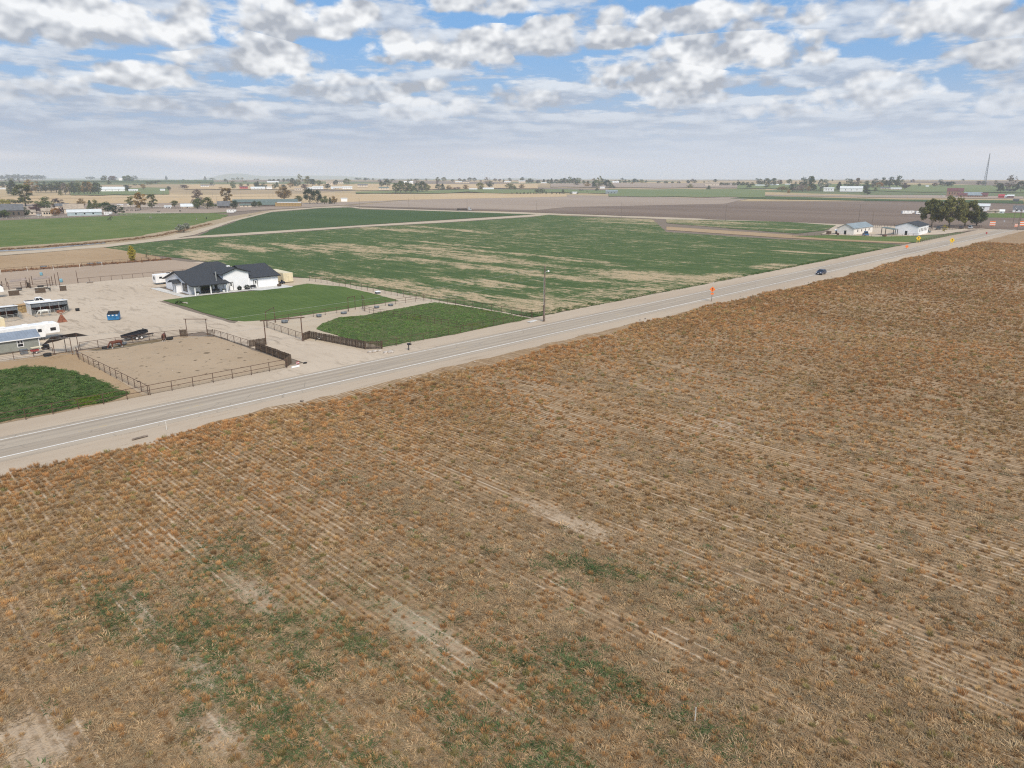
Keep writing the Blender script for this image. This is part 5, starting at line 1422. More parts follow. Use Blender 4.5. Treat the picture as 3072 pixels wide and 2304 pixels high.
horse_trailer('white and red horse trailer at the left picture edge behind the hay', (31.5, 226.5, 0.04), R(-3), 13.5, M_WHITEPAINT, M_RED)
horse_trailer('low white trailer at the left picture edge in front of the red striped one', (27.0, 212.5, 0.04), R(-2), 13.0, M_WHITEPAINT)
# shade pens beyond the yard
def pen(label, x0, x1, y0, y1, posts, rolled, seed):
    t = thing('shade_pen', label, 'pen', (x0, y0, 0.04))
    for x, y, h in posts:
        MB().tube((x - x0, y - y0, 0), (x - x0, y - y0, h), 0.085).build('post', M_PIPE, t)
    L_, D_ = x1 - x0, y1 - y0
    (a, b_) = rolled
    vs, fs = sail((a[0] - x0, a[1] - y0, a[2]), (b_[0] - x0, b_[1] - y0, b_[2]), (b_[0] - x0, b_[1] - y0 - 0.9, b_[2] - 0.55), (a[0] - x0, a[1] - y0 - 0.9, a[2] - 0.55), 7, 0.25)
    so = MB().add(vs, fs).build('rolled_shade', M_SHADE2, t); md = so.modifiers.new('thick', 'SOLIDIFY'); md.thickness = 0.05
    for z_ in (0.6, 1.3):
        MB().tube((0, D_, z_), (L_, D_, z_), 0.03).build('rail', M_CABLE, t)
    MB().tube((0.3, 0, 1.4), (L_ - 0.3, 0, 1.4), 0.04).build('rail', M_PALEPIPE, t); MB().tube((0.3, 0, 0.8), (L_ - 0.3, 0, 0.8), 0.025).build('rail', M_PALEPIPE, t)
    MB().tube((0, 0, 1.95), (0, D_, 1.95), 0.035).build('rail', M_CABLE, t)
    MB().box(0.0, 0.08, D_ - 3.4, D_, 0.0, 1.45).build('wind_panel', M_WOODDARK, t)
    return t
pen('pipe post pen with rolled shade cloth, left of the blue barrel', 40.4, 46.6, 226.8, 243, [(41.0, 242.6, 2.2), (42.7, 246.0, 2.55), (44.7, 238.6, 1.9), (46.1, 239.8, 2.2), (46.6, 241, 2.85), (41.7, 226.8, 1.4), (41.8, 239, 2.3)], ((42.6, 241, 2.5), (46.5, 241, 2.75)), 1)
pen('pipe post pen with rolled shade cloth, nearest the blue barrel', 46.8, 53.6, 226.8, 242, [(49.0, 246.0, 2.6), (47.4, 241.0, 2.7), (51.1, 238.8, 1.9), (51.9, 239.2, 2.5), (53.0, 241.4, 2.6), (53.4, 239.4, 3.5), (54.3, 239.4, 3.8), (51.4, 226.9, 1.45)], ((48.2, 241.0, 2.6), (52.4, 241.0, 2.8)), 2)
def wpanel(label, a, b_, h):
    t = thing('wind_break', label, 'windbreak', (a[0], a[1], 0.04), math.atan2(b_[1] - a[1], b_[0] - a[0]))
    L_ = math.hypot(b_[0] - a[0], b_[1] - a[1])
    MB().box(0, L_, -0.04, 0.04, 0.05, h).build('sheet', M_WOODBOARD, t); MB().box(0, L_, -0.06, 0.06, h, h + 0.08).build('cap', M_WHITEPOST, t)
    for x in (0, L_): MB().tube((x, 0, 0), (x, 0, h + 0.1), 0.05).build('post', M_PIPE, t)
wpanel('dark wooden wind panel on the left pen, beside the red striped trailer', (39.4, 226.6), (41.6, 226.3), 1.4); wpanel('dark wooden wind panel between the two shade pens', (45.5, 227.0), (47.8, 226.6), 1.45); wpanel('dark wooden wind panel at the right end of the shade pens', (51.5, 226.9), (52.8, 226.5), 1.4)
tub('dark rubber tub inside the right shade pen', (49.2, 238.0), 0.6, 0.6, M_RUBBER, 1.4, 'feed_tub'); tub('dark rubber tub inside the left shade pen', (43.6, 236.0), 0.55, 0.6, M_RUBBER, 1.3, 'feed_tub')
for lb, (x, y), h in (('pale blue barrel standing on the arena sand', (56.3,268.4), 0.95), ('pale blue barrel beside the tall pen posts', (56.4,246.1), 1.05)):
    o = tag(MB().lathe([(0.38, 0), (0.41, 0.05), (0.41, h * 0.32), (0.43, h * 0.34), (0.41, h * 0.36), (0.41, h * 0.66), (0.43, h * 0.68), (0.41, h * 0.70), (0.40, h)], 14).build('barrel', M_TEAL, None, True), lb, 'barrel'); o.location = (x, y, 0.06)
t = thing('timber_pile', 'short planks lying on the gravel below the arena corner post', 'planks', (62.0,238.8), R(10))
for k in range(5): MB().box(-0.9, 0.9, -0.35 + k * 0.15, -0.24 + k * 0.15, 0.0, 0.3).build('plank', M_WHITEPOST if k % 2 else M_POLEWOOD, t)
for k, (x, y) in enumerate([(62.5,292.7), (76.8,291.1), (79.9,291.4)]):
    tub('low dark trough along the back rail of the arena', (x, y), 0.6, 0.5, M_GREYPLASTIC, 1.8, 'trough', 'troughs along the arena back rail')

# ------------------------------------------------------------------ animals: one skinned body each, mane and tail as children
def quad_body(name, V, E, m_):
    me = bpy.data.meshes.new(name)
    me.from_pydata([v[:3] for v in V], E, [])
    me.materials.append(m_)
    o = bpy.data.objects.new(name, me)
    md = o.modifiers.new('skin', 'SKIN'); md.use_smooth_shade = True
    sk = me.skin_vertices[0]
    for i, v in enumerate(V):
        sk.data[i].radius = (v[3], v[4] if len(v) > 4 else v[3])
    sk.data[0].use_root = True
    o.modifiers.new('sub', 'SUBSURF').levels = 1
    o.modifiers['sub'].render_levels = 1
    return o
def coat(name, body, sock=None, belly=None):
    m, N, b = principled(name, 0.6, 0.25)
    tcn = N.node('ShaderNodeTexCoord').outputs['Object']
    z_ = N.xyz(tcn)[2]
    n = N.noise(tcn, 2.5, 3.0, 0.6)
    c = N.mix(N.ss(n, 0.35, 0.65), tuple(v * 0.8 for v in body), tuple(v * 1.2 for v in body))
    if belly:
        c = N.mix(N.ss(N.noise(tcn, 1.1, 1.0), 0.48, 0.54), c, belly)
    if sock:
        c = N.mix(N.ss(z_, 0.26, 0.32), sock, c)
    N.put(b.inputs['Base Color'], c)
    return m
def horse(label, loc, rz, m_, m_hair, grazing=True, scale=1.0, name='horse', group=None):
    t = thing(name, label, 'horse' if name == 'horse' else 'cow', loc, rz, group, scale)
    nz = [(0.98, 0, 1.28, 0.19, 0.16), (1.22, 0, 0.98, 0.15, 0.11), (1.42, 0, 0.66, 0.16, 0.12), (1.52, 0, 0.42, 0.13, 0.11), (1.54, 0, 0.18, 0.10)] if grazing else \
         [(0.95, 0, 1.42, 0.20, 0.15), (1.15, 0, 1.72, 0.16, 0.11), (1.28, 0, 1.92, 0.15, 0.12), (1.50, 0, 1.80, 0.13), (1.74, 0, 1.58, 0.09)]
    V = [(0.0, 0, 1.15, 0.31, 0.33), (0.40, 0, 1.12, 0.30, 0.32), (0.72, 0, 1.16, 0.27, 0.30)] + nz + [(-0.42, 0, 1.17, 0.32, 0.34), (-0.78, 0, 1.20, 0.31, 0.32), (-1.04, 0, 1.18, 0.19, 0.20)]
    E = [(0, 1), (1, 2), (2, 3), (3, 4), (4, 5), (5, 6), (6, 7), (0, 8), (8, 9), (9, 10)]
    def leg(root_i, x, y, front, dx):
        i = len(V)
        if front:
            V.extend([(x, y, 0.88, 0.16, 0.13), (x + dx * 0.5, y, 0.50, 0.08), (x + dx * 0.8, y, 0.16, 0.055), (x + dx + 0.03, y, 0.0, 0.07)])
        else:
            V.extend([(x + 0.02, y, 0.92, 0.20, 0.14), (x + 0.04 + dx * 0.4, y, 0.68, 0.13), (x - 0.14 + dx, y, 0.46, 0.075), (x - 0.10 + dx, y, 0.15, 0.055), (x - 0.06 + dx, y, 0.0, 0.07)])
        E.append((root_i, i))
        for k in range(i, len(V) - 1): E.append((k, k + 1))
    leg(2, 0.74, 0.16, True, 0.10); leg(2, 0.70, -0.16, True, -0.12); leg(9, -0.76, 0.17, False, 0.06); leg(9, -0.80, -0.17, False, -0.10)
    body = link(quad_body('body', V, E, m_), t)
    h_ = nz[-3]
    ea = MB()
    for sy in (-1, 1): ea.tube((h_[0] - 0.02, sy * 0.06, h_[2] + 0.08), (h_[0] + (-0.06 if grazing else 0.0), sy * 0.09, h_[2] + 0.24), 0.035, 0.01, n=5)
    ea.build('ears', m_hair, t)
    mn = MB()
    for k in range(7):
        u_ = k / 6
        q = Vector(V[2][:3]).lerp(Vector(nz[2][:3]), u_) + Vector((-0.04, 0, 0.20 * (1 - u_) + 0.12 * u_)) if not grazing else Vector((0.70, 0, 1.46)).lerp(Vector((1.42, 0, 0.80)), u_)
        mn.tube(q, q + Vector((-0.02, 0.10, -0.20)), 0.05, 0.02, n=5)
    mn.build('mane', m_hair, t)
    MB().tube((-0.98, 0, 1.30), (-1.14, 0, 1.05), 0.06, 0.08, n=6).tube((-1.14, 0, 1.05), (-1.13, 0, 0.45), 0.08, 0.02, n=6).build('tail', m_hair, t)
    return t
M_BAY = coat('bay_coat', (0.115, 0.042, 0.026), (0.62, 0.58, 0.54))
M_GREYHORSE = coat('grey_coat', (0.62, 0.63, 0.60), (0.28, 0.27, 0.26))
M_BLACKCOW = coat('black_coat', (0.018, 0.017, 0.017))
M_PINTO = coat('patchy_coat', (0.025, 0.022, 0.02), None, (0.62, 0.60, 0.56))
M_HAIR = mat('black_hair', (0.02, 0.017, 0.015), 0.2, 3.0, 0.8, 0.2)
M_GREYHAIR = mat('grey_hair', (0.45, 0.45, 0.44), 0.2, 3.0, 0.8, 0.2)
horse('bay horse with white legs eating from the black tub, left in the sand pen', (39.4, 141.2, 0.04), R(184), M_BAY, M_HAIR, True, 1.02)
horse('bay horse seen end on beside the tub near the pen gate', (47.8, 141.3, 0.04), R(60), M_BAY, M_HAIR, True, 0.98)
horse('grey horse standing in the pale rail run of the stall', (38.6, 187.4, 0.04), R(168), M_GREYHORSE, M_GREYHAIR, True, 1.0)
horse('brown and white pony in the right shade pen', (48.6, 228.6, 0.04), R(150), M_PINTO, M_HAIR, True, 0.85)
cow = horse('black cow grazing in the pasture, nearer of the close pair', (173.3,591.4) + (0.07,), R(10), M_BLACKCOW, M_HAIR, True, 1.0, 'cow', 'cattle in the pasture')
for lb, (x, y), a in (('black cow grazing in the pasture, farther of the close pair', (183.5,620.5), 200), ('black cow by the far fence, leftmost in line', (235.9,747.6), 30), ('black cow by the far fence, second in line', (239.0,744.6), 190), ('black cow by the far fence, third in line', (241.5,742.0), 80), ('black cow by the far fence, rightmost in line', (243.2,740.2), 140), ('small black cow standing alone near the farm pens', (266.2,699.1), 40), ('black cow close to the silver bush', (231.0,556.9), 60)):
    dup(cow, (x, y, 0.09), R(a), lb)
pin = horse('black and white horse grazing in the middle of the pasture', (204.3,596.5) + (0.07,), R(30), M_PINTO, M_HAIR, True, 1.0, 'horse', 'pied animals in the pasture')
dup(pin, (245.5,694.1) + (0.09,), R(160), 'pied horse at the far right end of the pasture'); dup(pin, (222.6,554.8) + (0.07,), R(250), 'pied horse just above the silver bush')

# ------------------------------------------------------------------ highway things
CARP = [(-2.15, 0.35), (2.1, 0.32), (2.2, 0.62), (2.05, 0.88), (1.0, 1.0), (-2.05, 1.02), (-2.2, 0.8)]
vehicle('car', 'dark navy car driving along the highway towards the camera', 'car', (235.4, 91.6, 0.055), R(180), 4.4, 1.84, CARP, (-1.95, -1.35, 0.15, 1.0, 0.98, 1.52), M_NAVY, (-1.3, 1.35), 0.34)
def diamond(label, loc, rz, s_, z_, m_, legs, mark=True, small=False, name='warning_sign', group=None):
    t = thing(name, label, 'sign', loc, rz, group)
    MB().add([(0, -0.03, z_ - s_), (s_, -0.03, z_), (0, -0.03, z_ + s_), (-s_, -0.03, z_), (0, 0.03, z_ - s_), (s_, 0.03, z_), (0, 0.03, z_ + s_), (-s_, 0.03, z_)],
             [(0, 1, 2, 3), (7, 6, 5, 4), (0, 4, 5, 1), (1, 5, 6, 2), (2, 6, 7, 3), (3, 7, 4, 0)]).build('board', m_, t)
    if mark:
        MB().add([(-0.08 * s_, -0.036, z_ - 0.5 * s_), (0.08 * s_, -0.036, z_ - 0.5 * s_), (0.08 * s_, -0.036, z_ + 0.2 * s_), (-0.08 * s_, -0.036, z_ + 0.2 * s_)], [(0, 1, 2, 3)]).add(
            [(-0.28 * s_, -0.036, z_ + 0.15 * s_), (0.28 * s_, -0.036, z_ + 0.15 * s_), (0, -0.036, z_ + 0.55 * s_)], [(0, 1, 2)]).build('symbol', M_BLACK, t)
    for x in legs:
        MB().box(x - 0.06, x + 0.06, 0.035, 0.11, 0, z_ if len(legs) > 1 else z_ - s_ * 0.5).build('leg', M_YELLOW if m_ is M_YELLOW else M_POLEWOOD, t)
    return t
SG = R(-45)
diamond('yellow diamond warning sign on two legs on the left side of the highway', (386.7, 106.0, 0.0), R(-60), 1.15, 2.25, M_YELLOW, (-0.5, 0.5))
diamond('yellow diamond warning sign on two legs on the right side of the highway', (383.3, 90.8, 0.0), R(-60), 1.15, 2.3, M_YELLOW, (-0.5, 0.5))
t = diamond('orange roadwork sign with small plate on the near shoulder of the highway', (162.9, 89.9, 0.0), R(-50), 0.72, 3.05, M_ORANGE, (0.0,), True, name='roadwork_sign')
MB().box(-0.38, 0.38, -0.03, 0.03, 1.75, 2.15).build('plate', M_ORANGE, t); MB().box(-0.02, 0.02, -0.02, 0.02, 0, 2.0).build('stand', M_POLEWOOD, t)
t = diamond('low orange marker in the lane left of the yellow signs', (351.0, 100.4, 0.0), R(-55), 0.75, 0.95, M_ORANGE, (0.0,), False, name='roadwork_marker')
t = diamond('small red marker near the far end of the highway', (471.4,95.5) + (0.0,), R(-60), 0.6, 0.9, M_RED, (0.0,), False, name='roadwork_marker')
def barricade(label, loc, s_=1.0, group=None):
    t = thing('barricade', label, 'barricade', loc, R(-60), group, s_)
    for k, m_ in enumerate((M_ORANGE, M_WHITEPAINT, M_ORANGE, M_WHITEPAINT, M_ORANGE)):
        MB().box(-1.5, 1.5, -0.04, 0.04, 0.5 + k * 0.5, 0.92 + k * 0.5).build('bar', m_, t)
    for x in (-1.2, 1.2): MB().box(x - 0.06, x + 0.06, 0.045, 0.12, 0, 2.95).build('leg', M_WHITEPAINT, t); MB().box(x - 0.05, x + 0.05, -0.7, 0.7, 0.0, 0.1).build('foot', M_WHITEPAINT, t)
barricade('orange and white barricade on the highway left of the crossing', (555.6,110.2) + (0.06,), 1.1); barricade('orange and white barricade at the right picture edge on the crossing', (563.9,95.1) + (0.06,), 1.2); barricade('low orange and white barricade beside the leaning pole', (553.5,96.6) + (0.06,), 0.75)
t = thing('road_sign', 'grey back of a road sign beside the crossing', 'sign', (578.6,108.3) + (0.05,), R(-60)); MB().lathe([(0.6, -0.03), (0.6, 0.03)], 8).build('board', M_CHROME, t).rotation_euler = (R(90), 0, 0); t.children[0].location = (0, 0, 2.4); MB().tube((0, 0.06, 0), (0, 0.06, 2.6), 0.05).build('post', M_CHROME, t)
r = random.Random(9)
for k in range(26):
    x = r.uniform(20, 240); rock('shoulder_stone', 'small stone on the dusty highway shoulder below the weeds', (x, 86.9 + r.uniform(-0.6, 1.6)), r.uniform(0.10, 0.24), 60 + k, M_STONE if k % 3 else M_POLEWOOD, 'stones along the highway shoulder')
o = tag(MB().tube((-0.9, 0, 0.12), (0.9, 0.15, 0.12), 0.12, n=6).build('fallen_branch', M_POLEWOOD), 'grey branch lying on the shoulder at the field edge', 'branch'); o.location = (25.5,88.0) + (0,)
o = tag(MB().box(-0.02, 0.02, -0.02, 0.02, 0, 1.0).build('survey_stake', M_WHITEPOST), 'thin pale survey stake standing in the near field', 'stake'); o.location = (31.4,16.3) + (0,)
o = tag(MB().box(-0.03, 0.03, -0.03, 0.03, 0, 1.1).build('survey_stake', M_WHITEPOST), 'thin pale stake at the edge of the highway shoulder', 'stake'); o.location = (28.9,88.9) + (0,)
# ------------------------------------------------------------------ trees
def tree_leaf(name, c1, c2):
    m, N, b = principled(name, 0.75, 0.15)
    oi = N.node('ShaderNodeObjectInfo').outputs['Random']
    tcn = N.node('ShaderNodeTexCoord').outputs['Object']
    n = N.noise(tcn, 5.0, 3.0, 0.6)
    isl = N.node('ShaderNodeNewGeometry').outputs['Random Per Island']
    f = N.m('ADD', N.m('MULTIPLY', n, 0.55), N.m('ADD', N.m('MULTIPLY', isl, 0.25), N.m('MULTIPLY_ADD', oi, 0.5, -0.12)))
    c = N.mix(N.ss(f, 0.2, 0.85), c1, c2)
    N.put(b.inputs['Base Color'], c)
    tl = N.node('ShaderNodeBsdfTranslucent'); N.put(tl.inputs[0], c)
    ms = N.node('ShaderNodeMixShader'); ms.inputs[0].default_value = 0.2
    N.t.links.new(b.outputs[0], ms.inputs[1]); N.t.links.new(tl.outputs[0], ms.inputs[2]); N.t.links.new(ms.outputs[0], N.t.nodes['Material Output'].inputs[0])
    return m
LEAF = dict(
    green=tree_leaf('green_leaves', (0.054, 0.084, 0.030), (0.128, 0.162, 0.057)),
    dark=tree_leaf('dark_leaves', (0.032, 0.054, 0.030), (0.078, 0.105, 0.051)),
    olive=tree_leaf('olive_leaves', (0.115, 0.128, 0.043), (0.236, 0.223, 0.081)),
    autumn=tree_leaf('autumn_leaves', (0.182, 0.119, 0.041), (0.338, 0.216, 0.074)),
    orange=tree_leaf('orange_leaves', (0.257, 0.115, 0.034), (0.392, 0.203, 0.054)),
    yellow=tree_leaf('yellow_leaves', (0.270, 0.250, 0.038), (0.486, 0.405, 0.061)),
    purple=tree_leaf('purple_leaves', (0.081, 0.041, 0.046), (0.149, 0.078, 0.078)),
    silver=tree_leaf('silver_leaves', (0.196, 0.216, 0.162), (0.338, 0.358, 0.284)),
    twig=tree_leaf('bare_twigs', (0.203, 0.162, 0.135), (0.338, 0.270, 0.223)))
M_BARK = mat('bark', (0.10, 0.08, 0.062), 0.2, 4.0, 0.9, 0.1)
def crown_mesh(kind, seed, n, leaf):
    """unit tree, height 1: returns (trunk builder, crown verts, faces)"""
    r = random.Random(seed)
    tk = MB()
    cl = []
    if kind == 'round':
        tk.tube((0, 0, 0), (0.01, 0, 0.30), 0.030, 0.020, n=7)
        for k in range(26):
            a = r.uniform(0, 6.28); el_ = r.uniform(-1.1, 1.4)
            q = Vector((math.cos(a) * math.cos(el_) * r.uniform(0.22, 0.36), math.sin(a) * math.cos(el_) * r.uniform(0.22, 0.36), 0.52 + math.sin(el_) * r.uniform(0.26, 0.38)))
            cl.append((q, r.uniform(0.10, 0.17)))
        cl += [(Vector((0, 0, 0.5)), 0.24), (Vector((0, 0, 0.72)), 0.18), (Vector((0, 0, 0.3)), 0.2)]
    elif kind == 'wide':
        tk.tube((0, 0, 0), (0.01, 0, 0.24), 0.030, 0.024, n=7)
        for k in range(46):
            a = r.uniform(0, 6.28); rr = 0.48 * math.sqrt(r.random()); z_ = 0.26 + 0.66 * math.sqrt(max(0, 1 - (rr / 0.56) ** 2)) * r.random() ** 0.75
            cl.append((Vector((math.cos(a) * rr, math.sin(a) * rr, z_)), r.uniform(0.06, 0.13)))
    elif kind == 'sparse':
        tk.tube((0, 0, 0), (0.01, 0, 0.3), 0.022, 0.014, n=7)
        for k in range(30):
            a = r.uniform(0, 6.28); z_ = r.uniform(0.20, 0.96); rr = 0.27 * math.sin((z_ - 0.05) / 1.0 * math.pi) ** 0.6 * r.uniform(0.3, 1.1)
            cl.append((Vector((math.cos(a) * rr, math.sin(a) * rr, z_)), r.uniform(0.05, 0.10)))
    elif kind == 'poplar':
        tk.tube((0, 0, 0), (0, 0, 0.7), 0.022, 0.010, n=6)
        for k in range(22):
            z_ = 0.08 + 0.88 * k / 21; rr = 0.105 * math.sin(min(1, (z_ + 0.10) / 0.75) * math.pi * 0.5) * (1 if z_ < 0.62 else max(0.15, (1.0 - z_) / 0.38))
            a = k * 2.4
            cl.append((Vector((math.cos(a) * rr, math.sin(a) * rr, z_)), 0.055 + rr * 0.4))
    elif kind == 'conifer':
        tk.tube((0, 0, 0), (0, 0, 0.8), 0.028, 0.008, n=6)
        for k in range(34):
            z_ = 0.08 + 0.88 * (k / 33); rr = 0.27 * (1 - z_) ** 0.8 * r.uniform(0.55, 1.0); a = k * 2.4
            cl.append((Vector((math.cos(a) * rr, math.sin(a) * rr, z_)), 0.035 + 0.085 * (1 - z_)))
    elif kind == 'bush':
        tk.tube((0, 0, 0), (0, 0, 0.3), 0.05, 0.03, n=6)
        for k in range(18):
            a = r.uniform(0, 6.28); rr = 0.5 * math.sqrt(r.random()); z_ = 0.18 + 0.66 * math.sqrt(max(0, 1 - (rr / 0.58) ** 2)) * r.uniform(0.3, 1)
            cl.append((Vector((math.cos(a) * rr, math.sin(a) * rr, z_)), r.uniform(0.12, 0.2)))
    if kind in ('round', 'wide', 'sparse'):
        z0 = {'round': 0.30, 'wide': 0.24, 'sparse': 0.28}[kind]
        for q, rad in cl[::2]:
            mid_ = Vector((q.x * 0.45, q.y * 0.45, z0 + (q.z - z0) * 0.5))
            tk.tube((0.01, 0, z0), mid_, 0.009, 0.005, n=5, cap=False); tk.tube(mid_, q, 0.005, 0.002, n=4, cap=False)
    vs, fs = [], []
    per = max(4, n // len(cl))
    for q, rad in cl:
        for k in range(per):
            g_ = Vector((r.gauss(0, 1), r.gauss(0, 1), r.gauss(0, 0.8)))
            g_ = g_.normalized() * rad * r.random() ** 0.35
            c = q + g_
            u_ = Vector((r.uniform(-1, 1), r.uniform(-1, 1), r.uniform(-0.7, 0.7))).normalized() * leaf * r.uniform(0.6, 1.4)
            w_ = u_.cross(Vector((r.uniform(-1, 1), r.uniform(-1, 1), r.uniform(-1, 1)))).normalized() * leaf * r.uniform(0.4, 0.8)
            i = len(vs)
            vs += [tuple(c - u_), tuple(c + w_), tuple(c + u_), tuple(c - w_)]
            fs.append((i, i + 1, i + 2, i + 3))
    return tk, vs, fs
PROTO = {}
def proto(kind, colr, var, n=900, leaf=0.030):
    key = (kind, var, n)
    if key not in PROTO:
        tk, vs_c, fs_c = crown_mesh(kind, hash((kind, var)) % 1000 if False else {'round': 10, 'wide': 20, 'sparse': 30, 'poplar': 40, 'conifer': 50, 'bush': 60}[kind] + var, n, leaf)
        tm = bpy.data.meshes.new('trunk'); tm.from_pydata(tk.v, [], tk.f); tm.materials.append(M_BARK)
        PROTO[key] = (tm, vs_c, fs_c)
    tm, vs_c, fs_c = PROTO[key]
    k2 = key + (colr,)
    if k2 not in PROTO:
        cm = bpy.data.meshes.new('crown'); cm.from_pydata(vs_c, [], fs_c); cm.materials.append(LEAF[colr])
        PROTO[k2] = cm
    return tm, PROTO[k2]
NAMES = dict(round='deciduous_tree', wide='deciduous_tree', sparse='deciduous_tree', poplar='poplar_tree', conifer='conifer_tree', bush='bush')
trng = random.Random(5)
def tree(kind, colr, q, label, group=None, widen=1.0, n=900, leaf=0.030):
    x, y, z_, h = q
    h = max(h * (1.12 if h > 6 else 1.0), 1.0)
    t = thing(NAMES[kind], label, 'bush' if kind == 'bush' else 'tree', (x, y, z_), trng.uniform(0, 6.28), group)
    tm, cm = proto(kind, colr, trng.randrange(3), n, leaf)
    wf = widen * (1.25 if math.hypot(x, y) > 650 else 1.0)
    t.scale = (h * wf, h * wf, h)
    link(bpy.data.objects.new('trunk', tm), t)
    link(bpy.data.objects.new('crown', cm), t)
    return t
# near trees
tree('poplar', 'yellow', (91.4,291.8,0.0,5.7), 'yellow columnar poplar at the back rail of the arena', None, 1.5, 2600, 0.022)
tree('sparse', 'olive', (97.9,295.6,0.0,3.8), 'thin pale sapling right of the yellow poplar', None, 0.9, 300, 0.022)
tree('bush', 'silver', (164.0,428.7,0.0,5.9), 'large silver green bush beside the canal lanes', None, 1.25, 2600, 0.05)
GT = 'tall trees behind the white barn'
tree('wide', 'olive', (519.0,136.0,0.0,17.0), 'leftmost tall tree in the clump right of the white barn', GT, 0.78, 11000, 0.028)
tree('wide', 'olive', (516.2,125.3,0.0,17.7), 'second tall tree from the left in the clump by the highway', GT, 0.90, 9000, 0.026)
tree('wide', 'olive', (536.3,121.4,0.0,16.5), 'third tall tree in the clump, with bare lower branches', GT, 0.86, 9000, 0.026)
tree('round', 'dark', (553.3,118.6,0.0,11.8), 'dark dense tree at the right end of the clump by the highway', GT, 1.05, 6000, 0.024)
tree('sparse', 'yellow', (475.0,117.2,0.0,4.3), 'small yellowish sapling in front of the tall clump', None, 1.2, 700, 0.03)
tree('sparse', 'twig', (478.6,125.4,0.0,6.4), 'small bare shrub left of the tall clump', None, 0.9, 500, 0.02)
# left farm
FARM = 'trees around the farm beyond the pasture'
for kind, colr, q, lb, wd in (
    ('sparse', 'olive', (199.8,965.2,0.0,20.6), 'tall loose olive tree rising over the brown house', 1.25),
    ('bush', 'yellow', (187.2,1010.8,0.0,7.3), 'yellow green hedge tree at the left picture edge', 1.6),
    ('bush', 'olive', (198.4,1034.2,0.0,7.3), 'yellow green hedge tree second from the left picture edge', 1.5),
    ('bush', 'olive', (202.8,1029.7,0.0,6.3), 'yellow green hedge tree left of the tall olive tree', 1.2),
    ('round', 'green', (188.1,836.4,0.0,11.7), 'round green tree left of the tan house', 1.25),
    ('conifer', 'dark', (134.8,695.1,0.0,8.3), 'dark evergreen in front of the brown house', 1.5),
    ('round', 'dark', (142.8,698.6,0.0,7.7), 'dark round tree at the right end of the brown house', 0.95),
    ('bush', 'green', (124.9,684.4,0.0,6.9), 'low green shrub in front of the brown house, at the picture edge', 1.1),
    ('round', 'purple', (167.1,773.5,0.0,7.4), 'purple leaved tree left of the white car', 1.35),
    ('round', 'purple', (183.2,751.0,0.0,5.9), 'purple leaved tree left of the light blue barn', 1.5),
    ('round', 'orange', (163.7,694.7,0.0,6.2), 'orange autumn tree left of the light blue barn', 1.15),
    ('round', 'autumn', (234.1,884.6,0.0,8.8), 'small golden tree behind the light blue barn', 0.95),
    ('conifer', 'green', (225.6,823.9,0.0,8.1), 'pointed green tree behind the light blue barn', 1.1),
    ('round', 'olive', (227.6,809.1,0.0,8.9), 'yellow green tree right of the pointed one behind the barn', 1.0),
    ('round', 'green', (212.8,731.4,0.0,8.8), 'dusky green tree right of the light blue barn', 1.1),
    ('wide', 'dark', (205.1,679.8,0.0,7.8), 'low dark spreading tree at the right end of the farm', 1.3),
    ('sparse', 'twig', (205.1,857.8,0.0,9.0), 'brown bare tree above the orange tree', 1.6),
    ('sparse', 'olive', (271.3,847.0,0.0,10.8), 'small thin tree left of the tall thin one by the pens', 1.0),
    ('sparse', 'autumn', (252.1,759.5,0.0,14.9), 'tall thin autumn tree by the cattle pens', 0.9),
    ('sparse', 'olive', (276.5,799.1,0.0,12.6), 'thin green and yellow tree right of the tall thin autumn tree', 1.1),
    ('round', 'olive', (306.7,818.3,0.0,6.6), 'low olive tree left of the small white roofed house', 1.3),
    ('sparse', 'twig', (317.9,782.5,0.0,16.9), 'tall pale sparse tree behind the willow', 0.85),
    ('round', 'green', (302.9,748.4,0.0,9.9), 'grey green round tree below the tall pale one', 1.15),
    ('round', 'olive', (309.7,741.5,0.0,11.1), 'yellow green willow right of the grey green tree', 1.0),
    ('bush', 'green', (328.7,771.6,0.0,5.1), 'low green shrub right of the willow', 1.3),
    ('sparse', 'autumn', (381.2,853.1,0.0,16.8), 'tall branching autumn tree above the dark roofed house', 1.05),
    ('round', 'dark', (331.7,725.6,0.0,8.0), 'dark tree at the right end of the dark roofed house', 1.1),
    ('round', 'dark', (362.8,747.5,0.0,6.6), 'dark tree in front of the green roofed barn, left of two', 0.95),
    ('round', 'green', (368.9,748.4,0.0,6.1), 'dark tree in front of the green roofed barn, right of two', 0.95),
    ('round', 'autumn', (514.6,966.1,0.0,18.6), 'large golden brown tree behind the green roofed barn', 1.05),
    ('round', 'olive', (488.7,878.0,0.0,7.7), 'olive tree between the barn and the dark clump', 1.5),
    ('round', 'dark', (463.0,805.9,0.0,17.5), 'tallest dark tree in the clump right of the green barn', 0.75),
    ('round', 'dark', (469.2,799.6,0.0,15.4), 'dark tree right of the tallest in the clump by the barn', 0.75),
    ('round', 'green', (470.4,784.9,0.0,9.0), 'green tree right of the dark clump', 1.1),
    ('round', 'autumn', (484.0,784.6,0.0,8.8), 'small autumn tree at the right end of the clump', 0.9),
    ('conifer', 'dark', (480.5,788.2,0.0,7.2), 'small dark evergreen between the green and autumn trees', 1.0)):
    tree(kind, colr, q, lb, FARM, wd, 1500, 0.034)
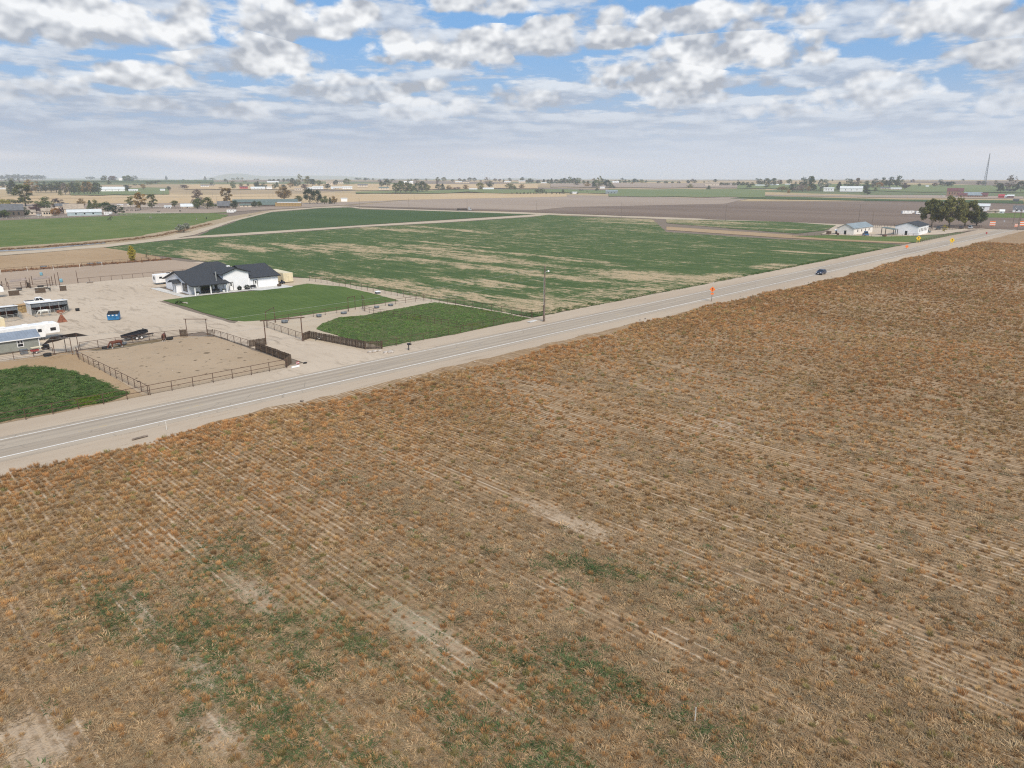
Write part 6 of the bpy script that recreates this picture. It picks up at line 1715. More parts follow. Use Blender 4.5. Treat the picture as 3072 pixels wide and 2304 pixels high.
# second row, about a kilometre off
def row(items, label, group, n=700, leaf=0.045):
    for kind, colr, q, wd in items:
        tree(kind, colr, q, label, group, wd, n, leaf)
row([('conifer', 'dark', (299.1,1518.8,2.0,23.1), 1.3)], 'lone dark evergreen at the left behind the farm', None)
row([('sparse', 'autumn', (322.8,1498.6,1.7,23.4), 1.2)], 'bronze tree right of the lone dark evergreen', None)
row([('round', 'dark', (366.7,1632.3,4.5,14.2), 1.1), ('round', 'dark', (374.0,1628.6,4.4,13.2), 1.1), ('round', 'dark', (381.7,1623.7,4.4,15.6), 1.1), ('round', 'dark', (389.6,1619.8,4.3,19.5), 1.0), ('round', 'dark', (396.9,1616.0,4.3,18.9), 1.0), ('round', 'dark', (355.3,1617.4,4.1,11.4), 1.2)], 'dark tree in the dense row behind the left farm', 'dense dark row behind the left farm')
row([('sparse', 'twig', (377.3,1511.6,2.2,18.4), 1.1), ('round', 'olive', (383.6,1508.0,2.1,17.5), 0.9), ('round', 'dark', (389.6,1505.4,2.1,20.1), 0.8), ('round', 'green', (396.3,1500.6,2.0,19.5), 0.8), ('round', 'autumn', (403.8,1496.5,2.0,21.1), 0.8), ('round', 'dark', (408.1,1494.3,2.0,21.5), 0.7), ('round', 'autumn', (412.8,1490.9,1.9,21.2), 0.7), ('round', 'dark', (419.1,1487.1,1.9,20.9), 0.8), ('round', 'green', (424.1,1484.6,1.9,19.4), 0.8)], 'tall autumn tree in the windbreak at the edge of the brown field', 'autumn windbreak at the edge of the brown field')
row([('round', 'dark', (516.1,1617.7,5.0,11.8), 1.3), ('round', 'autumn', (571.2,1686.9,6.6,11.0), 1.0), ('round', 'dark', (599.7,1620.6,5.6,7.8), 1.3), ('sparse', 'twig', (593.9,1624.9,5.6,5.0), 1.5)], 'small tree scattered among the distant white roofs at left', 'scattered trees among the distant roofs')
row([('round', 'purple', (662.3,1695.2,7.4,7.9), 2.6), ('round', 'dark', (851.4,1993.8,12.2,7.1), 1.3), ('round', 'green', (776.2,1698.0,8.3,15.4), 0.8), ('round', 'olive', (825.5,1760.0,9.5,8.6), 1.4), ('round', 'dark', (882.3,1841.5,10.7,6.1), 1.2), ('round', 'dark', (818.8,1670.1,8.2,11.8), 0.9), ('conifer', 'dark', (823.4,1667.8,8.2,13.9), 1.2), ('round', 'dark', (806.0,1603.9,6.9,12.0), 1.2), ('round', 'green', (824.9,1590.8,6.8,10.1), 1.0), ('round', 'dark', (856.8,1605.7,7.4,8.2), 1.6), ('round', 'autumn', (885.2,1625.6,8.0,11.5), 1.2), ('round', 'purple', (865.5,1525.6,6.1,10.9), 1.4), ('round', 'dark', (974.2,1776.4,10.5,19.4), 0.9), ('sparse', 'olive', (1043.7,1862.5,11.8,26.5), 0.8), ('sparse', 'olive', (1059.6,1851.2,11.8,23.0), 0.9), ('round', 'dark', (1014.7,1745.5,10.4,17.2), 1.2), ('round', 'green', (1027.7,1735.6,10.4,13.8), 1.3), ('round', 'dark', (921.4,1520.7,6.6,11.2), 1.4), ('round', 'dark', (1122.2,1803.4,11.7,13.4), 1.1), ('round', 'green', (1178.7,1836.3,12.4,16.3), 1.2)], 'tree among the distant houses in the left half of the picture', 'trees among the distant houses')
row([('round', 'dark', (1278.5,2494.5,18.0,8.8), 1.4), ('round', 'dark', (1289.9,2486.3,18.0,9.4), 1.4), ('round', 'dark', (1302.8,2477.3,18.0,9.4), 1.4), ('round', 'dark', (1318.4,2466.8,18.0,10.4), 1.4), ('round', 'dark', (1331.3,2457.6,18.0,10.4), 1.4)], 'low tree in the dark hedge on the distant wheat rise', 'dark hedge on the wheat rise')
# centre
row([('round', 'dark', (1096.2,1551.9,9.0,13.2), 1.0), ('round', 'dark', (1108.5,1541.9,9.0,16.1), 1.2), ('round', 'green', (897.7,1221.6,1.3,18.9), 0.85), ('round', 'green', (905.2,1214.9,1.3,22.5), 0.75), ('round', 'olive', (912.6,1208.0,1.3,20.2), 0.8), ('round', 'green', (921.3,1201.4,1.3,18.1), 0.9), ('round', 'green', (936.4,1199.9,1.4,18.7), 0.9), ('round', 'dark', (958.7,1211.6,1.9,21.2), 0.8), ('round', 'olive', (980.3,1225.1,2.4,16.6), 0.8)], 'willowy green tree in the long clump at the edge of the wheat', 'willow clump at the edge of the wheat')
row([('round', 'dark', (1072.2,1297.2,4.7,11.9), 1.1), ('conifer', 'dark', (1073.0,1282.3,4.4,12.8), 1.3), ('round', 'autumn', (1090.4,1280.7,4.6,9.9), 1.2), ('bush', 'purple', (1110.1,1278.3,4.9,6.2), 2.4), ('round', 'autumn', (1129.7,1267.6,5.0,10.6), 1.3)], 'low tree beside the pale lane, left of the white long barn', 'trees along the pale lane')
row([('round', 'olive', (1127.2,1215.9,4.2,16.0), 1.2), ('round', 'dark', (1255.1,1319.4,7.4,16.1), 1.1), ('sparse', 'twig', (1483.7,1571.1,12.1,19.1), 1.2)], 'tree close to the long white barn', 'trees close to the long white barn')
row([('wide', 'olive', (1175.5,1167.8,4.1,14.5), 1.3)], 'isolated round olive tree right of the long white barn', None)
row([('sparse', 'olive', (1569.2,1902.3,15.5,17.9), 0.8), ('round', 'olive', (1737.6,2069.2,17.3,16.4), 1.1), ('round', 'dark', (1728.2,2008.9,16.9,9.9), 1.4), ('round', 'purple', (1869.1,2132.9,18.3,11.6), 1.0), ('round', 'dark', (1883.4,2120.3,18.3,10.0), 1.4), ('round', 'dark', (1898.2,2105.7,18.3,14.3), 1.2), ('round', 'dark', (1911.0,2094.1,18.3,13.3), 1.2), ('round', 'purple', (1835.6,1977.3,17.2,7.0), 1.4), ('round', 'purple', (1968.5,2038.8,18.3,11.0), 1.4), ('round', 'purple', (1922.9,1967.4,17.6,9.7), 1.4), ('conifer', 'dark', (1895.8,1918.3,17.2,9.5), 1.3), ('round', 'dark', (1950.9,1938.2,17.6,7.4), 1.4), ('round', 'dark', (2042.0,1965.1,18.3,15.7), 1.2), ('round', 'dark', (1964.5,1849.3,17.2,11.1), 1.3)], 'tree on the skyline around the centre houses', 'skyline trees around the centre houses')
row([('round', 'dark', (1756.1,1662.1,15.1,13.4), 1.3), ('round', 'dark', (1764.3,1653.5,15.1,11.4), 1.2), ('round', 'dark', (1687.0,1556.0,13.7,10.3), 1.6), ('conifer', 'dark', (1699.3,1542.6,13.7,13.5), 1.3), ('round', 'dark', (1708.7,1532.1,13.7,12.1), 1.0), ('conifer', 'dark', (1695.0,1506.9,13.4,15.2), 1.2), ('round', 'dark', (1674.3,1468.4,12.9,13.9), 1.1), ('round', 'green', (1684.0,1458.8,12.9,15.7), 1.0), ('round', 'dark', (1691.1,1450.6,12.9,17.5), 0.9), ('round', 'green', (1700.8,1439.2,12.9,20.9), 0.9), ('round', 'dark', (1709.4,1430.5,12.9,17.5), 0.9), ('round', 'green', (1717.2,1421.1,12.9,18.3), 0.9), ('round', 'olive', (1698.2,1382.9,12.5,11.8), 1.0), ('round', 'dark', (1707.3,1373.1,12.5,10.3), 1.0)], 'tree in the long dark row on the skyline right of centre', 'dark skyline row right of centre')
row([('round', 'dark', (1414.9,1120.8,7.1,15.5), 0.8), ('round', 'green', (1420.4,1115.4,7.1,18.6), 0.8), ('sparse', 'olive', (1440.2,1122.5,7.5,25.0), 0.8), ('round', 'dark', (1436.6,1096.1,7.1,18.6), 0.8), ('round', 'dark', (1430.9,1082.2,6.9,12.6), 0.9), ('round', 'dark', (1426.5,1068.1,6.6,7.1), 1.0), ('bush', 'dark', (1253.0,983.6,2.9,7.5), 0.8), ('round', 'dark', (1578.5,1218.3,10.1,18.6), 0.9)], 'tree in the grove around the small white house', 'grove around the small white house')
row([('round', 'dark', (1868.1,1394.2,14.2,9.0), 1.2), ('round', 'dark', (1877.2,1383.6,14.2,10.3), 1.1), ('round', 'dark', (1922.7,1397.6,14.7,11.9), 1.2), ('round', 'green', (1931.8,1386.7,14.7,9.7), 1.0), ('round', 'dark', (1940.9,1375.7,14.7,12.4), 1.0), ('round', 'dark', (1975.2,1386.0,15.1,9.8), 1.0), ('round', 'green', (1983.5,1376.0,15.1,11.5), 1.2), ('round', 'dark', (2009.7,1376.6,15.3,8.5), 1.0)], 'tree in the short row on the skyline behind the pale crop', 'short skyline row behind the pale crop')
row([('round', 'dark', (1928.0,1274.1,13.9,7.5), 1.5), ('round', 'dark', (1940.8,1256.5,13.9,8.5), 1.5), ('round', 'dark', (1952.7,1241.6,14.0,6.7), 1.5), ('round', 'dark', (1964.5,1226.6,14.0,7.2), 1.5), ('round', 'dark', (2005.0,1218.1,14.4,10.2), 1.4)], 'low hazy tree on the skyline between centre and right', 'low hazy skyline trees')
# nursery saplings along the pale lane
r = random.Random(4)
for k, px in enumerate((0, 40, 80, 125, 150, 190, 215, 240, 262, 285, 325, 355, 390, 440, 475, 510, 700, 725)):
    pass
SAP = [(1043.5,1018.3,0.2,3.1), (1047.8,1013.8,0.2,3.1), (1053.1,1008.4,0.2,4.3), (1058.4,1002.8,0.2,3.6), (1061.7,999.3,0.2,4.0), (1066.4,994.3,0.2,3.6), (1070.1,991.7,0.2,3.9), (1082.5,997.5,0.4,4.9), (1078.8,988.2,0.3,3.8), (1094.2,996.6,0.6,6.3), (1083.5,977.1,0.2,5.3), (1091.2,968.5,0.2,4.8), (1097.1,961.8,0.2,3.6), (1102.0,957.7,0.2,3.1), (1116.2,961.2,0.5,7.8), (1105.1,931.1,0.0,5.8), (1122.4,929.0,0.1,4.5), (1230.1,1010.6,2.8,4.7), (1232.9,1007.2,2.8,4.7), (1183.4,954.0,1.4,3.9), (1036.2,1025.7,0.2,3.6), (1043.1,1018.6,0.2,3.6), (1047.9,1013.8,0.2,3.1), (1053.1,1008.3,0.2,3.6), (1058.1,1003.1,0.2,3.1)]
for q in SAP:
    tree('conifer' if r.random() < 0.6 else 'round', 'dark', q, 'small dark nursery tree planted in the row along the pale lane', 'nursery trees along the pale lane', 1.4, 120, 0.07)
# right
row([('round', 'dark', (2147.1,1245.1,15.6,5.6), 1.4), ('round', 'dark', (2212.7,1265.4,16.1,4.9), 1.3), ('round', 'dark', (2224.5,1248.6,16.1,11.6), 1.2)], 'dark tree above the long tan bank building on the skyline', 'dark trees above the tan bank')
row([('bush', 'dark', (1764.9,972.3,10.4,9.6), 1.2), ('bush', 'dark', (1773.2,961.2,10.4,8.7), 1.2), ('round', 'green', (1783.1,947.1,10.4,8.7), 1.2), ('round', 'dark', (1790.1,938.0,10.5,10.9), 1.2), ('round', 'dark', (1796.2,928.4,10.5,10.9), 1.2), ('round', 'dark', (1803.2,919.3,10.5,9.5), 1.2), ('round', 'dark', (1810.6,909.2,10.5,9.1), 1.2)], 'low dark tree in the hedge left of the skyline grove at right', 'dark hedge at right')
row([('round', 'dark', (1920.4,942.1,11.9,16.2), 1.1), ('round', 'dark', (1952.4,937.9,12.2,17.6), 1.1), ('round', 'green', (1994.4,938.1,12.6,17.1), 1.0), ('round', 'purple', (2037.7,939.8,13.1,12.4), 1.1), ('round', 'green', (2099.8,938.5,13.8,13.7), 1.2), ('conifer', 'dark', (2084.6,913.5,13.5,7.5), 1.2)], 'tall tree in the skyline grove above the brown strip', 'skyline grove above the brown strip')
row([('bush', 'autumn', (1474.4,673.6,3.4,11.5), 1.1), ('bush', 'olive', (1479.5,667.2,3.5,10.2), 1.0), ('round', 'dark', (1495.5,660.9,3.7,14.8), 1.0), ('bush', 'twig', (1477.9,643.6,3.2,11.5), 1.0), ('bush', 'twig', (1496.7,640.5,3.6,15.6), 0.9), ('round', 'green', (1540.7,636.5,4.3,12.8), 1.0), ('round', 'autumn', (1512.5,634.1,3.8,9.9), 1.0), ('round', 'dark', (1530.1,654.0,4.3,26.8), 0.55), ('round', 'green', (1538.1,640.1,4.3,28.6), 0.6), ('sparse', 'silver', (1534.0,618.6,4.1,23.1), 0.9), ('sparse', 'silver', (1554.5,615.7,4.4,22.3), 0.8)], 'tree in the mixed grove left of the white sheds', 'mixed grove left of the white sheds')
row([('conifer', 'dark', (1632.7,618.8,5.9,15.5), 1.3), ('round', 'dark', (1653.6,605.6,6.2,18.5), 1.1), ('sparse', 'twig', (1716.4,611.2,7.4,21.0), 0.9), ('round', 'dark', (1643.8,567.4,5.8,15.7), 1.0)], 'tree standing among the white sheds at right', 'trees among the white sheds')
row([('round', 'dark', (1973.4,660.4,11.2,18.2), 0.9), ('round', 'dark', (1838.0,595.2,9.4,21.9), 0.8), ('round', 'dark', (1844.7,584.1,9.4,23.1), 0.8), ('round', 'green', (1853.2,570.5,9.5,25.5), 0.85), ('round', 'orange', (1801.8,593.4,8.9,11.8), 1.4), ('sparse', 'twig', (1771.6,595.6,8.4,10.9), 1.4), ('round', 'purple', (1756.4,524.4,7.7,12.5), 1.6), ('round', 'dark', (1947.6,550.7,10.5,7.1), 1.0)], 'tree in the tall rounded grove left of the brick building', 'rounded grove left of the brick building')
row([('round', 'purple', (1986.4,526.5,10.9,8.6), 1.4), ('round', 'dark', (2008.5,516.9,11.1,10.0), 1.6), ('round', 'dark', (2014.0,507.6,11.1,10.4), 1.6), ('round', 'dark', (2018.1,499.4,11.1,10.8), 1.6)], 'hazy tree in the dense wood behind the brick building', 'hazy wood behind the brick building')
row([('conifer', 'dark', (1699.6,333.4,5.6,12.9), 1.6)], 'dark pointed evergreen left of the bare tree at the right edge', None)
row([('sparse', 'twig', (1706.3,320.0,5.7,27.1), 0.8)], 'tall bare tree near the right picture edge', None)
row([('round', 'dark', (1706.5,302.0,5.7,18.5), 0.9), ('round', 'dark', (1702.8,311.1,5.6,13.3), 0.9)], 'dark round tree at the right picture edge', 'dark trees at the right edge')
# hazy skyline far left
row([('wide', 'dark', (991.9,5104.5,20.6,30.7), 1.6), ('wide', 'dark', (1015.0,5100.0,20.6,27.8), 1.5), ('wide', 'dark', (1038.7,5095.2,20.6,33.8), 1.3), ('wide', 'dark', (1065.7,5089.6,20.6,24.6), 1.2), ('wide', 'dark', (1083.7,5085.8,20.6,31.0), 1.2), ('wide', 'dark', (1109.2,5080.3,20.6,24.7), 1.5), ('wide', 'dark', (1134.8,5074.7,20.6,26.9), 1.5), ('wide', 'dark', (1156.8,5069.7,20.6,26.9), 1.3), ('wide', 'dark', (962.8,5110.1,20.6,23.5), 1.4), ('wide', 'dark', (1398.0,5008.6,20.6,19.9), 2.0)], 'hazy blue tree on the far left skyline', 'hazy far left skyline trees')
row([('round', 'dark', (864.6,2946.8,19.6,19.7), 0.9), ('sparse', 'olive', (871.8,2941.5,19.6,18.4), 0.9), ('round', 'purple', (856.9,2834.3,19.2,18.6), 0.9), ('round', 'purple', (865.6,2830.6,19.2,18.6), 0.9), ('round', 'green', (830.4,2612.2,17.6,18.5), 0.9), ('round', 'green', (840.2,2606.9,17.5,20.9), 0.9), ('round', 'dark', (867.0,2660.3,18.0,17.1), 0.9), ('round', 'green', (1630.4,4937.8,20.6,24.7), 1.2)], 'tree beside the white house on the left skyline', 'trees beside the white skyline house')
row([('bush', 'dark', (734.8,2133.0,13.3,8.9), 1.6), ('bush', 'dark', (763.7,2175.9,13.9,9.2), 1.6), ('bush', 'dark', (813.8,2281.2,15.2,9.2), 1.6), ('bush', 'dark', (661.7,2012.0,11.6,5.6), 1.5), ('bush', 'dark', (687.2,2049.9,12.1,4.2), 1.5), ('conifer', 'dark', (1798.3,4879.2,20.6,23.1), 1.2), ('conifer', 'dark', (2010.5,4795.6,20.6,21.7), 1.3), ('bush', 'dark', (1539.7,3588.6,21.4,11.9), 1.6), ('bush', 'green', (1618.9,3532.7,21.3,10.7), 1.4), ('round', 'green', (1636.2,3520.3,21.3,12.0), 1.2), ('round', 'green', (1653.4,3507.9,21.3,12.0), 1.2), ('bush', 'dark', (1624.8,3297.4,20.9,9.0), 2.4), ('bush', 'dark', (2094.8,3164.4,21.2,12.2), 2.2), ('bush', 'dark', (2132.8,3132.9,21.1,10.9), 1.6), ('bush', 'dark', (1767.8,2420.1,19.5,9.7), 1.6), ('bush', 'dark', (1839.9,2360.7,19.4,9.8), 1.8)], 'low dark tree dotted along the left skyline', 'low trees dotted along the left skyline')
# many more small trees dotted through the far plain
r = random.Random(31)
for lo, hi, cnt, lb in ((-36, -24, 26, 'small hazy tree scattered over the far plain at left'), (-24, -8, 30, 'small hazy tree scattered over the far plain left of centre'), (-8, 8, 30, 'small hazy tree scattered over the far plain at the centre'), (8, 22, 26, 'small hazy tree scattered over the far plain right of centre'), (22, 36, 22, 'small hazy tree scattered over the far plain at right')):
    cx = [r.uniform(lo, hi) for _ in range(7)]
    for k in range(cnt):
        a = max(lo, min(hi, r.choice(cx) + r.gauss(0, 0.9)))
        dd = r.choice((r.uniform(1500, 2300), r.uniform(2300, 3400)))
        an = R(HEAD - a)
        tree(r.choice(('round', 'round', 'round', 'bush', 'conifer', 'sparse')), r.choice(('dark', 'dark', 'dark', 'green', 'green', 'autumn', 'purple', 'olive')), (math.cos(an) * dd, math.sin(an) * dd, terr(dd) - 0.5, r.uniform(6, 13)), lb, lb.replace('small hazy tree', 'hazy trees'), r.uniform(1.0, 1.7), 260, 0.065)
# weeds on the canal bank
r2 = np.random.RandomState(77)
BK = np.array([(66.3,381.7), (78.0,380.4), (91.4,383.9), (105.9,388.3), (122.6,395.8), (144.1,413.1), (172.2,448.9), (209.9,499.5)])
seg = r2.randint(0, len(BK) - 1, 900); tt = r2.rand(900)[:, None]
pp = BK[seg] * (1 - tt) + BK[seg + 1] * tt + r2.normal(0, 1.6, (900, 2))
s_ = r2.uniform(0.6, 2.0, 900)
tn = np.where(r2.rand(900, 1) < 0.5, np.array([[0.75, 0.7, 0.65]]), np.array([[0.55, 0.42, 0.38]])) * r2.uniform(0.8, 1.2, (900, 1))
scatter('bank_weeds', np.concatenate([pp, np.full((900, 1), 0.05)], 1), r2.uniform(0, 6.28, 900), np.stack([s_, s_, s_ * 0.6], 1), tn, [blade_mesh('bank_weed', 700 + k, 40, 0.45, 0.6, 0.03, 0.3, M_LITTER) for k in range(4)], 'brown and grey weeds along the canal bank', 'weeds')
# dry grass under the arena back rail
pp = np.stack([r2.uniform(48, 104, 420), 289.0 + r2.normal(0, 1.6, 420), np.full(420, 0.05)], 1); s_ = r2.uniform(0.5, 1.4, 420)
scatter('rail_weeds', pp, r2.uniform(0, 6.28, 420), np.stack([s_, s_, s_ * 0.8], 1), np.array([[0.75, 0.55, 0.48]]) * r2.uniform(0.7, 1.2, (420, 1)), [blade_mesh('rail_weed', 720 + k, 40, 0.45, 0.6, 0.03, 0.3, M_LITTER) for k in range(3)], 'dry reddish weeds along the back rail of the arena', 'weeds')

# ------------------------------------------------------------------ middle and far buildings
M_ROOFGREY = mat('grey_roofing', (0.13, 0.135, 0.145), 0.12, 0.5, 0.8, 0.2)
M_ROOFTAN = mat('tan_roofing', (0.36, 0.30, 0.235), 0.12, 0.5, 0.8, 0.2)
M_ROOFGREEN = mat('green_metal_roof', (0.12, 0.155, 0.135), 0.1, 0.4, 0.5, 0.3)
M_ROOFPALE = mat('pale_metal_roof', (0.60, 0.63, 0.63), 0.06, 0.4, 0.5, 0.3)
M_ROOFSAGE = mat('blue_grey_roof', (0.235, 0.28, 0.30), 0.08, 0.3, 0.5, 0.35)
M_BRICK = mat('reddish_brick', (0.30, 0.185, 0.135), 0.1, 0.6, 0.85, 0.1)
M_MAROON = mat('maroon_roof', (0.14, 0.055, 0.06), 0.1, 0.5, 0.7, 0.2)
M_CREAM = mat('cream_wall', (0.58, 0.50, 0.41), 0.06, 0.4, 0.8, 0.2)
M_LBLUE = mat('light_blue_siding', (0.36, 0.45, 0.48), 0.06, 0.4, 0.6, 0.3)
M_WBROWN = mat('brown_siding', (0.115, 0.095, 0.085), 0.1, 0.5, 0.8, 0.2)
def gable_house(name, label, cat, x, y, z_, rz, L_, D_, h, rh, mw, mr, windows=0, door_=True, over=0.4, group=None, big_door=False):
    t = thing(name, label, cat, (x, y, z_), rz, group)
    w = MB().box(-L_ / 2, L_ / 2, -D_ / 2, D_ / 2, 0, h)
    for sx in (-L_ / 2, L_ / 2):
        w.add([(sx, -D_ / 2, h), (sx, D_ / 2, h), (sx, 0, h + rh)], [(0, 1, 2)])
    w.build('wall', mw, t)
    th = max(0.12, h * 0.04); k = rh / (D_ / 2)
    rf = MB()
    rf.slab([(-L_ / 2 - over, -D_ / 2 - over, h - over * k + th), (L_ / 2 + over, -D_ / 2 - over, h - over * k + th), (L_ / 2 + over, 0, h + rh + th), (-L_ / 2 - over, 0, h + rh + th)], th)
    rf.slab([(-L_ / 2 - over, 0, h + rh + th), (L_ / 2 + over, 0, h + rh + th), (L_ / 2 + over, D_ / 2 + over, h - over * k + th), (-L_ / 2 - over, D_ / 2 + over, h - over * k + th)], th)
    rf.build('roof', mr, t)
    for i in range(windows):
        xx = -L_ / 2 + (i + 1) * L_ / (windows + 1)
        MB().box(xx - 0.6, xx + 0.6, -D_ / 2 - 0.05, -D_ / 2 - 0.004, h * 0.38, h * 0.75).build('window', M_GLASS, t)
    if door_:
        MB().box(-L_ / 2 - 0.05, -L_ / 2 - 0.004, -0.6, 0.6, 0, min(2.2, h * 0.8)).build('door', M_GLASS if not big_door else M_WHITEPAINT, t)
    return t
VIEW = R(HEAD)
def bld(q, label, roof_h, mw, mr, depth, name='house', cat='house', rz=None, windows=3, group=None):
    """q = x, y, z, apparent width, height of the eaves"""
    x, y, z_, w_, h = q
    az_ = math.atan2(y, x)
    a = az_ - math.pi / 2 if rz is None else rz
    off = depth / 2
    return gable_house(name, label, cat, x + math.cos(az_) * off, y + math.sin(az_) * off, z_, a, w_, depth, max(2.0, h), roof_h, mw, mr, windows, True, 0.4, group)
# tan barn and white barn right
gable_house('barn', 'tan barn with blue grey roof left of the white barn', 'barn', 429.0, 150.8, 0.14, 0.0, 29, 9.0, 3.5, 2.2, mat('pale_tan_wall', (0.74, 0.71, 0.66), 0.05, 0.4, 0.8, 0.2), M_ROOFSAGE, 4)
gable_house('white_barn', 'tall white barn with dark roof beside the clump of tall trees', 'barn', 446.5, 126.6, 0.14, R(4), 24, 11.6, 4.8, 1.8, M_WHITEWALL, M_SHINGLE, 6)
t = thing('lean_to', 'dark open lean-to shelter left of the white barn', 'shelter', (428.0,132.2) + (0.14,), 0.0)
MB().slab([(-3, -3, 3.2), (4, -3, 3.2), (4, 3.5, 4.1), (-3, 3.5, 4.1)], 0.2).build('roof', M_ROOFGREEN, t)
for x, y, h in ((-2.8, -2.8, 3.0), (0.5, -2.8, 3.0), (3.8, -2.8, 3.0), (-2.8, 3.3, 3.9), (3.8, 3.3, 3.9)): MB().box(x - 0.15, x + 0.15, y - 0.15, y + 0.15, 0, h).build('post', M_BLACK, t)
t = thing('wood_heap', 'low brown heap in front of the lean-to shelter', 'heap', (417.2,131.0) + (0.14,)); 
for k in range(6): MB().tube((-2 + k * 0.5, -0.8, 0.3 + 0.2 * (k % 2)), (-1.2 + k * 0.5, 0.9, 0.4), 0.28, n=7).build('log', M_RUST if k % 2 else M_WOODDARK, t)
bld((416.4,154.4,0.0,4.5,1.7), 'low dark shed with white roof left of the tan barn', 0.5, M_WBROWN, M_WHITEPAINT, 4, 'small_shed', 'shed', windows=1)
bale_stack('dark bale stack left of the low white roofed shed', (410.9,157.9) + (0.14,), R(5), 3, 2, 2, M_WOODDARK)
vehicle('tractor', 'blue implement parked at the corner of the tan barn', 'tractor', (415.1,140.2) + (0.14,), R(40), 4.2, 2.0, CARP, (-1.2, -1.0, 0.3, 0.7, 0.98, 2.3), M_BLUE, (-1.2, 1.3), 0.6)
vehicle('parked_car', 'grey green car parked in front of the tall clump, right of the white barn', 'car', (460.8,122.6) + (0.14,), R(-30), 4.6, 1.85, CARP, (-1.95, -1.35, 0.15, 1.0, 0.98, 1.5), mat('greygreen_paint', (0.12, 0.15, 0.15), 0.1, 1.0, 0.35, 0.5), (-1.35, 1.35), 0.34)
vehicle('parked_car', 'dark truck parked under the tall clump', 'car', (496.2,126.0) + (0.14,), R(20), 5.2, 1.95, PICK, (-0.75, -0.35, 0.75, 1.55, 1.2, 1.88), mat('dark_teal_paint', (0.05, 0.075, 0.085), 0.1, 1.0, 0.35, 0.5), (-1.6, 1.7), 0.38)
vehicle('parked_car', 'pale van parked behind the fence below the dark tree', 'car', (517.0,113.8) + (0.14,), R(0), 4.8, 1.9, CARP, (-2.0, -1.9, 0.4, 1.1, 0.98, 1.9), mat('pale_paint', (0.42, 0.45, 0.48), 0.1, 1.0, 0.35, 0.5), (-1.35, 1.35), 0.34)
vehicle('parked_car', 'black car parked left of the pale van', 'car', (513.1,117.8) + (0.14,), R(0), 4.6, 1.85, CARP, (-1.95, -1.35, 0.15, 1.0, 0.98, 1.5), M_BLACK, (-1.35, 1.35), 0.34)
horse('dark horse standing in front of the tan barn', (399.4,149.0) + (0.13,), R(180), M_BAY, M_HAIR, False, 1.2)
pipe_fence('dark corral rails behind the two barns', [(476.9,158.3), (491.3,157.2), (502.4,152.9)], 3.0, 2.0, (1.9, 1.3, 0.7), r=0.1, m=M_WBROWN, name='corral')
pipe_fence('grey board fence under the tall clump', [(474.8,129.2), (503.7,118.3), (536.0,112.0)], 3.0, 1.6, (1.5, 1.0, 0.5), r=0.08, m=M_WBROWN, rail_m=M_WBROWN, thin=0.09, name='yard_fence')
utility_pole('leaning utility pole with transformer behind the tan barn', (549.8,191.7) + (0.1,), 12.0, False, True, 0.22, None, 0.02, True)
utility_pole('shorter pale pole between the two barns', (508.5,168.4) + (0.1,), 9.2, False, False, 0.22)
utility_pole('leaning pole at the right picture edge beside the barricade', (522.8, 90.5, 0.0), 12.8, False, True, 0.22, None, 0.10); utility_pole('pole behind the leaning one at the right picture edge', (595.4, 106.2, 0.0), 10.8, False, True, 0.2, None, 0.06)
utility_pole('pole nearest the right picture edge behind the crossing', (590.3,101.4) + (0.0,), 10.0, False, True, 0.2)
for k, (q, h) in enumerate((((431.2,651.0), 11.0), ((447.1,587.3), 11.0), ((460.9,515.7), 11.2), ((480.5,444.3), 11.4), ((483.1,353.1), 11.7), ((494.6,266.9), 11.7))):
    utility_pole(('leftmost', 'second', 'third', 'fourth', 'fifth', 'rightmost')[k] + ' slim pole in the line along the farm lane beyond the green fields', q + (0.1,), h, False, False, 0.17, 'poles along the farm lane', 0.0)
for q, h in (((503.3,1387.0), 9), ((527.2,1343.0), 9), ((499.3,1169.5), 10), ((407.6,944.3), 9), ((485.7,1039.8), 10), ((499.6,981.2), 10), ((567.4,1100.7), 8), ((482.6,1532.6), 9), ((495.5,1473.2), 9), ((494.4,1363.2), 9), ((664.3,859.3), 9)):
    utility_pole('distant thin pole crossing the pale wheat field', q + (0.3,), h, False, False, 0.16, 'thin poles across the wheat')
# lattice tower
t = thing('lattice_tower', 'tall lattice radio tower on the skyline at right', 'tower', (2150 * math.cos(R(HEAD - 32.65)), 2150 * math.sin(R(HEAD - 32.65)), terr(2150)))
hh = 77.0
lg = MB(); br_ = MB(); cs = [(-3.5, -2.2), (3.5, -2.2), (0, 3.8)]
for k in range(16):
    s0, s1 = 1 - k / 16 * 0.93, 1 - (k + 1) / 16 * 0.93
    z0, z1 = hh * k / 16, hh * (k + 1) / 16
    for i in range(3):
        a, b2 = cs[i], cs[(i + 1) % 3]
        lg.tube((a[0] * s0, a[1] * s0, z0), (a[0] * s1, a[1] * s1, z1), 0.28, n=4)
        br_.tube((a[0] * s0, a[1] * s0, z0), (b2[0] * s1, b2[1] * s1, z1), 0.14, n=4); br_.tube((b2[0] * s0, b2[1] * s0, z0), (a[0] * s1, a[1] * s1, z1), 0.14, n=4); br_.tube((a[0] * s1, a[1] * s1, z1), (b2[0] * s1, b2[1] * s1, z1), 0.12, n=4)
lg.build('mast_legs', M_GREYPLASTIC, t); br_.build('bracing', M_GREYPLASTIC, t)
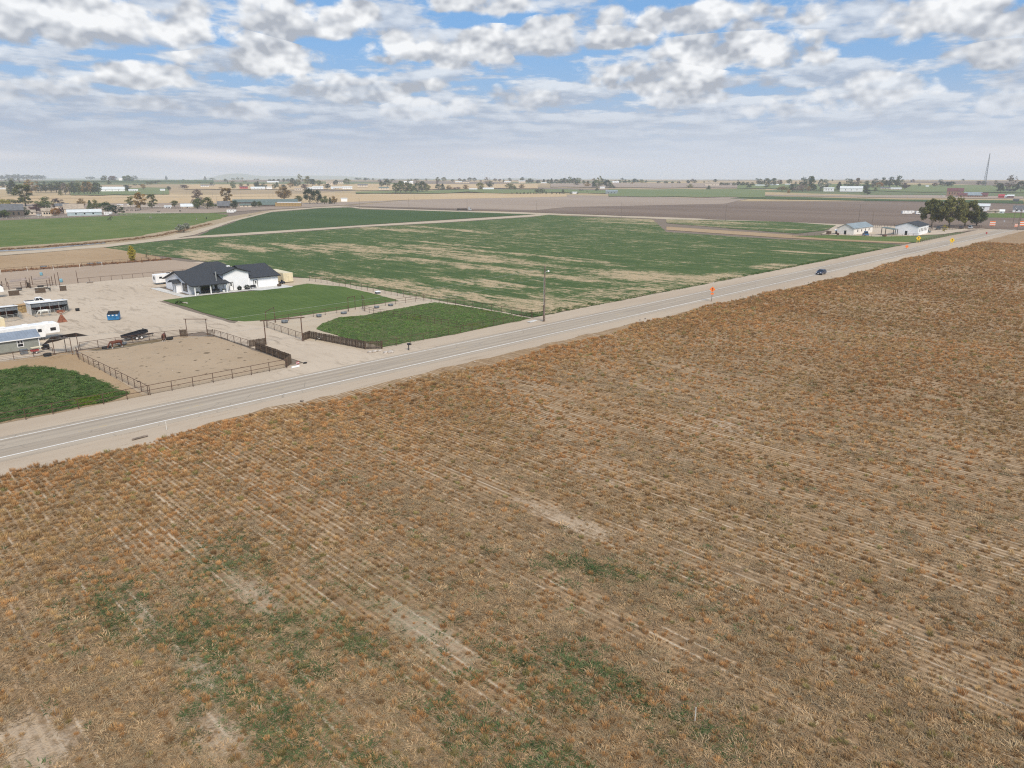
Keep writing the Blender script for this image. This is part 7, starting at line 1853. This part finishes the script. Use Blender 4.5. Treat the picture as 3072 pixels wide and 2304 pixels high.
# two parked trailers and sheds beyond the clump
horse_trailer('white travel trailer alone at the edge of the plowed field', (688.8,200.4) + (0.2,), R(-48), 10.0, M_WHITEPAINT); horse_trailer('white travel trailer half hidden by the tall clump', (690.8,190.7) + (0.2,), R(-52), 8.5, M_WHITEPAINT)
bld((809.5,171.0,0.0,11.1,4.7), 'white barn with pale green roof behind the tall clump', 2.0, M_WHITEWALL, M_ROOFPALE, 14, 'metal_barn', 'barn', windows=0)
bld((766.0,151.2,0.0,4.5,2.1), 'small brown shed right of the pale barn', 1.2, M_CREAM, M_ROOFTAN, 4, 'garden_shed', 'shed', windows=1); bld((767.3,147.2,0.0,4.5,2.0), 'small white shed right of the brown one', 1.4, M_WHITEWALL, M_WHITEPAINT, 4, 'garden_shed', 'shed', windows=1); bld((762.5,154.8,0.0,4.0,1.2), 'low tan shed left of the brown shed', 0.8, M_CREAM, M_ROOFTAN, 4, 'garden_shed', 'shed', windows=0)
bld((805.5,139.3,0.0,12.8,2.9), 'white house with dark roof at the right picture edge', 3.0, M_WHITEWALL, M_ROOFGREY, 10, 'house', 'house', windows=3)
bld((1165.0,209.4,0.0,6.7,2.9), 'grey shed left of the right picture edge on the far strip', 0.6, M_ROOFGREY, M_ROOFGREY, 6, 'small_shed', 'shed', windows=0)
# brick building and hall
bld((1428.6,346.3,0.4,24.3,9.0), 'tall reddish brick building with maroon hipped roof', 4.5, M_BRICK, M_MAROON, 20, 'brick_building', 'building', windows=5); bld((1400.1,328.0,0.0,13.5,3.4), 'low brick wing with maroon roof in front of the tall brick building', 3.0, M_BRICK, M_MAROON, 10, 'brick_wing', 'building', windows=2)
bld((1404.9,313.7,0.0,25.2,3.1), 'long hall with blue grey roof right of the brick building', 5.0, M_BRICK, M_ROOFSAGE, 22, 'hall', 'building', windows=7); bld((1409.4,299.8,0.0,12.5,3.7), 'brick end of the hall with maroon gable', 3.2, M_BRICK, M_MAROON, 14, 'hall_end', 'building', windows=2)
for k, (q, mm_) in enumerate((((1400.9,356.1), M_WHITEPAINT), ((1410.0,347.0), M_WHITEPAINT), ((1406.5,340.8), M_WHITEPAINT), ((1409.5,337.8), M_WHITEPAINT))):
    vehicle('far_car', 'tiny white car parked in front of the brick building', 'car', q + (0.5,), R(-45), 4.6, 1.85, CARP, (-1.95, -1.35, 0.15, 1.0, 0.98, 1.5), mm_, (-1.35, 1.35), 0.34, 'cars in front of the brick building')
bld((1371.3,266.9,0.0,8.0,3.3), 'small red barn right of the hall', 2.5, M_RED, M_RED, 10, 'red_barn', 'barn', windows=0); bld((1388.9,257.8,0.0,8.9,3.1), 'maroon shed with white roof edge near the right picture edge', 2.0, M_MAROON, M_ROOFPALE, 10, 'maroon_shed', 'shed', windows=0); bld((1397.8,266.2,0.0,5.4,2.2), 'small white shed between the red barn and the maroon shed', 1.5, M_WHITEWALL, M_ROOFPALE, 8, 'white_shed', 'shed', windows=0)
# left farm
bld((128.0,689.1,0.0,24.4,5.8), 'brown house with dark roof at the left picture edge beyond the pasture', 4.5, M_WBROWN, M_ROOFGREY, 14, 'brown_house', 'house', windows=6)
bld((159.5,698.9,0.0,9.1,3.9), 'tan house with small windows between purple and orange trees', 2.2, M_CREAM, M_ROOFTAN, 10, 'tan_house', 'house', windows=4); bld((154.8,730.7,0.0,5.2,2.5), 'low tan garage left of the white car', 1.6, M_CREAM, M_ROOFTAN, 8, 'tan_garage', 'garage', windows=1)
bld((189.5,776.5,0.0,11.2,5.4), 'house with blue grey roof behind the purple tree', 2.0, M_CREAM, M_ROOFGREY, 10, 'blue_roofed_house', 'house', windows=3); bld((188.2,735.6,0.0,15.5,3.9), 'large tan roofed house behind the light blue barn', 4.0, M_CREAM, M_ROOFTAN, 14, 'tan_roofed_house', 'house', windows=2)
bld((182.5,684.4,0.0,25.0,2.9), 'light blue metal barn beside the far pasture fence', 2.0, M_LBLUE, M_ROOFPALE, 12, 'blue_barn', 'barn', windows=3)
vehicle('parked_car', 'white car parked in front of the tan house', 'car', (153.9,704.5) + (0.05,), R(-50), 5.6, 1.95, CARP, (-1.95, -1.35, 0.15, 1.0, 0.98, 1.6), M_WHITEPAINT, (-1.35, 1.35), 0.36)
horse_trailer('white stock trailer in front of the light blue barn, right end', (197.2,673.2) + (0.05,), R(-45), 6.0, M_WHITEPAINT)
pipe_fence('brown rail pens along the far side of the pasture', [(248.0,814.4), (259.8,797.3), (283.5,778.6), (284.2,767.3), (299.7,751.6)], 4.0, 2.0, (1.9, 1.3, 0.7), r=0.14, m=M_WBROWN, rail_m=M_WBROWN, thin=0.12, name='cattle_pens')
pipe_fence('pale rail pens behind the brown cattle pens', [(257.8,846.0), (275.0,843.3), (286.4,831.7), (294.6,808.8)], 4.0, 1.8, (1.7, 1.0), r=0.12, m=M_WHITEPOST, name='cattle_pens')
for k, q in enumerate(((267.0,866.3,0.0,5.4,1.2), (281.5,882.7,0.0,3.8,1.4))):
    bld(q, ('left', 'right')[k] + ' low white roofed shelter in the cattle pens', 0.4, M_CREAM, M_WHITEPAINT, 5, 'cattle_shelter', 'shelter', windows=0)
bld((302.8,774.2,0.0,12.2,1.3), 'small white house with grey roof among the farm trees', 2.6, M_CREAM, M_ROOFPALE, 9, 'small_house', 'house', windows=1); bld((288.6,788.6,0.0,6.6,2.0), 'white trailer home left of the low olive tree', 0.8, M_WHITEWALL, M_ROOFPALE, 5, 'trailer_home', 'trailer home', windows=2)
bld((329.7,747.1,0.0,12.5,2.7), 'house with dark slate roof below the branching autumn tree', 4.5, M_WBROWN, M_ROOFGREY, 11, 'slate_house', 'house', windows=3)
bld((431.0,856.6,0.0,76.3,0.9), 'very long barn with green metal roof', 3.0, M_WBROWN, M_ROOFGREEN, 18, 'long_barn', 'barn', windows=0); bld((385.5,760.6,0.0,15.0,2.1), 'open shed with green roof in front of the long barn', 2.5, M_WBROWN, M_ROOFGREEN, 10, 'open_shed', 'shed', windows=0)
bld((360.9,763.6,0.0,11.8,1.7), 'low shed behind the dark trees, left of the open shed', 1.6, M_CREAM, M_ROOFGREEN, 8, 'low_shed', 'shed', windows=2)
t = bale_stack('long hay stack with white cover at the right end of the long barn', (390.8,755.2) + (0.3,), R(HEAD - 90 + 8), 1, 1, 1, M_HAY)
for ch in list(t.children): bpy.data.objects.remove(ch)
for i in range(9):
    for k in range(2):
        o = MB().box(0.03, 3.0, 0.0, 6.0, 0.02, 1.9).build('bale', M_HAY, t, bevel=0.1); o.location = (i * 3.1, 0, k * 1.95)
MB().slab([(2, -0.3, 4.3), (28, -0.3, 4.2), (28, 6.3, 4.4), (2, 6.3, 4.5)], 0.3).build('tarp', M_WHITEPAINT, t)
horse_trailer('flat white trailer at the canal lane below the dark roofed house', (288.2,638.6) + (0.1,), R(-42), 8.0, M_WHITEPAINT); bld((538.8,848.8,0.0,8.1,4.2), 'small square white shed beside the farm lane', 0.6, M_WHITEWALL, M_ROOFPALE, 6, 'pump_house', 'shed', windows=0)
t = thing('flatbed_truck', 'dark flatbed truck with load parked on the farm lane', 'truck', (466.4,523.9) + (0.1,), R(-38))
MB().box(-8.5, 2.0, -1.25, 1.25, 1.0, 1.35).build('flatbed', M_BLACK, t); MB().box(-8.2, 1.6, -1.2, 1.2, 1.35, 2.6).build('load', M_WBROWN, t, bevel=0.2); MB().prism([(2.4, 0.6), (5.6, 0.6), (5.7, 1.5), (4.8, 1.8), (4.3, 3.1), (2.4, 3.2)], -1.2, 1.2).build('cab', M_CHROME, t, bevel=0.1); MB().box(4.3, 4.75, -1.22, 1.22, 1.9, 2.8).build('windscreen', M_GLASS, t)
for x in (-7.4, -6.3, 1.0, 4.6): wheel(t, x, -1.1, 0.5, 0.3, M_CHROME); wheel(t, x, 1.1, 0.5, 0.3, M_CHROME)
# scattered far buildings
FARB = [
 ((485.8,1611.4,4.7,45.4,4.4), 'long low white poultry barn on the left, behind the windbreak', M_WHITEWALL, M_ROOFPALE), ((519.0,1591.5,4.5,16.8,2.6), 'short white barn right of the long poultry barn', M_WHITEWALL, M_ROOFPALE), ((483.5,1735.9,7.0,36.8,3.1), 'white roofed barn half hidden by the autumn windbreak', M_CREAM, M_ROOFPALE),
 ((1025.5,3275.2,20.4,13.9,9.8), 'white house on the left skyline', M_WHITEWALL, M_WHITEPAINT), ((339.0,1808.5,7.8,10.8,2.5), 'white shed at the left picture edge, far behind the farm', M_WHITEWALL, M_ROOFPALE), ((573.3,1583.4,4.7,9.3,3.0), 'small white shed right of the distant poultry barns', M_WHITEWALL, M_ROOFPALE),
 ((755.2,1807.6,9.7,18.9,3.6), 'grey roofed ranch house with white gable in the distance', M_WHITEWALL, M_ROOFGREY), ((796.0,1862.0,10.5,16.1,2.9), 'grey low house right of the white gabled one', M_CREAM, M_ROOFGREY), ((761.5,1612.2,6.7,17.5,4.5), 'distant red barn among trees', M_RED, M_MAROON), ((781.5,1583.6,6.3,30.8,2.4), 'long white shed right of the distant red barn', M_WHITEWALL, M_ROOFPALE),
 ((807.4,1580.7,6.5,12.4,4.0), 'square white shed right of the long white shed', M_WHITEWALL, M_ROOFPALE), ((821.0,1473.8,4.7,16.9,3.2), 'tan house left of the row of white mobile homes', M_CREAM, M_ROOFTAN), ((874.0,1518.4,6.0,14.5,3.0), 'white mobile home, leftmost of the distant row', M_WHITEWALL, M_ROOFPALE), ((895.2,1517.7,6.2,24.1,3.6), 'white mobile home, second of the distant row', M_WHITEWALL, M_ROOFPALE), ((927.9,1493.2,6.2,22.0,3.2), 'white mobile home, third of the distant row', M_WHITEWALL, M_ROOFPALE), ((946.5,1479.1,6.1,17.3,4.0), 'white mobile home, right end of the distant row', M_WHITEWALL, M_ROOFPALE),
 ((1110.7,1812.8,11.7,25.3,7.3), 'tan house on the rise above the mobile homes, left', M_CREAM, M_ROOFTAN), ((1232.4,1962.1,14.0,24.9,6.6), 'tan house on the rise above the mobile homes, right', M_CREAM, M_ROOFGREY), ((1214.5,3029.6,20.1,14.7,2.8), 'tiny pale shed alone on the wheat rise', M_CREAM, M_ROOFPALE), ((1135.7,2195.7,15.5,34.6,2.8), 'low pale shed under the hedge on the wheat rise', M_CREAM, M_ROOFPALE), ((578.7,1597.4,5.0,8.5,2.9), 'small white shed among trees left of the purple clump', M_WHITEWALL, M_ROOFPALE),
 ((931.4,1491.0,6.2,21.0,3.2), 'white roofed house left of the green roofed one', M_CREAM, M_ROOFPALE), ((950.2,1476.7,6.1,18.9,4.0), 'white shed in the housing left of the willow clump', M_WHITEWALL, M_ROOFPALE), ((1060.5,1581.3,9.0,25.2,4.4), 'grey roofed house left of the willow clump', M_CREAM, M_ROOFGREY), ((979.7,1377.0,4.8,22.5,4.5), 'green roofed house beside the willow clump', M_CREAM, M_ROOFGREEN), ((1395.9,1831.7,13.8,28.5,4.8), 'rounded white barn above the willow clump', M_WHITEWALL, M_WHITEPAINT),
 ((1593.3,1822.8,15.2,20.7,4.0), 'white gabled house on the centre skyline', M_CREAM, M_ROOFPALE), ((1610.9,1805.9,15.2,22.2,4.8), 'grey house right of the white gabled one on the skyline', M_CREAM, M_ROOFGREY), ((1094.0,1202.9,3.5,17.0,3.4), 'low grey barn left of the long white barn', M_CREAM, M_ROOFPALE), ((1125.4,1187.4,3.7,24.1,4.0), 'long white barn between olive trees in the centre', M_WHITEWALL, M_ROOFPALE), ((1149.8,1170.8,3.8,16.1,2.5), 'low grey shed right of the long white barn', M_CREAM, M_ROOFGREY), ((1741.8,1677.2,15.1,22.2,5.7), 'grey house with dark roof under a tall skyline tree', M_CREAM, M_ROOFPALE), ((1737.7,1741.3,15.4,21.1,3.5), 'pale house left of the tall skyline tree', M_CREAM, M_ROOFPALE),
 ((1389.3,1074.0,6.1,11.8,3.7), 'small white house in the grove right of centre', M_WHITEWALL, M_ROOFPALE), ((1173.5,883.7,0.4,23.3,4.7), 'grey metal shop on the pale lane right of centre', M_ROOFSAGE, M_ROOFSAGE), ((1131.9,944.2,0.5,10.8,2.6), 'white trailer beside the nursery trees', M_WHITEWALL, M_ROOFPALE), ((1846.5,1376.3,13.8,19.6,5.4), 'white roofed barn on the skyline behind the grove', M_WHITEWALL, M_WHITEPAINT), ((1678.6,1523.7,13.4,16.7,3.7), 'pale house in the long dark skyline row', M_CREAM, M_ROOFPALE),
 ((1733.7,981.0,10.1,35.4,6.8), 'long tan bank building on the right skyline', M_CREAM, M_ROOFTAN), ((1785.7,873.8,10.1,24.3,1.8), 'long white greenhouse left of the mixed grove', M_WHITEWALL, M_ROOFPALE), ((1838.6,867.6,10.6,31.8,1.8), 'long white greenhouse nearest the mixed grove', M_WHITEWALL, M_ROOFPALE), ((1909.2,857.7,11.3,14.4,3.5), 'small white shed behind the mixed grove', M_WHITEWALL, M_ROOFPALE),
 ((1542.6,605.0,4.1,20.0,5.9), 'white shed left of the dark evergreen at right', M_WHITEWALL, M_ROOFPALE), ((1556.6,565.2,4.1,42.5,6.2), 'large white barn with grey roof at right', M_WHITEWALL, M_ROOFPALE), ((1725.3,553.9,7.2,20.3,2.7), 'grey roofed house under the tall rounded grove', M_CREAM, M_ROOFGREY), ((1704.7,526.0,6.7,20.6,2.2), 'low pale shed right of the house under the grove', M_CREAM, M_ROOFPALE), ((1933.9,529.1,10.3,6.7,2.9), 'small white shed alone left of the hazy wood', M_WHITEWALL, M_ROOFPALE), ((1707.5,319.0,5.7,16.7,2.4), 'grey roofed house under the bare tree at right', M_CREAM, M_ROOFGREY),
]
for q, lb, mw, mr in FARB:
    bld(q, lb, max(1.0, min(5.0, q[3] * 0.10)), mw, mr, max(8, min(16, q[3] * 0.5)), 'far_' + ('barn' if 'barn' in lb or 'shed' in lb else 'house'), 'barn' if 'barn' in lb else ('shed' if 'shed' in lb else 'house'), windows=0 if q[3] < 14 else 3)
# ------------------------------------------------------------------ the air: thin even haze round camera and land, sky outside it
hz_m = bpy.data.materials.new('haze_air')
hz_m.use_nodes = True
ht = hz_m.node_tree
for n_ in list(ht.nodes):
    if n_.type != 'OUTPUT_MATERIAL':
        ht.nodes.remove(n_)
pv = ht.nodes.new('ShaderNodeVolumePrincipled')
pv.inputs['Color'].default_value = (0.90, 0.94, 1.0, 1)
pv.inputs['Density'].default_value = 1.25e-4
pv.inputs['Anisotropy'].default_value = 0.0
ht.links.new(pv.outputs[0], [n_ for n_ in ht.nodes if n_.type == 'OUTPUT_MATERIAL'][0].inputs['Volume'])
hzb = MB().box(-23000, 23000, -23000, 23000, -2.0, 122.0).build('haze', hz_m)
tag(hzb, 'thin pale haze over the whole plain', 'haze', kind='stuff')

# ------------------------------------------------------------------ look-alikes: say which one, counted from the left of the picture
ORD = ['leftmost', 'second', 'third', 'fourth', 'fifth', 'sixth', 'seventh', 'eighth', 'ninth', 'tenth', 'eleventh', 'twelfth', 'thirteenth', 'fourteenth', 'fifteenth', 'sixteenth',
       'seventeenth', 'eighteenth', 'nineteenth', 'twentieth', 'twenty-first', 'twenty-second', 'twenty-third', 'twenty-fourth', 'twenty-fifth', 'twenty-sixth']
same = {}
for o in C.objects:
    if o.parent is None and o.get('label') and o.get('group'):
        same.setdefault(o['label'], []).append(o)
for lb, os_ in same.items():
    if 1 < len(os_) <= 26 and 'scattered over the far plain' not in lb:
        os_.sort(key=lambda o: -math.atan2(o.location.y, o.location.x))
        for k, o in enumerate(os_):
            s_ = lb + (', leftmost of them' if k == 0 else ', rightmost of them' if k == len(os_) - 1 else ', %s from left' % ORD[k])
            o['label'] = ' '.join(s_.split()[:16]) if len(s_.split()) <= 16 else lb
